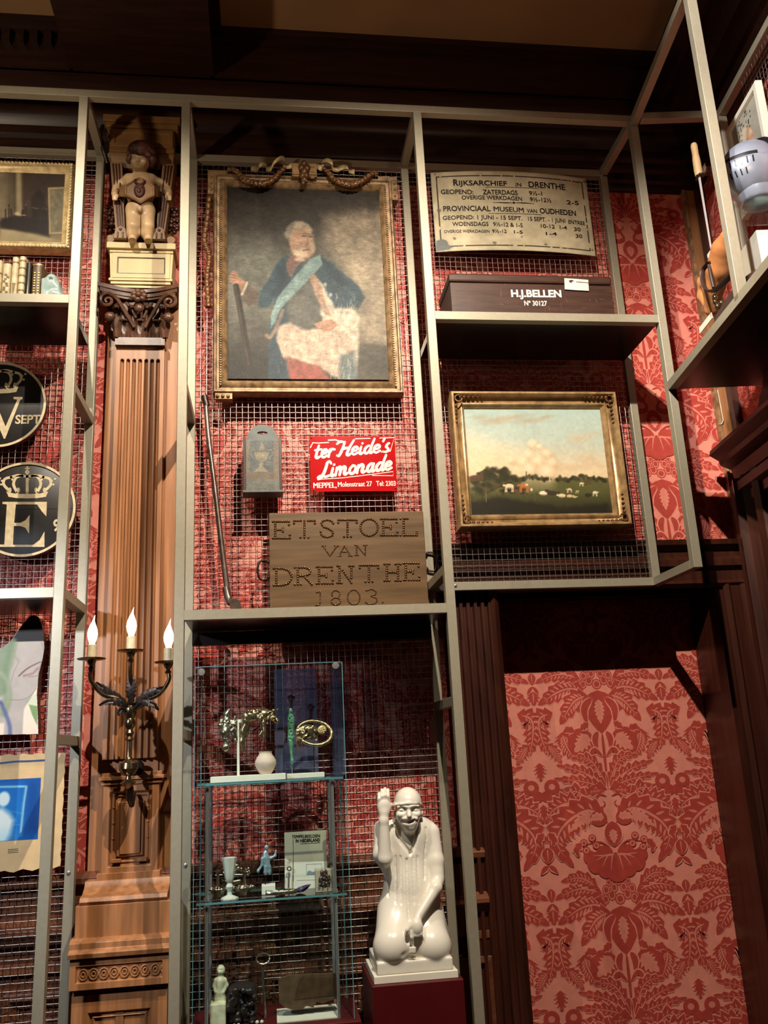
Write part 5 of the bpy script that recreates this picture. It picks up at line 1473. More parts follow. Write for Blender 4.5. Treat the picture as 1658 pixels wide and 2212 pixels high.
# ------------------------------------------------------------------ two artworks below
def xz(px, py, y): 
    q_ = at(px, py, y); return (q_[0], q_[2])
a1 = thing('shaped_painting', 'irregular shaped painted panel of a pale face with green strands and dark tip', 'artwork', (-.88, .31, 1.76))
ya = .30
out = [(-150, 1590), (83, 1586), (82, 1545), (80, 1500), (84, 1455), (92, 1425), (96, 1400), (95, 1384), (90, 1350), (84, 1334), (74, 1328), (62, 1333), (48, 1350), (22, 1386), (0, 1402), (-60, 1440), (-150, 1450)]
mb = MB(); mb.prism([xz(*p, ya) for p in out], ya, YB2); mb.build('panel', M['oak_dark'], a1)
def masked_canvas(out, y, zoom, cell, paint, name, m, par):
    P = np.array([xz(*p, y) for p in out]); c = Canvas(P[:, 0].min(), P[:, 0].max(), P[:, 1].min(), P[:, 1].max(), y, zoom, cell)
    paint(c)
    ins = np.zeros(c.X.shape, bool)
    for i in range(len(P)):
        p, q_ = P[i], P[(i + 1) % len(P)]; cc = (p[1] > c.Z) != (q_[1] > c.Z)
        ins ^= cc & (c.X < (q_[0] - p[0]) * (c.Z - p[1]) / (q_[1] - p[1] + 1e-15) + p[0])
    o = c.build(name, m, par)
    import bmesh
    bm = bmesh.new(); bm.from_mesh(o.data); bm.verts.ensure_lookup_table()
    f = ins.ravel(); bmesh.ops.delete(bm, geom=[bm.verts[i] for i in range(len(f)) if not f[i]], context='VERTS'); bm.to_mesh(o.data); bm.free()
    return o
ZC_ = (0, 1300, 3.6857)
def paint1(c):
    c.fill((238, 218, 198)); c.poly([(-600, 100), (-10, 380), (60, 320), (350, 312), (360, 60), (100, 60)], (40, 30, 28), 3)
    for pts, wd, col in (([(100, 320), (70, 480), (40, 600), (60, 760), (30, 880)], 60, (168, 188, 138)), ([(60, 330), (20, 500), (0, 700)], 90, (150, 172, 128)), ([(130, 340), (110, 420), (150, 470)], 14, (196, 190, 150)), ([(0, 560), (60, 640), (70, 760), (20, 870)], 22, (206, 206, 164))): c.line(pts, wd, col, .7, 24, 30)
    c.line([(5, 800), (40, 880), (75, 980), (80, 1060)], 26, (116, 124, 176), .8, 14, 20); c.line([(-20, 790), (20, 815)], 10, (96, 110, 176), .8, 6)
    c.poly([(228, 815), (300, 830), (296, 985), (255, 900)], (112, 146, 92), 8, .9); c.poly([(190, 790), (300, 720), (300, 830), (225, 815)], (196, 206, 176), 16, .7)
    c.line([(150, 590), (220, 530), (320, 480)], 10, (150, 84, 78), .8, 6, 16); c.line([(190, 590), (260, 570), (300, 530)], 16, (196, 128, 118), .6, 12, 16); c.line([(250, 525), (320, 490)], 12, (236, 220, 206), .8, 5); c.line([(230, 600), (320, 585)], 5, (186, 122, 112), .7, 4)
    c.line([(80, 780), (170, 780), (240, 750), (290, 690)], 4, (180, 146, 122), .8, 4, 16); c.line([(90, 640), (110, 560), (150, 480)], 6, (204, 172, 148), .7, 6, 12); c.line([(330, 320), (350, 420), (310, 540), (300, 700)], 4, (160, 130, 112), .6, 4, 16)
    c.mul(.05, 30, 2)
masked_canvas(out, ya - .0012, ZC_, .0012, paint1, 'painted_face', M['canvas_flat'], a1)

a2 = thing('paper_artwork', 'sheet of tan handmade paper with deckled edges and a bright blue photograph', 'artwork', (-.85, .32, 1.33))
ya2 = .312
top = [(142 - i * 10, 1626 + 2.0 * math.sin(i * 1.9) + .35 * i) for i in range(30)]
lef = [(-150, 1900)]
bot = [(-150 + i * 10, 1898 - .9 * i + 3 * math.sin(i * 1.5)) for i in range(1, 27)]
rig = [(130 + 1.2 * math.sin(i * 2.3) + .55 * i, 1870 - i * 12) for i in range(21)]
mb = MB(); outl = top + lef + bot + rig; mb.prism([xz(*p, ya2) for p in outl], ya2, ya2 + .004); mb.build('paper_sheet', M['tan_paper'] if 'tan_paper' in M else M['cream'], a2)
def paint2(c):
    c.fill((16, 92, 176)); c.ell((30, 1640), 340, 300, (28, 128, 208), .7, .9); c.poly([(200, 1380), (330, 1380), (330, 1860), (180, 1860)], (10, 62, 132), 90, .8); c.poly([(-300, 1380), (330, 1390), (330, 1440), (-300, 1450)], (12, 80, 160), 50, .7)
    c.line([(-300, 1480), (180, 1470), (210, 1472), (190, 1600), (165, 1830)], 12, (150, 210, 226), .9, 8); c.line([(205, 1475), (180, 1640), (166, 1860)], 20, (96, 150, 186), .5, 14)
    c.line([(60, 1660), (190, 1690)], 4, (96, 176, 214), .6, 4); c.line([(80, 1780), (170, 1775)], 4, (96, 176, 214), .5, 4)
    c.ell((30, 1570), 46, 56, (222, 240, 240), 1, .3); c.poly([(-100, 1660), (20, 1640), (80, 1690), (110, 1740), (80, 1850), (40, 1920), (-200, 1920)], (232, 244, 240), 40, 1); c.ell((20, 1880), 120, 90, (150, 220, 236), .4, .9)
P = xz(88, 1680, ya2 - .001); Q = xz(82, 1812, ya2 - .001)
c = Canvas(-1.10, (P[0] + Q[0]) / 2, Q[1], P[1], ya2 - .0012, ZC_, .0025); paint2(c); c.build('blue_photograph', M['canvas_flat'], a2)
mb = MB(); mb.ribbon([xz(*zC(*p), ya2 - .0008) for p in ((-200, 1300), (0, 1285), (120, 1272), (240, 1268), (375, 1260))], .006, ya2 - .0008, 0, 20); mb.build('blue_stroke', M['blue_ink'] if 'blue_ink' in M else M['ink'], a2)
mb = MB()
for k in range(3):
    for j in range(6): mb.ribbon([xz(*zC(64 + j * 14, 1972 + k * 13 - j), ya2 - .0008), xz(*zC(64 + j * 14 + 9, 1972 + k * 13 - j), ya2 - .0008)], .0016, ya2 - .0008)
mb.build('caption', M['ink'], a2)
# ------------------------------------------------------------------ things hung in the middle bay
def z6(x, y): return (400 + x / 2.9607, 840 + y / 2.9615)
def p6(x, y, yy):
    q_ = at(*z6(x, y), yy); return (q_[0], q_[2])
# wooden candle box
M['grey_wood'] = painted('grey_painted_wood', .5, .2, 120)
M['grey_paint'] = mat('grey_green_paint', (88, 95, 92), .5, 0, .4, 18, .15)
bxm = thing('wall_box', 'old grey-green painted wooden wall box with an urn drawn on its front', 'wall box', (.03, .29, 2.63))
yf = .262
bx0_, bx1_ = -.040, .104; bz0, bz1 = 2.612, 2.822
arch = [(bx0_ + .012, bz0)] + [(.032 - .058 * math.cos(math.pi * k / 16), 2.838 + .058 * math.sin(math.pi * k / 16)) for k in range(17)] + [(bx1_ - .012, bz0)]
# back board with hand hole
hole = [(.032 + .020 * math.cos(a), 2.862 + .0065 * math.sin(a)) for a in np.linspace(0, 2 * math.pi, 17)[:-1]]
mb = MB()
from mathutils.geometry import tessellate_polygon as _tp
allp = arch + hole
tri = _tp([[Vector((p[0], p[1], 0)) for p in arch], [Vector((p[0], p[1], 0)) for p in hole]])
n = len(allp)
for yy in (.318, YB2): mb.add([(p[0], yy, p[1]) for p in allp], [tuple(t) for t in tri])
def rim(loop, off):
    m_ = len(loop); mb.add([(p[0], yy, p[1]) for yy in (.318, YB2) for p in loop], [(i, (i + 1) % m_, m_ + (i + 1) % m_, m_ + i) for i in range(m_)])
rim(arch, 0); rim(hole, 0)
mb.build('back_board', M['grey_paint'], bxm)
mb = MB(); mb.box(bx0_, bx0_ + .010, yf, YB2, bz0, bz1); mb.build('side_board', M['oak_dark'], bxm, bevel=.001)
mb = MB(); mb.box(bx1_ - .010, bx1_, yf, YB2, bz0, bz1); mb.build('side_board', M['oak_dark'], bxm, bevel=.001)
mb = MB(); mb.box(bx0_ - .003, bx1_ + .003, yf - .006, YB2, bz0 - .008, bz0); mb.build('bottom_board', M['grey_paint'], bxm, bevel=.001)
mb = MB(); pr = [(bx0_ + .010, bz1)]
for k in range(8):
    for j in range(5): pr.append((bx0_ + .010 + (k + j / 5) * (bx1_ - bx0_ - .02) / 8, bz1 - .010 * math.sin(math.pi * j / 5)))
pr += [(bx1_ - .010, bz1), (bx1_ - .010, bz0), (bx0_ + .010, bz0)]
mb.prism(pr, yf + .002, yf + .010)
fb = mb.build('front_board', M['grey_paint'], bxm)
c = Canvas(bx0_ + .012, bx1_ - .012, bz0 + .002, bz1 - .012, yf + .0015, (400, 840, 2.961), .0018)
c.fill((112, 112, 100)); c.poly([(380, 270), (412, 270), (412, 560), (380, 570)], (134, 112, 86), 6, .8); c.poly([(565, 270), (600, 270), (600, 560), (565, 560)], (134, 112, 86), 6, .8)
c.poly([(412, 270), (565, 270), (565, 535), (412, 535)], (84, 94, 94), 4, .9); c.poly([(380, 530), (600, 530), (600, 580), (380, 580)], (122, 96, 70), 10, .7)
u_ = (168, 154, 122)
c.poly([(440, 405), (535, 405), (520, 450), (498, 468), (478, 468), (452, 450)], u_, 4, .9); c.poly([(478, 468), (498, 468), (498, 500), (530, 530), (440, 530), (472, 500)], u_, 4, .9)
c.line([(436, 440), (418, 420), (426, 385), (446, 395)], 5, u_, .8, 4); c.line([(538, 440), (558, 420), (552, 385), (530, 395)], 5, u_, .8, 4)
c.poly([(470, 400), (484, 330), (496, 330), (508, 400)], (150, 138, 108), 5, .8); c.poly([(480, 290), (502, 290), (492, 312)], u_, 3, 1); c.poly([(484, 293), (498, 293), (491, 306)], (80, 70, 60), 3, 1)
for k in range(5): c.line([(456 + k * 15, 410), (470 + k * 8, 455)], 3, (112, 100, 80), .7, 3)
for k in range(14): c.line([(random.uniform(420, 560), random.uniform(300, 400)), (random.uniform(420, 560), random.uniform(480, 530))], 2, (150, 140, 110), .25, 3)
c.mul(.3, 60, 4); c.img *= .74; c.build('painted_urn', M['grey_wood'], fb)

# red enamel lemonade sign
sg = thing('enamel_sign', 'glossy red enamel lemonade sign with white script lettering', 'sign', (.38, .325, 2.62))
ys = .318
A = lambda x, y: p6(x, y, ys)
rx0, rz0 = A(803, 660); rx1, rz1 = A(1338, 292)
rx1 = A(1355, 642)[0]; rx0 = A(798, 480)[0]
rz0, rz1 = A(803, 660)[1] , A(790, 306)[1]
def sag(x): return 0.004 * (1 - ((x - (rx0 + rx1) / 2) / ((rx1 - rx0) / 2)) ** 2)
TS = lambda p: (p[0], p[1] - sag(p[0]), p[2])
mb = MB(TS); nx = 16
vs = [(rx0 + (rx1 - rx0) * i / nx, yy, z) for z in (rz0, rz1) for yy in (ys, ys + .003) for i in range(nx + 1)]
r_ = nx + 1; fs = []
for i in range(nx): fs += [(i, i + 1, 2 * r_ + i + 1, 2 * r_ + i), (r_ + i, 3 * r_ + i, 3 * r_ + i + 1, r_ + i + 1), (i, r_ + i, r_ + i + 1, i + 1), (2 * r_ + i, 2 * r_ + i + 1, 3 * r_ + i + 1, 3 * r_ + i)]
fs += [(0, 2 * r_, 3 * r_, r_), (nx, r_ + nx, 3 * r_ + nx, 2 * r_ + nx)]
mb.add(vs, fs); mb.build('plate', M['red_enamel'], sg)
PS = lambda px, py: at(px, py, ys)
# brush-script letters drawn as strokes: (points in letter units, x to the right, y up)
G = {
 't': (.34, [[(.14, .86), (.10, .40), (.10, .10), (.18, .0), (.30, .08)], [(-.02, .56), (.32, .58)]]),
 'e': (.40, [[(.04, .24), (.24, .28), (.32, .42), (.22, .54), (.08, .44), (.06, .16), (.18, .0), (.38, .12)]]),
 'r': (.36, [[(.06, .52), (.06, .0)], [(.07, .28), (.16, .50), (.32, .48)]]),
 'H': (.64, [[(-.16, .86), (-.02, 1.0), (.22, .92)], [(.22, .96), (.18, .5), (.08, .02), (-.02, .04)], [(.66, 1.02), (.54, .6), (.46, .1), (.54, -.02), (.66, .1)], [(.14, .42), (.30, .50), (.52, .52)]]),
 'i': (.24, [[(.07, .52), (.06, .12), (.12, .0), (.22, .08)], [(.09, .72), (.10, .75)]]),
 'd': (.46, [[(.32, .46), (.20, .54), (.06, .36), (.06, .10), (.16, .0), (.28, .12), (.34, .44)], [(.42, 1.0), (.35, .5), (.34, .10), (.40, .0), (.48, .08)]]),
 "'": (.14, [[(.08, .98), (.03, .76)]]),
 's': (.34, [[(.0, .04), (.14, .0), (.26, .10), (.20, .26), (.10, .36), (.16, .56), (.22, .60)]]),
 'L': (.50, [[(.42, .84), (.34, 1.0), (.22, .92), (.20, .6), (.12, .14), (-.04, -.10), (-.10, .02), (.08, .10), (.26, .0), (.46, .06)]]),
 'm': (.68, [[(.04, .52), (.04, .0)], [(.05, .30), (.16, .54), (.25, .44), (.25, .0)], [(.26, .30), (.38, .54), (.48, .44), (.47, .10), (.54, .0), (.64, .08)]]),
 'o': (.42, [[(.20, .54), (.06, .36), (.08, .08), (.20, .0), (.34, .14), (.34, .40), (.20, .54), (.14, .50)]]),
 'n': (.50, [[(.04, .52), (.04, .0)], [(.05, .30), (.18, .54), (.30, .44), (.28, .10), (.35, .0), (.46, .08)]]),
 'a': (.46, [[(.30, .46), (.20, .54), (.06, .36), (.06, .10), (.16, .0), (.26, .10), (.32, .50)], [(.33, .52), (.30, .10), (.36, .0), (.46, .08)]]),
}
def script(s, pl, pr_, hpx, wpx, name):
    tot = sum(G[ch_][0] for ch_ in s if ch_ != ' ') + .22 * s.count(' ')
    u = (pr_[0] - pl[0]) / tot; sl = (pr_[1] - pl[1]) / (pr_[0] - pl[0])
    mb = MB(TS); xo = 0
    for ch_ in s:
        if ch_ == ' ': xo += .22; continue
        wd, st = G[ch_]
        for pts in st:
            Q = []
            for a, b in pts:
                X_ = pl[0] + (xo + a + b * .16) * u; Y_ = pl[1] + (X_ - pl[0]) * sl - b * hpx
                Q.append(p6(X_, Y_, ys))
            w_ = wpx / 2.961 / 555
            mb.ribbon(Q, [w_ * .8, w_ * 1.1, w_ * .85], ys - .0008, 0, 18 if len(Q) > 2 else None)
        xo += wd
    mb.build(name, M['white_enamel'], sg)
script('ter', (822, 446), (950, 434), 92, 18, 'lettering'); script("Heide's", (972, 432), (1306, 402), 90, 17, 'lettering')
script('Limonade', (862, 568), (1318, 516), 96, 19, 'lettering')
mb = MB(TS)
for pts, w_ in (([(800, 375), (815, 345), (845, 348), (915, 345)], 7), ([(915, 330), (960, 328), (1000, 345)], 9), ([(1085, 322), (1335, 312), (1310, 400), (1252, 406)], 6), ([(1060, 400), (1160, 398)], 0),
                ([(845, 580), (1000, 572), (1200, 548), (1328, 530), (1328, 556), (1196, 556)], 5)):
    if w_: mb.ribbon([A(*p) for p in pts], w_ / 2.961 / 555, ys - .0008)
mb.build('flourish', M['white_enamel'], sg)
mb = MB(TS)
lettering(mb, 'MEPPEL,', z6(820, 636), z6(966, 634), 11.5, PS, bold=.035); lettering(mb, 'Molenstraat 27', z6(976, 629), z6(1193, 624), 10.5, PS, bold=.025); lettering(mb, 'Tel: 2303', z6(1220, 622), z6(1345, 620), 10, PS, bold=.02)
mb.build('address_lettering', M['white_enamel'], sg)
for p in ((806, 314), (1325, 300), (822, 648), (1345, 636)):
    x_, z_ = A(*p); mb = MB(TS); mb.lathe([(.004, 0), (.003, -.002), (.0005, -.0025)], (x_, ys, z_), 10, 0, 'y'); mb.build('screw', M['iron'], sg)

# nail-studded plank
yn = .296
B_ = lambda x, y: p6(x, y, yn)
nb = thing('studded_board', 'broad brown plank with its inscription set in brass nails, on the middle shelf', 'board', (.345, .31, ZM + TB / 2))
px0, px1 = B_(538, 1100)[0], B_(1528, 1100)[0]; px1 = B_(1540, 1100)[0]; pz0, pz1 = ZM + TB / 2, B_(800, 790)[1]
mb = MB(); mb.box(px0, px1, yn, YB2 - .004, pz0, pz1); mb.build('plank', M['plank'], nb, bevel=.003)
SER = {
 'E': [[(.12, 0), (.12, 1)], [(0, 1), (.8, 1)], [(.8, 1), (.8, .8)], [(.12, .5), (.5, .5)], [(.5, .6), (.5, .4)], [(0, 0), (.84, 0)], [(.84, 0), (.84, .2)]],
 'T': [[(.45, 0), (.45, 1)], [(0, 1), (.9, 1)], [(0, 1), (0, .84)], [(.9, 1), (.9, .84)], [(.28, 0), (.62, 0)]],
 'S': [[(.7, .8), (.62, .95), (.4, 1), (.18, .95), (.08, .78), (.2, .6), (.5, .48), (.7, .3), (.66, .1), (.45, 0), (.2, .03), (.08, .18), (.06, .3)]],
 'O': [[(.45 + .42 * math.cos(a), .5 + .5 * math.sin(a)) for a in np.linspace(0, 2 * math.pi, 25)]],
 'L': [[(.15, 0), (.15, 1)], [(0, 1), (.34, 1)], [(0, 0), (.78, 0)], [(.78, 0), (.78, .22)]],
 'V': [[(0, 1), (.42, 0)], [(.42, 0), (.84, 1)], [(-.06, 1), (.14, 1)], [(.7, 1), (.92, 1)]],
 'A': [[(.02, 0), (.42, 1)], [(.42, 1), (.84, 0)], [(.2, .38), (.65, .38)], [(-.08, 0), (.14, 0)], [(.72, 0), (.94, 0)]],
 'N': [[(.12, 0), (.12, 1)], [(.12, 1), (.78, 0)], [(.78, 0), (.78, 1)], [(0, 0), (.24, 0)], [(.66, 1), (.9, 1)], [(0, 1), (.12, 1)]],
 'D': [[(.12, 0), (.12, 1)], [(0, 1), (.42, 1), (.68, .9), (.82, .68), (.86, .5), (.82, .3), (.68, .1), (.42, 0), (0, 0)]],
 'R': [[(.14, 0), (.14, 1)], [(0, 1), (.45, 1), (.66, .92), (.72, .76), (.66, .6), (.45, .5), (.14, .5)], [(.42, .5), (.78, 0)], [(0, 0), (.28, 0)]],
 'H': [[(.14, 0), (.14, 1)], [(.76, 0), (.76, 1)], [(.14, .5), (.76, .5)], [(0, 1), (.28, 1)], [(0, 0), (.28, 0)], [(.62, 1), (.9, 1)], [(.62, 0), (.9, 0)]],
 'J': [[(.3, 1), (.3, .2), (.22, .05), (.05, .0)], [(.1, .92), (.3, 1)]],
 '8': [[(.4 + .3 * math.cos(a), .25 + .25 * math.sin(a)) for a in np.linspace(0, 2 * math.pi, 19)], [(.4 + .26 * math.cos(a), .75 + .25 * math.sin(a)) for a in np.linspace(0, 2 * math.pi, 17)]],
 '0': [[(.4 + .38 * math.cos(a), .5 + .5 * math.sin(a)) for a in np.linspace(0, 2 * math.pi, 25)]],
 '3': [[(.05, .9), (.4, 1), (.62, .85), (.6, .65), (.35, .54)], [(.35, .54), (.66, .4), (.68, .2), (.5, .03), (.2, .0), (.02, .14)]],
 '.': [[(.1, .0), (.101, .0)]],
}
def nails(s, boxes, r, sp, name):
    for ch_, (xl, xr, yb, yt) in zip(s, boxes):
        mb = MB(); done = []
        wu = max(p[0] for st in SER[ch_] for p in st)
        for st in SER[ch_]:
            P = np.array([B_(xl + (xr - xl) * a / wu, yb + (yt - yb) * b) for a, b in st]); L = np.hypot(*np.diff(P, axis=0).T); cum = np.concatenate([[0], np.cumsum(L)])
            k = max(1, int(round(cum[-1] / sp)))
            for t in np.linspace(0, cum[-1], k + 1):
                x_, z_ = np.interp(t, cum, P[:, 0]), np.interp(t, cum, P[:, 1])
                if any((x_ - d[0]) ** 2 + (z_ - d[1]) ** 2 < (sp * .62) ** 2 for d in done): continue
                done.append((x_, z_)); mb.lathe([(r, 0), (r * .9, -r * .5), (r * .5, -r * .85), (r * .05, -r)], (x_, yn - .0002, z_), 8, 0, 'y')
        mb.build('nail_letter' if ch_ != '.' else 'nail', M['nail'], nb, smooth=180)
S1 = 15 / 2.961 / 555
nails('ETSTOEL', [(560, 668, 955, 848), (695, 828, 950, 843), (858, 945, 948, 838), (978, 1095, 945, 838), (1115, 1230, 940, 832), (1250, 1355, 936, 832), (1375, 1480, 936, 830)], .0048, S1, 'nail_lettering')
nails('VAN', [(880, 978, 1068, 1005), (980, 1065, 1068, 1002), (1085, 1160, 1064, 1000)], .0032, S1 * .66, 'nail_lettering')
nails('DRENTHE', [(566, 680, 1256, 1148), (700, 808, 1250, 1142), (840, 942, 1244, 1138), (972, 1075, 1240, 1132), (1115, 1232, 1232, 1128), (1272, 1375, 1226, 1120), (1395, 1495, 1222, 1115)], .0048, S1, 'nail_lettering')
nails('J803.', [(828, 862, 1386, 1295), (922, 992, 1382, 1288), (1035, 1115, 1380, 1285), (1150, 1225, 1378, 1280), (1255, 1262, 1365, 1280)], .0034, S1 * .72, 'nail_lettering')
for sg_, x_, za in ((-1, px0, 1150), (1, px1, 1120)):
    z_ = B_(530, za)[1]; mb = MB()
    P = catmull([(x_, yn + .02, z_ + .030), (x_ + sg_ * .014, yn + .02, z_ + .036), (x_ + sg_ * .036, yn + .018, z_ + .030), (x_ + sg_ * .044, yn + .016, z_), (x_ + sg_ * .036, yn + .018, z_ - .034), (x_ + sg_ * .014, yn + .02, z_ - .036), (x_, yn + .02, z_ - .028)], 30)
    mb.tube(P, .0042, 8)
    for e in (.030, -.028): mb.ell((x_ + sg_ * .004, yn + .02, z_ + e), (.007, .007, .008), 8)
    mb.build('handle', M['iron'], nb, smooth=180)

# long spade leaning on the mesh
sp = thing('spade', 'long iron-shafted spade leaning on the mesh at the left of the middle shelf', 'spade', (-.07, .2, ZM + TB / 2))
zf = ZM + TB / 2
top_ = at(*z6(128, 55), .318); ft = at(*z6(268, 1285), .285)
mb = MB(); P = catmull([tuple(top_), tuple(at(*z6(150, 320), .312)), tuple(at(*z6(190, 640), .305)), tuple(at(*z6(232, 1000), .295)), tuple(ft)], 30)
mb.tube(P, np.interp(np.linspace(0, 1, 30), [0, .04, .06, 1], [.0105, .0105, .009, .0108]), 12); mb.build('shaft', M['steel'], sp, smooth=60)
mb = MB(); mb.tube([at(*z6(122, 45), .319), at(*z6(137, 110), .318)], .0125, 12); mb.build('grip', M['iron'], sp, smooth=60)
mb = MB(); P = [at(*z6(258, 1270), .286), at(*z6(272, 1330), .282), at(*z6(290, 1375), .272)]
mb.tube(P, [.0135, .014, .012], 12)
pts = [z6(280, 1335), z6(300, 1345), z6(330, 1345), z6(350, 1360), z6(357, 1390), z6(356, 1428), z6(330, 1434), z6(300, 1434), z6(285, 1395)]
blade = [at(*p, .262) for p in pts]
mb.prism([(b[0], max(b[2], zf)) for b in blade], .258, .266); mb.build('blade', M['steel'], sp, smooth=40)

# ------------------------------------------------------------------ right bay: opening-hours sign and chest
def z2(x, y): return (860 + x / 2.7633, 340 + y / 2.763)
oh = thing('opening_hours_sign', 'bowed pale enamel sign with black Dutch opening-hours lettering, rust-chipped', 'sign', (1.12, .32, 3.66))
yo = .322
ox0, ox1 = at(*z2(205, 330), yo)[0] + .002, at(*z2(1150, 330), yo)[0] - .004
oz0, oz1 = 3.665, 4.042
oz0 = at(*z2(230, 566), yo)[2]; oz1 = at(*z2(195, 92), yo)[2]
bow = lambda x: .030 * (1 - ((x - (ox0 + ox1) / 2) / ((ox1 - ox0) / 2)) ** 2)
TO = lambda p: (p[0], p[1] - bow(p[0]), p[2])
c = Canvas(ox0, ox1, oz0, oz1, yo, (860, 340, 2.763), .0028)
c.fill((190, 178, 148)); c.mul(.16, 9, 3); c.mul(.10, 40, 8)
def rel(fx, fz): return (ox0 + (ox1 - ox0) * fx, oz0 + (oz1 - oz0) * fz)
bd = np.minimum(np.minimum(c.X - ox0, ox1 - c.X), np.minimum(c.Z - oz0, oz1 - c.Z))
c._mix(np.clip((.004 - bd) / .002, 0, 1) * .5, (120, 112, 96)); c._mix(np.where((bd > .022) & (bd < .0275), .92, 0) * (fbm(c.X * 60, c.Z * 60, 5) > .30), (38, 30, 26))
c.poly([(228, 500), (260, 490), (285, 505), (300, 530), (322, 545), (300, 558), (226, 565)], (98, 104, 100), 6, 1, 20)
for e, r in (((243, 320), 16), ((530, 100), 12), ((565, 532), 16), ((870, 540), 12), ((1110, 145), 14), ((830, 110), 9), ((330, 495), 12), ((728, 497), 11), ((1155, 555), 12), ((1065, 155), 8), ((215, 105), 8)): c.ell(e, r, r * .9, (100, 94, 78), .85, .4, 0, 14)
for k in range(50): c.ell((random.uniform(220, 1140), random.uniform(110, 555)), random.uniform(3, 12), random.uniform(3, 9), random.choice([(170, 156, 124), (214, 202, 172), (150, 138, 112)]), .45, .8, 0, 10)
for k in range(5): c.ell((400 + 160 * k, 500), 90, 26, (216, 206, 178), .35, .9, 0, 30)
c.build('plate', M['enamel'], oh, T=TO)
mb = MB(TO); mb.box(0, 0, 0, 0, 0, 0) if 0 else None
nx = 20; vs = [(ox0 + (ox1 - ox0) * i / nx, yo + .002, z) for z in (oz0, oz1) for i in range(nx + 1)]
mb.add(vs, [(i, nx + 1 + i, nx + 2 + i, i + 1) for i in range(nx)]); mb.build('back_plate', M['iron'], oh)
PO = lambda px, py: at(px, py, yo - .026)
def lo(s, l, r_, y, h_, b=.02, y2=None):
    # place on the bowed plate: solve for x by projecting on the bowed surface
    def pj(px, py):
        yy = yo - .02
        for _ in range(5):
            q_ = at(px, py, yy); yy = yo - bow(q_[0])
        return (q_[0], yo, q_[2])
    mb = MB(TO)
    lettering(mb, s, z2(l, y), z2(r_, y2 if y2 is not None else y), h_ * .82 / 2.763, pj, bold=b * .6 if 'M' not in s else b * .8, off=.0016)
    return mb
rows = [('R', 328, 360, 168, 42, .05, 169), ('IJKSARCHIEF', 362, 648, 168, 34, .035, 172), ('IN', 700, 734, 174, 26, .03, 175), ('DRENTHE', 778, 996, 178, 40, .03, 196),
        ('GEOPEND:', 254, 448, 220, 32, .03, 221), ('ZATERDAGS', 504, 712, 221, 32, .03, 226), ('9½-1', 780, 858, 226, 30, .03, 230),
        ('OVERIGE WERKDAGEN', 378, 738, 252, 28, .03, 260), ('9½-12½', 785, 912, 262, 28, .03, 270), ('2-5', 1004, 1076, 280, 28, .03, 286),
        ('PROVINCIAAL', 268, 550, 322, 36, .035, 322), ('MUSEUM', 570, 748, 322, 34, .035, 330), ('VAN', 766, 828, 330, 26, .03, 333), ('OUDHEDEN', 844, 1060, 334, 36, .035, 350),
        ('GEOPEND: 1 JUNI - 15 SEPT.', 265, 740, 374, 28, .025, 376), ('15 SEPT. - 1 JUNI', 774, 996, 378, 28, .025, 392), ('ENTREE', 1014, 1114, 396, 26, .025, 406),
        ('WOENSDAGS', 322, 538, 410, 28, .025, 410), ('9½-12 & 1-5', 566, 742, 410, 28, .025, 418), ('10-12  1-4', 850, 1006, 420, 26, .025, 432), ('30', 1048, 1088, 440, 26, .025, 442),
        ('OVERIGE WERKDAGEN', 272, 544, 452, 20, .02, 450), ('9½-12', 560, 646, 450, 24, .025, 452), ('1-5', 690, 742, 454, 22, .025, 456), ('1-4', 880, 946, 464, 22, .025, 467), ('30', 1058, 1098, 480, 24, .025, 482)]
for r_ in rows:
    lo(r_[0], r_[1], r_[2], r_[3], r_[4], r_[5], r_[6]).build('lettering', M['ink'], oh)
mb = MB(TO)
def zo(x, y):
    q_ = at(*z2(x, y), yo - .022); return (q_[0], q_[2])
for a, b in (((520, 178), (830, 186)), ((536, 334), (850, 342)), ((600, 273), (770, 275))): mb.ribbon([zo(a[0], a[1] + 5), zo(b[0], b[1] + 5)], .0016, yo - .0018, 0, 20)
mb.ribbon([zo(560, 274), zo(640, 278), zo(670, 278)], [.001, .005, .001], yo - .0016, 0, 10); mb.ribbon([zo(700, 278), (zo(740, 279)), zo(808, 282)], [.001, .005, .001], yo - .0016, 0, 10)
mb.flat([(zo(686, 278)[0] + .005 * math.cos(a), zo(686, 278)[1] + .005 * math.sin(a)) for a in np.linspace(0, 6.28, 13)[:-1]], yo - .0018)
mb.build('ornament_rule', M['ink'], oh)

cs = thing('wooden_chest', 'dark brown wooden chest with white painted owner name and torn paper label', 'chest', (1.085, .19, ZR + TB / 2))
M['chest'] = mat('dark_chest_wood', (66, 42, 32), .4, 0, .4, 14, .15, (.8, 3, 6)); M['scuff'] = mat('pale_scuff', (128, 104, 82), .6, 0, .3, 60)
yc = .085; zc = ZR + TB / 2
qx0, qx1 = at(*z2(315, 850), yc)[0], at(*z2(1282, 850), yc)[0]; qz1 = at(*z2(600, 697), yc)[2]; ql = at(*z2(310, 742), yc)[2]
mb = MB(); mb.box(qx0, qx1, yc, .30, zc, ql - .001); mb.build('body', M['chest'], cs, bevel=.004)
mb = MB(); mb.box(qx0 - .003, qx1 + .002, yc - .004, .303, ql, qz1); mb.build('lid', M['chest'], cs, bevel=.008)
for x_ in (qx0 + .002, ): mb = MB(); P = catmull([(x_ - .004, .16, zc + .09), (x_ - .022, .16, zc + .075), (x_ - .022, .24, zc + .075), (x_ - .004, .24, zc + .09)], 14); mb.tube(P, .005, 8); mb.build('handle', M['iron'], cs, smooth=180)
lab = at(*z2(1062, 760), yc)
def zc2(x, y):
    q_ = at(*z2(x, y), yc - .005); return (q_[0], q_[2])
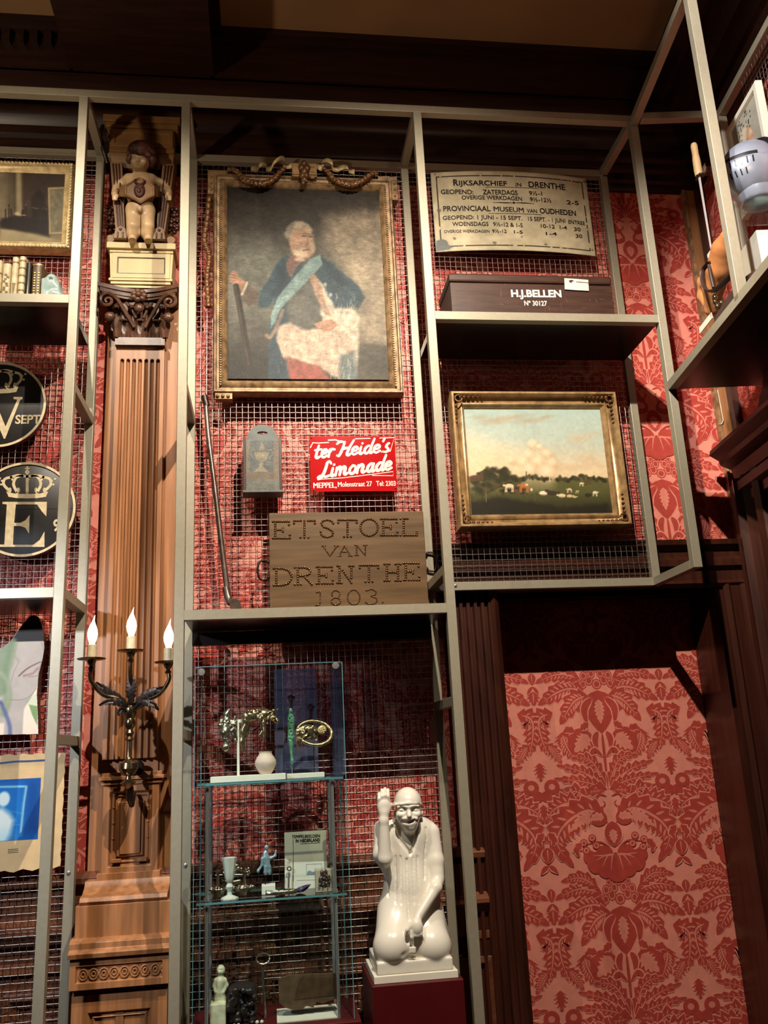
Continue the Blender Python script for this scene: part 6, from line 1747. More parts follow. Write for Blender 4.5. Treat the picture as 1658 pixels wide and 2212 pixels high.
mb = MB(); mb.prism([zc2(*p) for p in ((990, 722), (1060, 726), (1132, 732), (1136, 797), (1060, 793), (992, 788))], yc - .0062, yc - .005); lb = mb.build('paper_label', M['white_board'], cs)
mb = MB(); mb.flat([zc2(*p) for p in ((1015, 736), (1035, 732), (1048, 740), (1030, 745), (1040, 752), (1022, 748))], yc - .0066); mb.flat([zc2(*p) for p in ((1060, 742), (1133, 748), (1133, 752), (1060, 746))], yc - .0066); mb.build('tear', M['chest'], lb)
PC_ = lambda px, py: at(px, py, yc - .0008)
mb = MB(); lettering(mb, 'H.J.BELLEN', z2(674, 832), z2(974, 834), 14.5, PC_, bold=.035); mb.build('lettering', M['white_enamel'], cs)
mb = MB(); lettering(mb, 'Nº 30127', z2(752, 884), z2(888, 886), 10, PC_, bold=.02); mb.build('lettering', M['white_enamel'], cs)
mb = MB()
for k in range(34):
    x_, z_ = random.uniform(qx0 + .02, qx1 - .02), random.uniform(zc + .01, ql - .01); a = random.uniform(-.4, .4) + (math.pi / 2 if random.random() < .4 else 0); l_ = random.uniform(.004, .03)
    mb.ribbon([(x_, z_), (x_ + l_ * math.cos(a), min(ql - .003, z_ + l_ * math.sin(a)))], random.uniform(.0004, .0012), yc - .0005)
o = mb.build('scratches', M['scuff'], cs); o['kind'] = 'stuff'
# ------------------------------------------------------------------ glazed kneeling statue on its pedestal
def zs(x, y): return (780 + x / 7.536, 1680 + y / 7.536)
def st(x, y, d):
    q_ = at(*zs(x, y), d); return (q_[0], d, q_[2])
Rs = lambda v: v / 5150.0
pb0 = at(818, 2127, .0); zpd = pb0[2]                             # underside of the white board
ped = MB(); ped.box(at(803, 2140, -.015)[0], at(1003, 2140, -.015)[0], -.015, .29, 0, zpd)
o = ped.build('pedestal', M['red_box'], bevel=.003); tag(o, 'dark red box pedestal under the white kneeling statue', 'pedestal')
bd_ = MB(); bd_.box(at(808, 2127, .0)[0], at(990, 2113, .0)[0], .0, .25, zpd, zpd + .022)
o = bd_.build('plinth_board', M['white_board'], bevel=.002); tag(o, 'thin white board between the kneeling statue and the red pedestal', 'board')
zb_ = zpd + .022
stt = thing('kneeling_statue', 'cream glazed statue of a smiling kneeling man in a cap, hand raised to his ear', 'statue', (.485, .12, zb_))
s = Sculpt((.335, -.03, zb_ - .002), (.635, .25, zb_ + .60), .0028)
def gl(pts, r, **k): s.groove([st(x, y, 0) for x, y in pts], Rs(r), **k)
# torso and robe
s.cap(st(760, 1050, .135), st(800, 2000, .13), Rs(390), Rs(400), .02, sy=.72)
s.cap(st(560, 900, .14), st(1000, 860, .14), Rs(200), Rs(200), .03, sy=.8)
s.cap(st(820, 1900, .125), st(820, 2500, .11), Rs(400), Rs(470), .04, sy=.75)
s.cap(st(560, 2200, .12), st(530, 2700, .055), Rs(290), Rs(310), .03); s.cap(st(1080, 2200, .13), st(1130, 2700, .06), Rs(240), Rs(300), .03)
s.cap(st(480, 2800, .05), st(470, 2850, .15), Rs(240), Rs(230), .03); s.cap(st(1190, 2780, .055), st(1180, 2800, .15), Rs(240), Rs(230), .03)
s.cap(st(560, 2600, .16), st(1100, 2560, .16), Rs(330), Rs(330), .04)
# neck and head
s.cap(st(800, 900, .12), st(770, 700, .105), Rs(150), Rs(140), .012)
s.ell(st(762, 560, .095), (Rs(212), .052, Rs(270)), .006); s.ell(st(792, 812, .081), (Rs(108), .033, Rs(88)), .014)
s.ell(st(640, 600, .066), (Rs(80), .020, Rs(70)), .010); s.ell(st(900, 595, .066), (Rs(74), .020, Rs(66)), .010)         # cheeks
s.ell(st(760, 470, .058), (Rs(190), .020, Rs(40)), .012)                                                                 # brow
for x_ in (655, 875):
    s.ell(st(x_, 520, .044), (Rs(84), .012, Rs(46)), .006, True); s.ell(st(x_ + 6, 524, .056), (Rs(50), .008, Rs(28)), .003)
    s.path([st(x_ - 46, 524, .045), st(x_, 532, .0435), st(x_ + 50, 522, .045)], Rs(6), .001, True)
s.cap(st(770, 500, .050), st(782, 620, .036), Rs(26), Rs(40), .006); s.ell(st(752, 650, .046), (Rs(28), .008, Rs(22)), .004); s.ell(st(818, 645, .046), (Rs(28), .008, Rs(22)), .004)
s.ell(st(785, 725, .066), (Rs(140), .024, Rs(95)), .012)
gl([(600, 700), (690, 688), (785, 680), (880, 682), (945, 680)], 15, cut=False, k=.004)
gl([(672, 708), (725, 735), (790, 746), (850, 734), (895, 702)], 19)
s.ell(st(540, 600, .105), (Rs(26), .014, Rs(70)), .004); s.ell(st(980, 580, .105), (Rs(24), .014, Rs(66)), .004)
gl([(600, 850), (655, 1010), (760, 1150), (862, 1285)], 30); gl([(990, 780), (965, 1000), (920, 1160), (862, 1285)], 30)
gl([(800, 1380), (800, 1700), (806, 2050), (815, 2350)], 22)
for x_ in (620, 700, 900, 980): gl([(x_, 1330), (x_ + 2, 1700), (x_ + 4 + (x_ - 800) * .08, 2100)], 15)
gl([(1140, 860), (1150, 1000), (1115, 1300), (1095, 1700)], 22); gl([(500, 1000), (520, 1300), (490, 1600), (500, 2000)], 22)
# raised arm
s.cap(st(330, 820, .13), st(330, 1250, .105), Rs(130), Rs(130), .02); s.cap(st(330, 1250, .105), st(420, 1560, .105), Rs(120), Rs(60), .02)
s.cap(st(385, 1290, .055), st(365, 700, .050), Rs(112), Rs(76), .010); s.cap(st(385, 1290, .06), st(350, 1200, .11), Rs(100), Rs(110), .012)
s.cap(st(388, 1330, .055), st(388, 1370, .060), Rs(116), Rs(98), .004)
s.cap(st(365, 700, .050), st(368, 580, .052), Rs(76), Rs(74), .008)
s.ell(st(370, 470, .053), (Rs(114), .0135, Rs(140)), .012)
for x0_, y0_, x1_, y1_, r0, r1 in ((290, 430, 288, 258, 34, 26), (338, 410, 334, 200, 35, 27), (390, 400, 386, 178, 36, 27), (440, 410, 436, 196, 34, 26)):
    s.path([st(x0_, y0_, .054), st((x0_ + x1_) / 2 - 1, (y0_ + y1_) / 2, .049), st(x1_, y1_, .056)], [Rs(r0), Rs((r0 + r1) / 2), Rs(r1)], .0018)
s.path([st(430, 500, .052), st(478, 440, .060), st(520, 452, .068)], [Rs(40), Rs(32), Rs(26)], .004)
# lowered arm, sleeve
s.cap(st(1150, 900, .13), st(1215, 1350, .105), Rs(130), Rs(130), .02); s.cap(st(1215, 1350, .105), st(1232, 1640, .09), Rs(130), Rs(124), .010); s.cap(st(1232, 1640, .09), st(1234, 1670, .088), Rs(124), Rs(118), .002)
s.cap(st(1235, 1690, .080), st(1215, 1790, .062), Rs(98), Rs(98), .006); s.cap(st(1215, 1790, .062), st(925, 2270, .022), Rs(98), Rs(66), .008)
s.ell(st(900, 2440, .010), (Rs(104), .018, Rs(140)), .010)
for x0_, y0_, x1_, y1_, x2_, y2_, r0 in ((870, 2520, 880, 2570, 890, 2590, 30), (915, 2520, 925, 2568, 935, 2585, 30), (958, 2500, 970, 2548, 975, 2570, 28)):
    s.path([st(x0_, y0_, .004), st(x1_, y1_, .002), st(x2_, y2_, .016)], [Rs(r0), Rs(r0), Rs(r0 - 4)], .002)
s.path([st(825, 2500, .004), st(818, 2600, .002), st(838, 2730, .008)], [Rs(34), Rs(34), Rs(24)], .002)
s.path([st(830, 2400, .008), st(745, 2480, .008), st(708, 2580, .014)], [Rs(44), Rs(32), Rs(24)], .003)
for x_, y_, w_ in ((755, 2640, 44), (935, 2650, 80)): s.ell(st(x_, y_, .012), (Rs(w_), .022, Rs(64)), .004, True)
s.path([st(700, 2900, -.004), st(840, 2830, .0), st(1000, 2870, -.004)], Rs(26), .01, True)
for x_ in range(780, 900, 20): s.path([st(x_, 2760, .0), st(x_, 2860, .0)], Rs(10), .002)
# slab
a, b = st(255, 3110, .01), st(1490, 2960, .01)
s.box((a[0], .008, zb_), (b[0], .235, zb_ + .036), .005, .004)
s.build('body', M['glaze'], stt)
s = Sculpt((.42, .01, zb_ + .40), (.57, .21, zb_ + .60), .0028)
s.ell(st(757, 420, .102), (Rs(236), .060, Rs(268)), .004)
s.box((.40, .0, zb_ + .30), (.60, .25, at(*zs(757, 425), .07)[2]), .002, .002, True)
s.path([st(530, 425, .100), st(560, 440, .072), st(640, 432, .050), st(757, 418, .041), st(880, 420, .050), st(960, 434, .072), st(984, 440, .100)], Rs(22), .004)
s.build('cap', M['glaze'], stt)
# ------------------------------------------------------------------ glass display case and what it holds
def z7(x, y): return (380 + x / 3.9476, 1300 + y / 3.9476)
def z8(x, y): return (380 + x / 3.9476, 1680 + y / 3.9476)
def zi(x, y): return (440 + x / 5.181, 1780 + y / 5.179)
def zq(x, y): return (460 + x / 5.5267, 1500 + y / 5.525)
yg, yr = .06, .30
gx0, gx1 = at(421, 1500, yg)[0], at(744, 1600, yg)[0]
gzt = at(421, 1441, yg)[2]; zs1 = at(*z7(600, 1545), yg)[2]; zs2 = at(*z8(800, 1045), yg)[2]
zpl = at(*z8(860, 2040), .16)[2]                                  # top of the red platform
case = thing('glass_display_case', 'tall clear glass display case on chrome posts below the middle shelf', 'display case', ((gx0 + gx1) / 2, .18, zpl))
t_ = .005
def pane(name, x0, x1, y0, y1, z0, z1, par=case, edges=True):
    mb = MB().box(x0, x1, y0, y1, z0, z1); 
    return mb.build(name, M['glass'], par)
gp = pane('front_pane', gx0, gx1, yg, yg + t_, zpl + .002, gzt)
e = MB()
for x_ in (gx0, gx1): e.box(x_ - .0012, x_ + .0012, yg - .0004, yg + t_ + .0004, zpl + .002, gzt)
e.box(gx0, gx1, yg - .0004, yg + t_ + .0004, gzt - .001, gzt + .001); e.build('polished_edge', M['glass_edge'], gp)
sp_ = pane('side_pane', gx0, gx0 + t_, yg + .012, yr, zpl + .002, gzt - .004)
sp2 = pane('side_pane', gx1 - t_, gx1, yg + .012, yr, zpl + .002, gzt - .004)
for par, x_ in ((sp_, gx0 + t_ / 2), (sp2, gx1 - t_ / 2)):
    e = MB(); e.box(x_ - .0026, x_ + .0026, yr - .001, yr + .001, zpl + .002, gzt - .004); e.box(x_ - .0026, x_ + .0026, yg + .012, yr, gzt - .005, gzt - .003); e.build('polished_edge', M['glass_edge'], par)
for z_ in (zs1, zs2):
    sh_ = MB().box(gx0 + .008, gx1 - .008, yg + .014, yr - .002, z_ - .004, z_ + .004).build('glass_shelf', M['glass'], case)
    e = MB(); e.box(gx0 + .008, gx1 - .008, yg + .0125, yg + .014, z_ - .003, z_ + .003); e.box(gx0 + .008, gx1 - .008, yr - .002, yr - .0008, z_ - .004, z_ + .004); e.build('polished_edge', M['glass_edge'], sh_)
for px, py in ((435, 1452), (724, 1438)):
    q_ = at(px, py, yg - .004); MB().lathe([(.001, -.012), (.0115, -.011), (.0115, .002), (.006, .002), (.006, .018), (.001, .018)], (q_[0], yg - .003, q_[2]), 20, 0, 'y').build('clamp', M['chrome'], case, smooth=40)
xl_, xr_ = at(447, 1800, yg + .03)[0], at(720, 1800, yg + .03)[0]
for x_ in (xl_, xr_):
    for y_ in (yg + .03, yr - .03):
        mb = MB(); mb.tube([(x_, y_, zpl), (x_, y_, zs2 - .004)], .0055, 12); mb.tube([(x_, y_, zs2 + .004), (x_, y_, zs1 - .004)], .0055, 12)
        for z_ in (zs1 - .008, zs2 - .008, zs2 + .010): mb.lathe([(.009, -.005), (.009, .005)], (x_, y_, z_), 14)
        mb.build('chrome_post', M['chrome'], case, smooth=40)
M['silver'] = mat('tarnished_silver', (176, 166, 146), .2, .9, .3, 120, .5); M['gilt_bronze'] = mat('gilt_bronze', (172, 150, 116), .2, .85, .4, 120, .6)
M['patina'] = mat('green_patina', (92, 142, 112), .5, .1, .4, 50, .3); M['pink_clay'] = mat('pale_clay', (214, 188, 172), .7, 0, .12, 30, .1)
M['stone'] = mat('pale_stone', (206, 204, 170), .55, 0, .3, 40, .2); M['verdigris'] = mat('pale_bronze', (150, 176, 186), .35, .4, .3, 80, .15)
M['frosted'] = mat('frosted_glass', (206, 206, 192), .3, 0, .08, 60, .1)
bp_ = case
def reflection_pane(px0, px1, pyt, y_, label):  # added sheet in the case, coloured like a blue reflection on its glass
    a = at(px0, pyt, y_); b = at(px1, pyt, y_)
    o = MB().box(a[0], b[0], y_, y_ + .003, zs1 + .0045, a[2]).build('reflection_sheet', M['blue_reflection']); return tag(o, label, 'acrylic panel')  # no real acrylic panel: added sheet that imitates a blue reflection
reflection_pane(591, 682, 1446, yr - .03, 'wide blue-tinted acrylic panel at the back of the case, behind the green dagger')  # wide added sheet, imitates a blue reflection on the case glass
reflection_pane(712, 738, 1440, yr - .028, 'narrow blue-tinted acrylic strip near the right edge of the glass case')  # narrow added sheet, imitates a blue reflection on the case glass
bs = MB().box(gx0 - .01, gx1 + .02, yg - .02, yr + .015, zpl - .12, zpl); o = bs.build('case_base', M['red_box'], case, bevel=.002)
bs = MB().box(gx0 + .01, gx1 - .02, yg, yr, 0, zpl - .12); bs.build('case_base', M['red_box'], case)

# --- upper shelf
def riser(pts, y0, y1, label):
    a, b = at(*pts[0], y0), at(*pts[1], y0); zt_ = b[2]
    o = MB().box(a[0], b[0], y0, y1, zs1 + .0042, zt_).build('display_riser', M['white_board'], bevel=.0008); tag(o, label, 'riser'); return zt_
zr1 = riser((z7(292, 1545), z7(935, 1462)), yg + .03, yg + .12, 'long white block on the upper glass shelf under the clay pot')
zr2 = riser((z7(945, 1500), z7(1265, 1452)), yg + .09, yg + .17, 'shorter pale block on the upper glass shelf under the green dagger')
ym = yg + .07
def u7(x, y, d=None):
    d = ym if d is None else d
    q_ = at(*z7(x, y), d); return (q_[0], d, q_[2])
def uq(x, y, d=None):
    d = ym if d is None else d
    q_ = at(*zq(x, y), d); return (q_[0], d, q_[2])
Rq = lambda v: v / (5.527 * 690)
fm = thing('mounted_bronzes', 'pair of shiny gilt bronze animal fragments on one white stand, left in the case', 'bronze mount', (uq(300, 950)[0], ym, zr1))
a = uq(300, 580); mb = MB(); mb.tube([(a[0], ym, zr1), (a[0], ym, a[2])], .0045, 10); mb.bar(uq(85, 312, ym + .01), uq(345, 318, ym + .01), .010); mb.bar((a[0], ym, a[2]), (a[0], ym + .008, uq(300, 315)[2]), .006); mb.build('stand', M['white_board'], fm, smooth=40)
s = Sculpt((uq(20, 0)[0] - .01, ym - .05, uq(0, 720)[2]), (uq(440, 0)[0], ym + .05, uq(0, 150)[2]), .0022)
s.path([uq(190, 190), uq(160, 240), uq(165, 330)], [Rq(26), Rq(36), Rq(48)], .006); s.cap(uq(80, 365), uq(260, 340), Rq(28), Rq(30), .008)
s.path([uq(160, 330), uq(140, 450, ym - .01), uq(160, 560)], [Rq(56), Rq(50), Rq(44)], .006); s.ell(uq(150, 630, ym - .012), (Rq(48), .012, Rq(56)), .006)
s.path([uq(230, 330), uq(240, 420, ym - .008), uq(270, 540)], [Rq(36), Rq(34), Rq(30)], .006); s.ell(uq(200, 400), (Rq(40), .012, Rq(50)), .008); s.ell(uq(265, 275), (Rq(22), .008, Rq(24)), .004)
for k in range(40): s.ell(uq(random.uniform(110, 280), random.uniform(320, 560), ym - .012), Rq(random.uniform(10, 20)), .002, k % 3 == 0)
s.build('rider_fragment', M['silver'], fm)
s = Sculpt((uq(300, 0)[0], ym - .05, uq(0, 720)[2]), (uq(810, 0)[0], ym + .05, uq(0, 130)[2]), .0022)
s.path([uq(410, 270), uq(480, 250), uq(600, 240)], [Rq(78), Rq(70), Rq(72)], .01); s.path([uq(600, 240), uq(690, 250), uq(760, 320)], [Rq(66), Rq(52), Rq(34)], .008); s.ell(uq(765, 310), (Rq(30), .010, Rq(36)), .004)
s.ell(uq(550, 190), (Rq(36), .012, Rq(28)), .005); s.ell(uq(640, 195), (Rq(24), .010, Rq(24)), .005)
s.path([uq(400, 330), uq(360, 440), uq(345, 560), uq(365, 680)], [Rq(50), Rq(40), Rq(32), Rq(24)], .006); s.path([uq(420, 330, ym + .015), uq(400, 430, ym + .015), uq(390, 510, ym + .015)], [Rq(40), Rq(30), Rq(24)], .006)
s.path([uq(585, 320), uq(600, 420), uq(560, 490)], [Rq(30), Rq(22), Rq(24)], .005); s.path([uq(600, 330, ym - .012), uq(612, 440, ym - .012), uq(606, 545, ym - .012)], [Rq(26), Rq(22), Rq(18)], .005)
for k in range(60): s.ell(uq(random.uniform(380, 770), random.uniform(180, 350), ym - random.uniform(.012, .02)), Rq(random.uniform(9, 20)), .002, k % 3 == 0)
s.build('horse_fragment', M['gilt_bronze'], fm)
# pot
c0 = uq(628, 940, ym + .0); zz7 = lambda y: uq(628, y)[2] - zr1
pot = MB(); pot.lathe([(.001, .0), (Rq(70), .0), (Rq(105), zz7(895)), (Rq(135), zz7(830)), (Rq(130), zz7(790)), (Rq(104), zz7(745)), (Rq(82), zz7(715)), (Rq(80), zz7(690)), (Rq(86), zz7(680)), (Rq(76), zz7(679)), (Rq(70), zz7(710)), (Rq(60), zz7(760)), (.001, zz7(790))], (c0[0], ym, zr1), 28)
o = pot.build('clay_pot', M['pink_clay'], smooth=60); tag(o, 'small round pale pink clay pot with a short neck on the white block', 'pot')
# dagger
yd = yg + .13
dg = thing('bronze_dagger', 'green patinated bronze dagger standing upright on a thin rod before the blue panel', 'dagger', (uq(940, 900, yd)[0], yd, zr2))  # the blue panel is the added sheet that imitates a reflection
s = Sculpt((uq(870, 0, yd)[0], yd - .02, uq(0, 900, yd)[2]), (uq(1000, 0, yd)[0], yd + .02, uq(0, -10, yd)[2]), .002)
s.path([uq(925, 180, yd), uq(930, 300, yd), uq(930, 520, yd), uq(935, 700, yd)], [Rq(22), Rq(46), Rq(42), Rq(20)], .004); s.path([uq(935, 700, yd), uq(945, 790, yd), uq(942, 870, yd)], [Rq(18), Rq(22), Rq(6)], .003)
for k in range(24): s.ell(uq(random.uniform(890, 970), random.uniform(220, 560), yd - .009), Rq(random.uniform(6, 12)), .002, True)
s.build('blade', M['patina'], dg)
mb = MB(); mb.tube([uq(930, 30, yd), uq(932, 110, yd), uq(928, 190, yd)], [.008, .004, .0035], 8)
for x_, y_ in ((905, 35), (930, 20), (958, 38), (945, 60), (915, 66)): mb.ell(uq(x_, y_, yd), .0055, 8)
mb.build('hilt', M['iron'], dg, smooth=60)
a = uq(942, 860, yd); MB().tube([(a[0], yd, zr2), a], .0018, 8).build('rod', M['chrome'], dg, smooth=60)
# buckle
yb_ = yg + .10
bk_ = thing('gilt_buckle', 'large oval gilt buckle with a rosette held on a thin dark rod at the right', 'buckle', (uq(1200, 920, yb_)[0], yb_, zr2))
cc = uq(1210, 460, yb_)
rot = Matrix.Rotation(.18, 3, 'Y')
ring = []
for i in range(48):
    a = 2 * math.pi * i / 48; v = rot @ Vector((Rq(225) * math.cos(a), .012 * math.sin(a), Rq(150) * math.sin(a))); ring.append((cc[0] + v[0], yb_ + v[1] + .004, cc[2] + v[2]))
mb = MB(); mb.tube(ring, [.0055 + .003 * max(0, math.cos(2 * math.pi * i / 48)) for i in range(48)], 8, closed=True); mb.build('ring', M['gilt_bronze'], bk_, smooth=60)
s = Sculpt((uq(970, 0, yb_)[0], yb_ - .035, uq(0, 690, yb_)[2]), (uq(1400, 0, yb_)[0], yb_ + .03, uq(0, 300, yb_)[2]), .0022)
s.ell(uq(1130, 455, yb_), (Rq(150), .010, Rq(100)), .006); s.ell(uq(1160, 430, yb_ - .008), (Rq(60), .008, Rq(70)), .006); s.path([uq(1000, 440, yb_), uq(1010, 560, yb_), uq(1020, 640, yb_)], [Rq(36), Rq(34), Rq(24)], .006)
for k in range(50): s.ell(uq(random.uniform(1000, 1240), random.uniform(370, 550), yb_ - .010), Rq(random.uniform(10, 22)), .002, k % 2 == 0)
s.build('plate', M['gilt_bronze'], bk_)
cr_ = uq(1300, 425, yb_ - .012); mb = MB(); mb.lathe([(.001, .004), (Rq(58), .004), (Rq(58), -.002), (Rq(46), -.005), (.001, -.005)], cr_, 18, 0, 'y')
for k in range(14): a = k * 2.4; r = Rq(46) * math.sqrt(k / 14); mb.ell((cr_[0] + r * math.cos(a), cr_[1] - .005, cr_[2] + r * math.sin(a)), (.003, .003, .003), 6)
mb.build('rosette', M['gold_pale'], bk_, smooth=50)
a = uq(1200, 600, yb_); MB().tube([(a[0], yb_, zr2), a], .0014, 8).build('rod', M['iron'], bk_, smooth=60)

# --- lower glass shelf
z2s = zs2 + .0045
def ui(x, y, d):
    q_ = at(*zi(x, y), d); return (q_[0], d, q_[2])
Ri = lambda v: v / (5.18 * 690)
yi = yg + .055
gb = thing('goblet', 'frosted glass goblet standing in front of the silver stand', 'goblet', (ui(290, 860, yi)[0], yi, z2s))
hz = lambda y: max(0, ui(285, y, yi)[2] - z2s)
mb = MB(); mb.lathe([(.001, 0), (Ri(100), 0), (Ri(96), .004), (Ri(30), .012), (Ri(24), hz(760)), (Ri(44), hz(700)), (Ri(26), hz(660)), (Ri(38), hz(640)), (Ri(52), hz(600)), (Ri(58), hz(540)), (Ri(84), hz(375)), (Ri(78), hz(374)), (Ri(50), hz(560)), (.001, hz(620))], (ui(288, 860, yi)[0], yi, z2s), 8)
mb.build('bowl', M['frosted'], gb, smooth=20)
ysl = yg + .13
ss = thing('silver_inkstand', 'silver stand with branching holders and two dark hollow bowls, behind the goblet', 'inkstand', (ui(320, 860, ysl)[0], ysl, z2s))
cz_ = lambda y: max(z2s, ui(300, y, ysl)[2])
for x_, r in ((170, 95), (430, 105)):
    c_ = ui(x_, 800, ysl - .03); zc_ = z2s + .018
    mb = MB(); mb.lathe([(.001, -.016), (Ri(60), -.016), (Ri(r), .0), (Ri(r + 16), .008), (Ri(r + 8), .010), (Ri(r - 14), .004), (.001, -.008)], (c_[0], ysl - .03, zc_), 20, sy=.8)
    for k in range(10): a = 2 * math.pi * k / 10; mb.ell((c_[0] + Ri(r + 12) * math.cos(a), ysl - .03 + .8 * Ri(r + 12) * math.sin(a), zc_ + .008), (.007, .006, .005), 7)
    b_ = mb.build('bowl', M['silver'], ss, smooth=50)
    MB().lathe([(.001, .003), (Ri(r - 12), .0045), (.001, .0046)], (c_[0], ysl - .03, zc_), 18, sy=.8).build('dark_liner', M['black_paint'], b_)
mb = MB()
for x_ in (160, 455): mb.tube([ui(x_, 730, ysl), ui(x_, 640, ysl), ui(x_, 570, ysl)], [.004, .0055, .004], 8); mb.lathe([(.004, 0), (.009, .006), (.010, .010), (.003, .010)], ui(x_, 560, ysl), 12)
mb.tube([ui(130, 575, ysl), ui(300, 568, ysl), ui(500, 568, ysl)], .003, 8); mb.tube([ui(190, 640, ysl - .01), ui(300, 650, ysl - .01), ui(410, 636, ysl - .01)], [.006, .004, .006], 8)
mb.tube([ui(300, 760, ysl), ui(300, 560, ysl)], .005, 8); mb.build('holder', M['silver'], ss, smooth=60)
mb = MB()
for k in range(16): mb.ell(ui(random.uniform(120, 520), random.uniform(500, 560), ysl), (.005, .005, .007), 7)
for x_, y_ in ((350, 480), (380, 500), (365, 470)): mb.ell(ui(x_, y_, ysl + .01), (.009, .006, .008), 8)
mb.build('ornaments', M['silver'], ss, smooth=60)
# statuette
yt = yg + .12
sb = MB(); a, b = ui(648, 830, yt - .03), ui(800, 680, yt - .03); sb.box(a[0], b[0], yt - .03, yt + .03, z2s, ui(700, 690, yt - .03)[2]); o = sb.build('display_block', M['white_board'], bevel=.001); tag(o, 'small white block on the lower glass shelf under the bronze statuette', 'riser'); zbk = ui(700, 690, yt - .03)[2]
sm = thing('bronze_statuette', 'small pale bronze statuette of a naked figure with one arm raised', 'statuette', (ui(700, 690, yt)[0], yt, zbk))
s = Sculpt((ui(570, 0, yt)[0], yt - .03, ui(0, 620, yt)[2]), (ui(850, 0, yt)[0], yt + .03, ui(0, 210, yt)[2]), .0016)
s.ell(ui(690, 330, yt), (Ri(28), .006, Ri(34)), .003); s.ell(ui(700, 262, yt), (Ri(26), .006, Ri(30)), .004); s.cap(ui(695, 375, yt), ui(712, 470, yt), Ri(44), Ri(34), .005, sy=.7); s.cap(ui(655, 385, yt), ui(745, 380, yt), Ri(18), Ri(18), .004)
s.path([ui(655, 390, yt), ui(650, 460, yt), ui(605, 530, yt)], [Ri(18), Ri(16), Ri(14)], .003); s.path([ui(745, 385, yt), ui(798, 355, yt), ui(806, 300, yt)], [Ri(17), Ri(15), Ri(12)], .003); s.ell(ui(608, 525, yt), (Ri(14), .004, Ri(22)), .003)
s.path([ui(695, 480, yt), ui(690, 540, yt), ui(692, 600, yt)], [Ri(26), Ri(22), Ri(12)], .003); s.path([ui(732, 480, yt), ui(736, 530, yt), ui(738, 575, yt)], [Ri(24), Ri(20), Ri(14)], .003)
s.build('body', M['verdigris'], sm)
a = ui(690, 600, yt); MB().tube([(a[0], yt, zbk), a], .0022, 8).build('rod', M['iron'], sm, smooth=60)
# book
ybk = yg + .175
bo = thing('catalogue_book', 'tall grey paperback with dark title lettering standing on the lower glass shelf', 'book', (ui(1150, 700, ybk)[0], ybk, z2s))
bx_, bX_ = ui(905, 400, ybk)[0], ui(1375, 400, ybk)[0]; bzt = ui(1130, 85, ybk)[2]
M['book_grey'] = mat('grey_cover', (176, 166, 142), .5, 0, .06, 20)
mb = MB(); mb.box(bx_, bX_, ybk, ybk + .012, z2s, bzt); mb.build('cover', M['book_grey'], bo, bevel=.0006)
def fb(x, y):
    q_ = at(*zi(x, y), ybk - .0006); return (q_[0], q_[2])
mb = MB(); mb.flat([fb(1002, 425), fb(1380, 415), fb(1382, 700), fb(1004, 740)], ybk - .0005); mb.flat([fb(905, 380), fb(990, 430), fb(990, 720), fb(905, 720)], ybk - .0005); mb.build('pale_field', M['white_board'], bo)
mb = MB(); mb.ribbon([fb(998, 170), fb(1003, 640)], .0014, ybk - .0009)
for a, b in (((1146, 452), (1315, 444)), ((1315, 444), (1318, 500)), ((1146, 452), (1150, 570)), ((1150, 570), (1250, 566)), ((1040, 632), (1250, 624))): mb.ribbon([fb(*a), fb(*b)], .0007, ybk - .0009)
mb.build('rules', M['ink'], bo)
M['slate'] = mat('slate_blue', (126, 144, 156), .5, 0, .1, 20)
mb = MB(); mb.flat([fb(1152, 566), fb(1160, 530), fb(1190, 520), (fb(1210, 535)), fb(1250, 530), fb(1250, 562)], ybk - .0008); mb.build('boat_picture', M['slate'], bo)
PK = lambda px, py: at(px, py, ybk - .0006)
mb = MB(); lettering(mb, 'TEMPELBEELDEN', zi(985, 158), zi(1298, 146), 6.5, PK, bold=.03); mb.build('title_lettering', M['ink'], bo)
mb = MB(); lettering(mb, 'IN NEDERLAND', zi(1028, 205), zi(1300, 192), 6.5, PK, bold=.03); mb.ribbon([fb(1080, 222), fb(1300, 208)], .0012, ybk - .0009); mb.build('title_lettering', M['ink'], bo)
# little boat-shaped dish, amethyst shard, key, medal box
ybt = yg + .05
mb = MB(); sx_, ex_ = ui(690, 740, ybt), ui(1040, 745, ybt); vs = []; n = 16
for i in range(n + 1):
    t = i / n; x_ = sx_[0] + (ex_[0] - sx_[0]) * t; w_ = .016 * math.sin(math.pi * min(.98, max(.02, t))) ** .6; zt_ = z2s + .012 + .006 * (2 * t - 1) ** 2
    vs += [(x_, ybt - w_, zt_), (x_, ybt - w_ * .6, z2s + .003), (x_, ybt + w_ * .6, z2s + .003), (x_, ybt + w_, zt_)]
mb.add(vs, [(4 * i + k, 4 * i + k + 1, 4 * i + 5 + k, 4 * i + 4 + k) for i in range(n) for k in range(3)])
o = mb.build('boat_dish', M['silver'], smooth=60); so = o.modifiers.new('thickness', 'SOLIDIFY'); so.thickness = .002; tag(o, 'small boat-shaped silver dish on the lower glass shelf before the catalogue', 'dish')
for k, (x_, r, lab) in enumerate(((800, .010, 'pinkish pebble lying in the silver boat dish, nearest the white block'), (870, .009, 'pale pebble lying in the middle of the silver boat dish'), (925, .008, 'pale pebble at the right of the silver boat dish'))):
    c_ = ui(x_, 715, ybt); mb = MB(); mb.ell((c_[0], ybt, z2s + .0035 + r * .7), (r * 1.2, r * .9, r * .7), 10); o = mb.build('pebble', M['pink_clay'], smooth=180); tag(o, lab, 'pebble', 'pebbles in the boat dish')
M['amethyst'] = mat('violet_glass', (70, 54, 96), .08, 0, .3, 40)
P0, P1 = ui(1015, 745, yg + .075), ui(1200, 680, yg + .075)
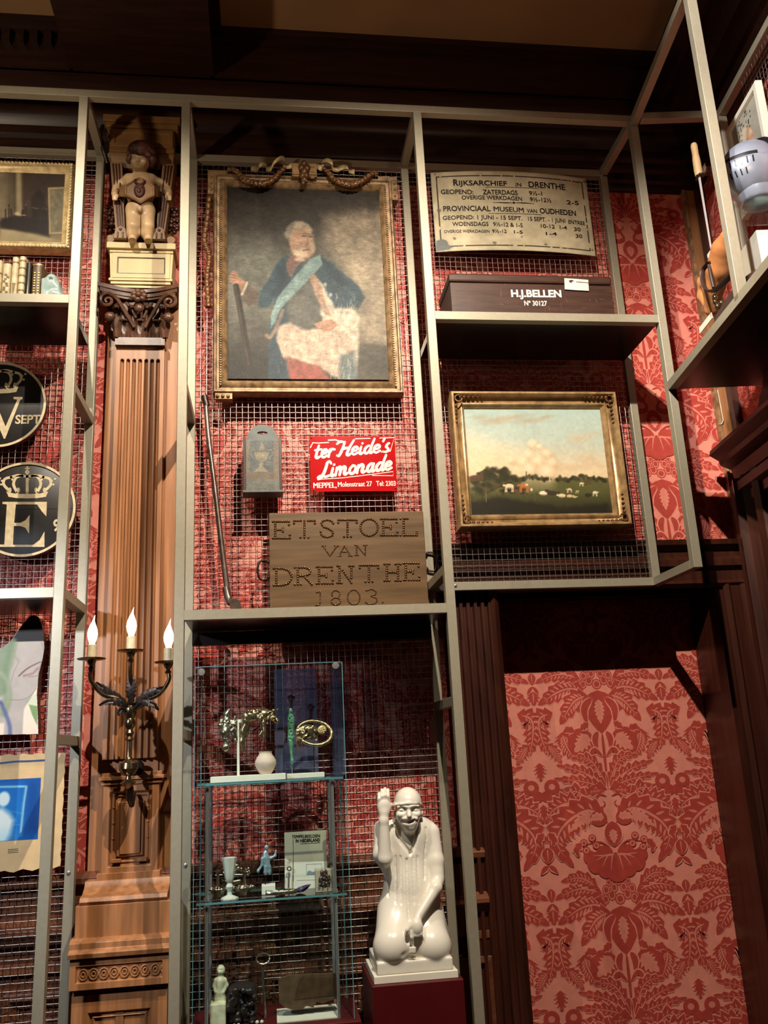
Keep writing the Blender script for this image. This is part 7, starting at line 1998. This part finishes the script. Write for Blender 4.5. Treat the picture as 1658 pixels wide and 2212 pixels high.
mb = MB(); L_, R_2 = leaf_pts([(P0[0], z2s + .006), ((P0[0] + P1[0]) / 2, z2s + .012), (P1[0], z2s + .024)], .018, 14); vs = []
for a, b in zip(L_, R_2): vs += [(a[0], yg + .075, a[1]), ((a[0] + b[0]) / 2, yg + .068, (a[1] + b[1]) / 2), (b[0], yg + .075, max(b[1], z2s)), ((a[0] + b[0]) / 2, yg + .082, (a[1] + b[1]) / 2)]
mb.add(vs, [(4 * i + k, 4 * i + (k + 1) % 4, 4 * i + 4 + (k + 1) % 4, 4 * i + 4 + k) for i in range(13) for k in range(4)])
o = mb.build('glass_shard', M['amethyst'], smooth=60); tag(o, 'pointed dark violet glass shard beside the boat dish', 'shard')
yk = yg + .16
mb = MB(); a = ui(950, 700, yk); c_ = ui(955, 500, yk); mb.tube([(a[0], yk, z2s + .004), ui(953, 540, yk)], .0022, 8); mb.tube([(c_[0] + .006 * math.cos(t), yk, c_[2] + .006 * math.sin(t)) for t in np.linspace(0, 6.28, 17)[:-1]], .0022, 6, closed=True); mb.lathe([(.008, 0), (.008, .004), (.002, .006)], (a[0], yk, z2s), 14)
o = mb.build('silver_key', M['silver'], smooth=60); tag(o, 'small upright silver ring-headed key in front of the catalogue', 'key')
ymb = yg + .06
mbx = thing('medal_box', 'small square pale box holding a dark round medal, right end of the lower shelf', 'box', (ui(1350, 700, ymb)[0], ymb, z2s))
a, b = ui(1250, 640, ymb), ui(1452, 505, ymb); zbt = b[2]; mb = MB(); mb.box(a[0], b[0], ymb, ymb + .045, z2s, zbt); mb.build('box_body', M['book_grey'], mbx, bevel=.001)
c_ = ui(1352, 630, ymb - .002); s = Sculpt((c_[0] - .025, ymb - .014, c_[2] - .025), (c_[0] + .025, ymb + .004, c_[2] + .04), .0015)
s.ell((c_[0], ymb, c_[2]), (Ri(72), .007, Ri(70)), .003); s.ell((c_[0] - .002, ymb, c_[2] + Ri(80)), (Ri(44), .006, Ri(44)), .003)
for k in range(30): s.ell((c_[0] + random.uniform(-1, 1) * Ri(60), ymb - .007, c_[2] + random.uniform(-1, 1) * Ri(60)), Ri(random.uniform(8, 16)), .001, k % 2 == 0)
s.build('medal', M['steel'], mbx)

# --- red platform at the bottom
def ub(x, y, d):
    q_ = at(*z8(x, y), d); return (q_[0], d, q_[2])
Rb = lambda v: v / (3.9476 * 690)
ysf = .13
sf = thing('stone_figure', 'small pale stone figure of a child standing on a block, left on the red platform', 'figurine', (ub(365, 2020, ysf)[0], ysf, zpl))
s = Sculpt((ub(270, 0, ysf)[0], ysf - .05, zpl - .002), (ub(470, 0, ysf)[0], ysf + .05, ub(0, 1585, ysf)[2]), .0022)
s.ell(ub(382, 1642, ysf), (Rb(36), .013, Rb(44)), .003); s.ell(ub(372, 1660, ysf - .011), (Rb(8), .004, Rb(8)), .002); s.cap(ub(378, 1690, ysf), ub(378, 1720, ysf), Rb(16), Rb(26), .004)
s.cap(ub(378, 1735, ysf), ub(370, 1815, ysf), Rb(44), Rb(38), .006, sy=.75); s.path([ub(338, 1725, ysf), ub(325, 1780, ysf), ub(335, 1825, ysf - .006)], [Rb(16), Rb(15), Rb(12)], .004); s.path([ub(418, 1722, ysf), ub(432, 1770, ysf), ub(405, 1830, ysf - .006)], [Rb(16), Rb(15), Rb(12)], .004)
s.path([ub(352, 1830, ysf), ub(350, 1890, ysf), ub(358, 1925, ysf)], [Rb(26), Rb(22), Rb(18)], .004); s.path([ub(392, 1830, ysf), ub(400, 1890, ysf), ub(396, 1930, ysf)], [Rb(26), Rb(22), Rb(18)], .004)
for x_ in (372, 392): s.ell(ub(x_, 1640, ysf - .012), (Rb(7), .003, Rb(5)), .001, True)
a, b = ub(292, 1940, ysf), ub(428, 1940, ysf); s.box((a[0], ysf - .028, zpl), (b[0], ysf + .028, ub(0, 1938, ysf)[2]), .004, .004)
s.build('body', M['stone'], sf)
yrk = .17
mb = MB(); a, b = ub(440, 1900, yrk), ub(690, 1900, yrk); s = Sculpt((a[0] - .01, .10, zpl - .002), (b[0] + .01, .25, ub(0, 1770, yrk)[2] + .01), .004)
s.box((a[0], .12, zpl), (b[0], .23, ub(0, 1840, yrk)[2]), .012, .01); s.ell(((a[0] + b[0]) / 2, .17, ub(0, 1850, yrk)[2]), ((b[0] - a[0]) * .5, .05, .02), .02)
for k in range(40): s.ell((random.uniform(a[0], b[0]), .115 + random.uniform(-.004, .004), random.uniform(zpl, ub(0, 1820, yrk)[2])), random.uniform(.006, .014), .004, k % 2 == 0)
M['dark_stone'] = mat('dark_stone', (44, 36, 34), .35, 0, .4, 30, .4)
o = s.build('stone_block', M['dark_stone']); tag(o, 'dark rough stone block lying behind the pale stone child', 'stone')
yky = .15
kx = ub(750, 1880, yky)
lk = MB(); lk.tube([(kx[0] + .003, yky, zpl + .002), ub(738, 1590, yky)], .0042, 10); cr2 = ub(742, 1545, yky)
lk.tube([(cr2[0] + Rb(56) * math.cos(t), yky + .004 * math.sin(t), cr2[2] + Rb(38) * math.sin(t)) for t in np.linspace(0, 6.28, 25)[:-1]], .0032, 7, closed=True)
for y_ in (1835, 1862): a = ub(752, y_, yky); lk.box(a[0], a[0] + .016, yky - .002, yky + .002, a[2] - .003, a[2] + .003)
a = ub(752, 1850, yky); lk.box(a[0] + .013, a[0] + .017, yky - .002, yky + .002, a[2] - .008, a[2] + .006)
o = lk.build('long_key', M['silver'], smooth=50); tag(o, 'long old iron key with oval ring standing upright on the red platform', 'key')
cd = MB(); a, b = ub(860, 2030, .10), ub(1392, 2030, .10); cd.box(a[0], b[0], .09, .24, zpl, zpl + .003); o = cd.build('white_card', M['white_board']); tag(o, 'white card under the dark ribbed fragment on the red platform', 'card')
ycb = .14
pts = [(870, 1720), (960, 1690), (1150, 1680), (1380, 1672), (1388, 1880), (1330, 1895), (1250, 1925), (1200, 1910), (1170, 1960), (1110, 1945), (1080, 1975), (1000, 1982), (930, 1960), (880, 1920)]
prof_ = [(ub(p[0], p[1], ycb)[0], max(zpl + .004, ub(p[0], p[1], ycb)[2])) for p in pts]
M['ribbed'] = mat('dark_horn', (92, 72, 52), .45, 0, .4, 40, .25)
fr_ = thing('ribbed_fragment', 'large dark ribbed fragment with scalloped lower edge standing on a white card', 'fragment', (ub(1120, 1900, ycb)[0], ycb, zpl + .003))
mb = MB(); mb.prism(prof_, ycb, ycb + .018); mb.build('slab', M['ribbed'], fr_)
mb = MB()
for k in range(34):
    x0_ = 1010 + k * 11; mb.tube(catmull([ub(x0_, 1890 - k * 1.2, ycb - .001), ub(x0_ + 16, 1800, ycb - .002), ub(min(1380, x0_ + 50), 1700, ycb - .001)], 7), .0016, 5)
mb.build('ribs', M['ribbed'], fr_, smooth=60)
for k, (x_, y_, lab) in enumerate(((495, 2012, 'white pearl bead on the red platform, left of the front pair'), (532, 2034, 'white pearl bead on the red platform, right of the front pair'), (690, 2015, 'white pearl bead on the red platform, left of the pair near the key'), (730, 2000, 'white pearl bead on the red platform, right of the pair near the key'))):
    c_ = ub(x_, y_, .085); mb = MB(); mb.ell((c_[0], .085 if k < 2 else .1, zpl + Rb(15)), Rb(16), 12); o = mb.build('pearl_bead', M['frosted'], smooth=180); tag(o, lab, 'bead', 'pearls on the red platform')
# ------------------------------------------------------------------ objects on the corner rack
def zR(x, y): return (1480 + x / 3.882, 150 + y / 3.881)
zq0 = ZQ + TB / 2
def rv(x, y, v):
    q_ = atv(*zR(x, y), v); return (q_[0], v, q_[2])
def W3(p): return side(p)
Rr = lambda v: v / (3.88 * 560)
# girl portrait in a white frame
vp = DV - .012
gu0, gu1 = rv(345, 495, vp - .02)[0], rv(592, 90, vp - .02)[0]; gzt_ = rv(592, 90, vp - .02)[2] 
gp_ = thing('white_framed_portrait', 'portrait of a child with a dark feathered headdress in a plain white frame', 'painting', side(((gu0 + gu1) / 2, vp, gzt_ - .40)))
gz0 = gzt_ - .40
mb = MB(side); mb.frame(gu0, gu1, gz0, gzt_, [(0, vp), (0, vp - .024), (.003, vp - .026), (.022, vp - .026), (.026, vp - .018), (.026, vp)]); mb.build('frame', M['white_board'], gp_)
c = Canvas(gu0 + .024, gu1 - .024, gz0 + .024, gzt_ - .024, vp - .016, (1480, 150, 3.881), .003, atv)
c.vgrad([(0, (170, 168, 154)), (1, (150, 148, 136))]); c.mul(.12, 20, 2)
c.ell((545, 560), 46, 80, (204, 156, 124), 1, .25, -.3); c.poly([(470, 620), (455, 560), (480, 500), (520, 470), (560, 520), (500, 600)], (206, 196, 172), 14, 1); c.ell((520, 540), 40, 90, (190, 144, 116), .8, .5, -.4)
for k in range(34): c.ell((random.uniform(440, 560), random.uniform(345, 480)), 13, 10, random.choice([(52, 50, 48), (34, 32, 32), (150, 146, 136)]), .9, .5)
for k in range(12): c.ell((random.uniform(440, 475), random.uniform(440, 600)), 10, 12, (48, 44, 42), .8, .5)
c.ell((520, 585), 12, 5, (70, 50, 44), .8, .5); c.ell((560, 555), 12, 5, (70, 50, 44), .8, .5); c.line([(545, 575), (550, 598)], 4, (160, 110, 88), .8); c.line([(536, 612), (564, 600)], 6, (170, 84, 76), .9)
c.poly([(460, 640), (600, 600), (680, 640), (700, 900), (420, 900)], (120, 104, 92), 20, .9)
c.build('canvas', M['canvas_flat'], gp_, T=side)
a = rv(445, 1345, .12); zrt = a[2]; ru0 = rv(440, 1345, .12)[0]
# helmet
M['helmet'] = mat('polished_steel', (172, 182, 202), .3, .5, .12, 12, .04); M['dark_steel'] = mat('dark_band', (40, 36, 40), .4, .5, .2, 30)
vh = .19
hc = rv(565, 880, vh)
hm = thing('knight_helmet', 'pale steel visored helmet with slotted face guard on a clear stand', 'helmet', side((hc[0], vh, zq0)))
hr = Rr(232)
def helm(u, v, z): return side((hc[0] - u * .20 + v * .98, vh + u * .98 + v * .20, hc[2] + z))
# local axes: face looks along -u (towards the corner) and a little to the room
mb = MB(lambda p: helm(*p))
mb.ell((0, 0, .01), (hr * 1.02, hr * .86, hr), 32); 
for v_ in range(0): pass
mb.build('skull', M['helmet'], hm, smooth=180)
mb = MB(lambda p: helm(*p))
n, m_ = 22, 12; vs = []
def shell(th, ph, k):   # th around vertical from the face direction (-u), ph elevation
    return (-hr * 1.02 * k * math.cos(ph) * math.cos(th), hr * .86 * k * math.cos(ph) * math.sin(th), .01 + hr * k * math.sin(ph))
for i in range(n + 1):
    for j in range(m_ + 1):
        th = -1.75 + 3.5 * i / n; ph = -1.25 + 1.30 * j / m_; pk = 1.05 + .10 * math.exp(-(th / .5) ** 2) * math.exp(-((ph + .35) / .5) ** 2)
        vs.append(shell(th, ph, pk))
mb.add(vs, [(i * (m_ + 1) + j, (i + 1) * (m_ + 1) + j, (i + 1) * (m_ + 1) + j + 1, i * (m_ + 1) + j + 1) for i in range(n) for j in range(m_)])
vz = mb.build('visor', M['helmet'], hm, smooth=60); so = vz.modifiers.new('thickness', 'SOLIDIFY'); so.thickness = .003
def patch(name, th0, th1, ph0, ph1, k, par, m, nn=6):
    mb = MB(lambda p: helm(*p)); vs = [shell(th0 + (th1 - th0) * i / nn, ph0 + (ph1 - ph0) * j / nn, k + .10 * math.exp(-((th0 + (th1 - th0) * i / nn) / .5) ** 2) * math.exp(-((ph0 + (ph1 - ph0) * j / nn + .35) / .5) ** 2)) for i in range(nn + 1) for j in range(nn + 1)]
    mb.add(vs, [(i * (nn + 1) + j, (i + 1) * (nn + 1) + j, (i + 1) * (nn + 1) + j + 1, i * (nn + 1) + j + 1) for i in range(nn) for j in range(nn)]); return mb.build(name, m, par, smooth=180)
patch('eye_slot', -1.2, 1.2, .03, .13, 1.064, hm, M['dark_steel'], 10)
for k in range(6):
    th = .20 + .17 * k
    patch('breath_slot', th - .022, th + .022, -.22, -.02, 1.062, vz, M['ink'], 4)
    if k < 4: patch('breath_slot', th - .02 + .09, th + .02 + .09, -.52, -.34, 1.062, vz, M['ink'], 4)
mb = MB(lambda p: helm(*p))
arc = [(hr * .10 + .25 * hr * math.sin(a) * 0 + hr * .10, -hr * .90 * math.cos(a) * 1.0, .01 + hr * 1.0 * math.sin(a)) for a in np.linspace(-1.1, math.pi + 1.1, 40)]
mb.tube(arc, .010, 8); mb.build('rim_band', M['dark_steel'], hm, smooth=60)
mb = MB(lambda p: helm(*p)); mb.lathe([(hr * .56, -hr * 1.06), (hr * .64, -hr * .98), (hr * .74, -hr * .72)], (0.01, 0, 0), 24, sy=.85); mb.build('neck_guard', M['helmet'], hm, smooth=60)
mb = MB(side)
mb.box(hc[0] - .05, hc[0] + .05, vh - .05, vh + .05, hc[2] - hr * 1.14, hc[2] - hr * 1.12); mb.box(hc[0] - .004, hc[0] + .004, vh - .05, vh + .05, zrt, hc[2] - hr * 1.14)
mb.build('clear_stand', M['glass'], hm)
# white riser under the helmet
mb = MB(side); mb.box(ru0 - .16, ru0, .18, .33, zq0, zrt); o = mb.build('display_plinth', M['white_board'], bevel=.002); tag(o, 'white display block under the knight helmet on the corner shelf', 'plinth')
# fix the stand foot on the block
# sword with wooden grip
vs_ = .15
sw = thing('sword', 'slim sword with pale wooden grip hanging upright beside the corner post', 'sword', side(rv(220, 1540, vs_)))
g0, g1 = rv(68, 625, vs_), rv(108, 900, vs_); tip = rv(226, 1540, vs_)
u_ = np.mean([g0[0], g1[0], tip[0]])
mb = MB(side); mb.tube([(u_, vs_, g0[2]), (u_, vs_, g0[2] - .01), (u_, vs_, (g0[2] + g1[2]) / 2 + .02), (u_, vs_, (g0[2] + g1[2]) / 2), (u_, vs_, g1[2] + .02), (u_, vs_, g1[2])], [.010, .013, .0125, .0145, .0155, .014], 14); mb.build('grip', M['pale_wood'] if 'pale_wood' in M else M['cream'], sw, smooth=60)
mb = MB(side); mb.box(u_ - .020, u_ + .020, vs_ - .008, vs_ + .008, g1[2] - .008, g1[2]); mb.build('guard', M['iron'], sw, bevel=.002)
mb = MB(side); mb.add([(u_ - .011, vs_, g1[2] - .006), (u_, vs_ - .004, g1[2] - .006), (u_ + .011, vs_, g1[2] - .006), (u_, vs_ + .004, g1[2] - .006), (u_ - .008, vs_, tip[2] + .03), (u_, vs_ - .003, tip[2] + .03), (u_ + .008, vs_, tip[2] + .03), (u_, vs_ + .003, tip[2] + .03), (u_, vs_, tip[2])],
    [(0, 1, 5, 4), (1, 2, 6, 5), (2, 3, 7, 6), (3, 0, 4, 7), (4, 5, 8), (5, 6, 8), (6, 7, 8), (7, 4, 8), (0, 3, 2, 1)]); mb.build('blade', M['blade_steel'], sw)
mb = MB(side); mb.box(u_ - .006, u_ + .05, vs_ + .01, .305, g1[2] + .002, g1[2] + .008); mb.box(u_ - .02, u_ + .05, vs_ + .008, vs_ + .013, g1[2] - .012, g1[2] + .020); mb.build('clear_bracket', M['acrylic'], sw)
mb = MB(side); mb.box(u_ - .014, u_ + .014, vs_ - .012, vs_ + .02, tip[2] - .010, tip[2] + .006); mb.build('foot_block', M['white_board'], sw)
mb = MB(side); mb.tube([(u_, vs_ + .01, zq0), (u_, vs_ + .01, tip[2] - .008)], .004, 8); mb.build('rod', M['white_board'], sw)
# leather holster
vl = .12
ho = thing('leather_holster', 'tan leather holster with a dark strap leaning on the corner shelf below the sword', 'holster', side((rv(250, 1800, vl)[0], vl, zq0)))
def rp(x, y, v=vl): 
    q_ = rv(x, y, v); return (q_[0], v, max(q_[2], zq0 + .008))
M['tan_leather'] = mat('tan_leather', (186, 122, 74), .42, 0, .25, 14, .12); M['dark_leather'] = mat('dark_leather_strap', (52, 34, 28), .5, 0, .3, 30, .1)
s_ = Sculpt((-.25, .03, zq0 - .002), (.45, .24, zq0 + .62), .005)
s_.path([rp(345, 1400), rp(310, 1500), rp(270, 1680), rp(235, 1830), rp(215, 2010)], [Rr(50), Rr(80), Rr(92), Rr(84), Rr(50)], .01); s_.path([rp(235, 1830), rp(150, 1780), rp(150, 1900), rp(215, 2020)], [Rr(60), Rr(46), Rr(46), Rr(40)], .012)
s_.build('body', M['tan_leather'], ho, T=side)
mb = MB(side); P = catmull([rp(205, 1610, vl - .04), rp(150, 1680, vl - .05), rp(140, 1770, vl - .06), rp(180, 1850, vl - .062), rp(250, 1850, vl - .062), rp(340, 1770, vl - .058), rp(410, 1690, vl - .05)], 30)
mb.tube(P, .011, 8, flat=.4); mb.build('strap', M['dark_leather'], ho, smooth=60)
mb = MB(side); P = catmull([rp(195, 1640, vl - .045), rp(210, 1720, vl - .05), rp(235, 1830, vl - .052)], 14); mb.tube(P, .006, 8); mb.build('seam_strap', M['dark_leather'], ho, smooth=60)
mb = MB(side)
for x_, y_, r in ((245, 1915, .013), (245, 1950, .010), (265, 1990, .012), (295, 1960, .010)): mb.ell(rp(x_, y_, vl - .055), (r, r * .8, r), 10)
mb.tube([rp(240, 1930, vl - .055), rp(280, 2010, vl - .055), rp(310, 1900, vl - .05)], .004, 6); mb.build('buckle', M['brass_dark'], ho, smooth=60)
# second dark leather piece further along
dk_ = thing('dark_leather_case', 'dark leather case lying on the corner shelf at the right edge of the photo', 'leather case', side((rv(640, 1500, .08)[0], .09, zq0)))
s_ = Sculpt((.15, .0, zq0 - .002), (.85, .2, zq0 + .35), .006)
s_.box((.20, .035, zq0), (.75, .10, zq0 + .05), .02, .01); s_.ell((.50, .068, zq0 + .06), (.2, .034, .05), .02)
s_.build('body', M['dark_leather'], dk_, T=side)
# small card and the wire under the shelf
vk = .10
a, b = rv(112, 2168, vk), rv(222, 2085, vk)
mb = MB(side); u0_ = a[0]; mb.add([], []); mb.box(min(a[0], b[0]), max(a[0], b[0]) + .001, vk, vk + .003, max(zq0, a[2]), b[2]); o = mb.build('label_card', M['white_board']); tag(o, 'small blank white card at the left end of the corner shelf', 'card')
mb = MB(); P = [at(1549, 842, WY - .03), at(1553, 862, WY - .03), at(1559, 895, WY - .03), at(1561, 908, WY - .03), at(1557, 916, WY - .03), at(1552, 916, WY - .03)]; mb.tube(catmull(P, 20), .0016, 6); o = mb.build('thin_wire', M['white_board'], smooth=60); tag(o, 'thin white wire hooked on the wooden corner strip under the shelf', 'wire')
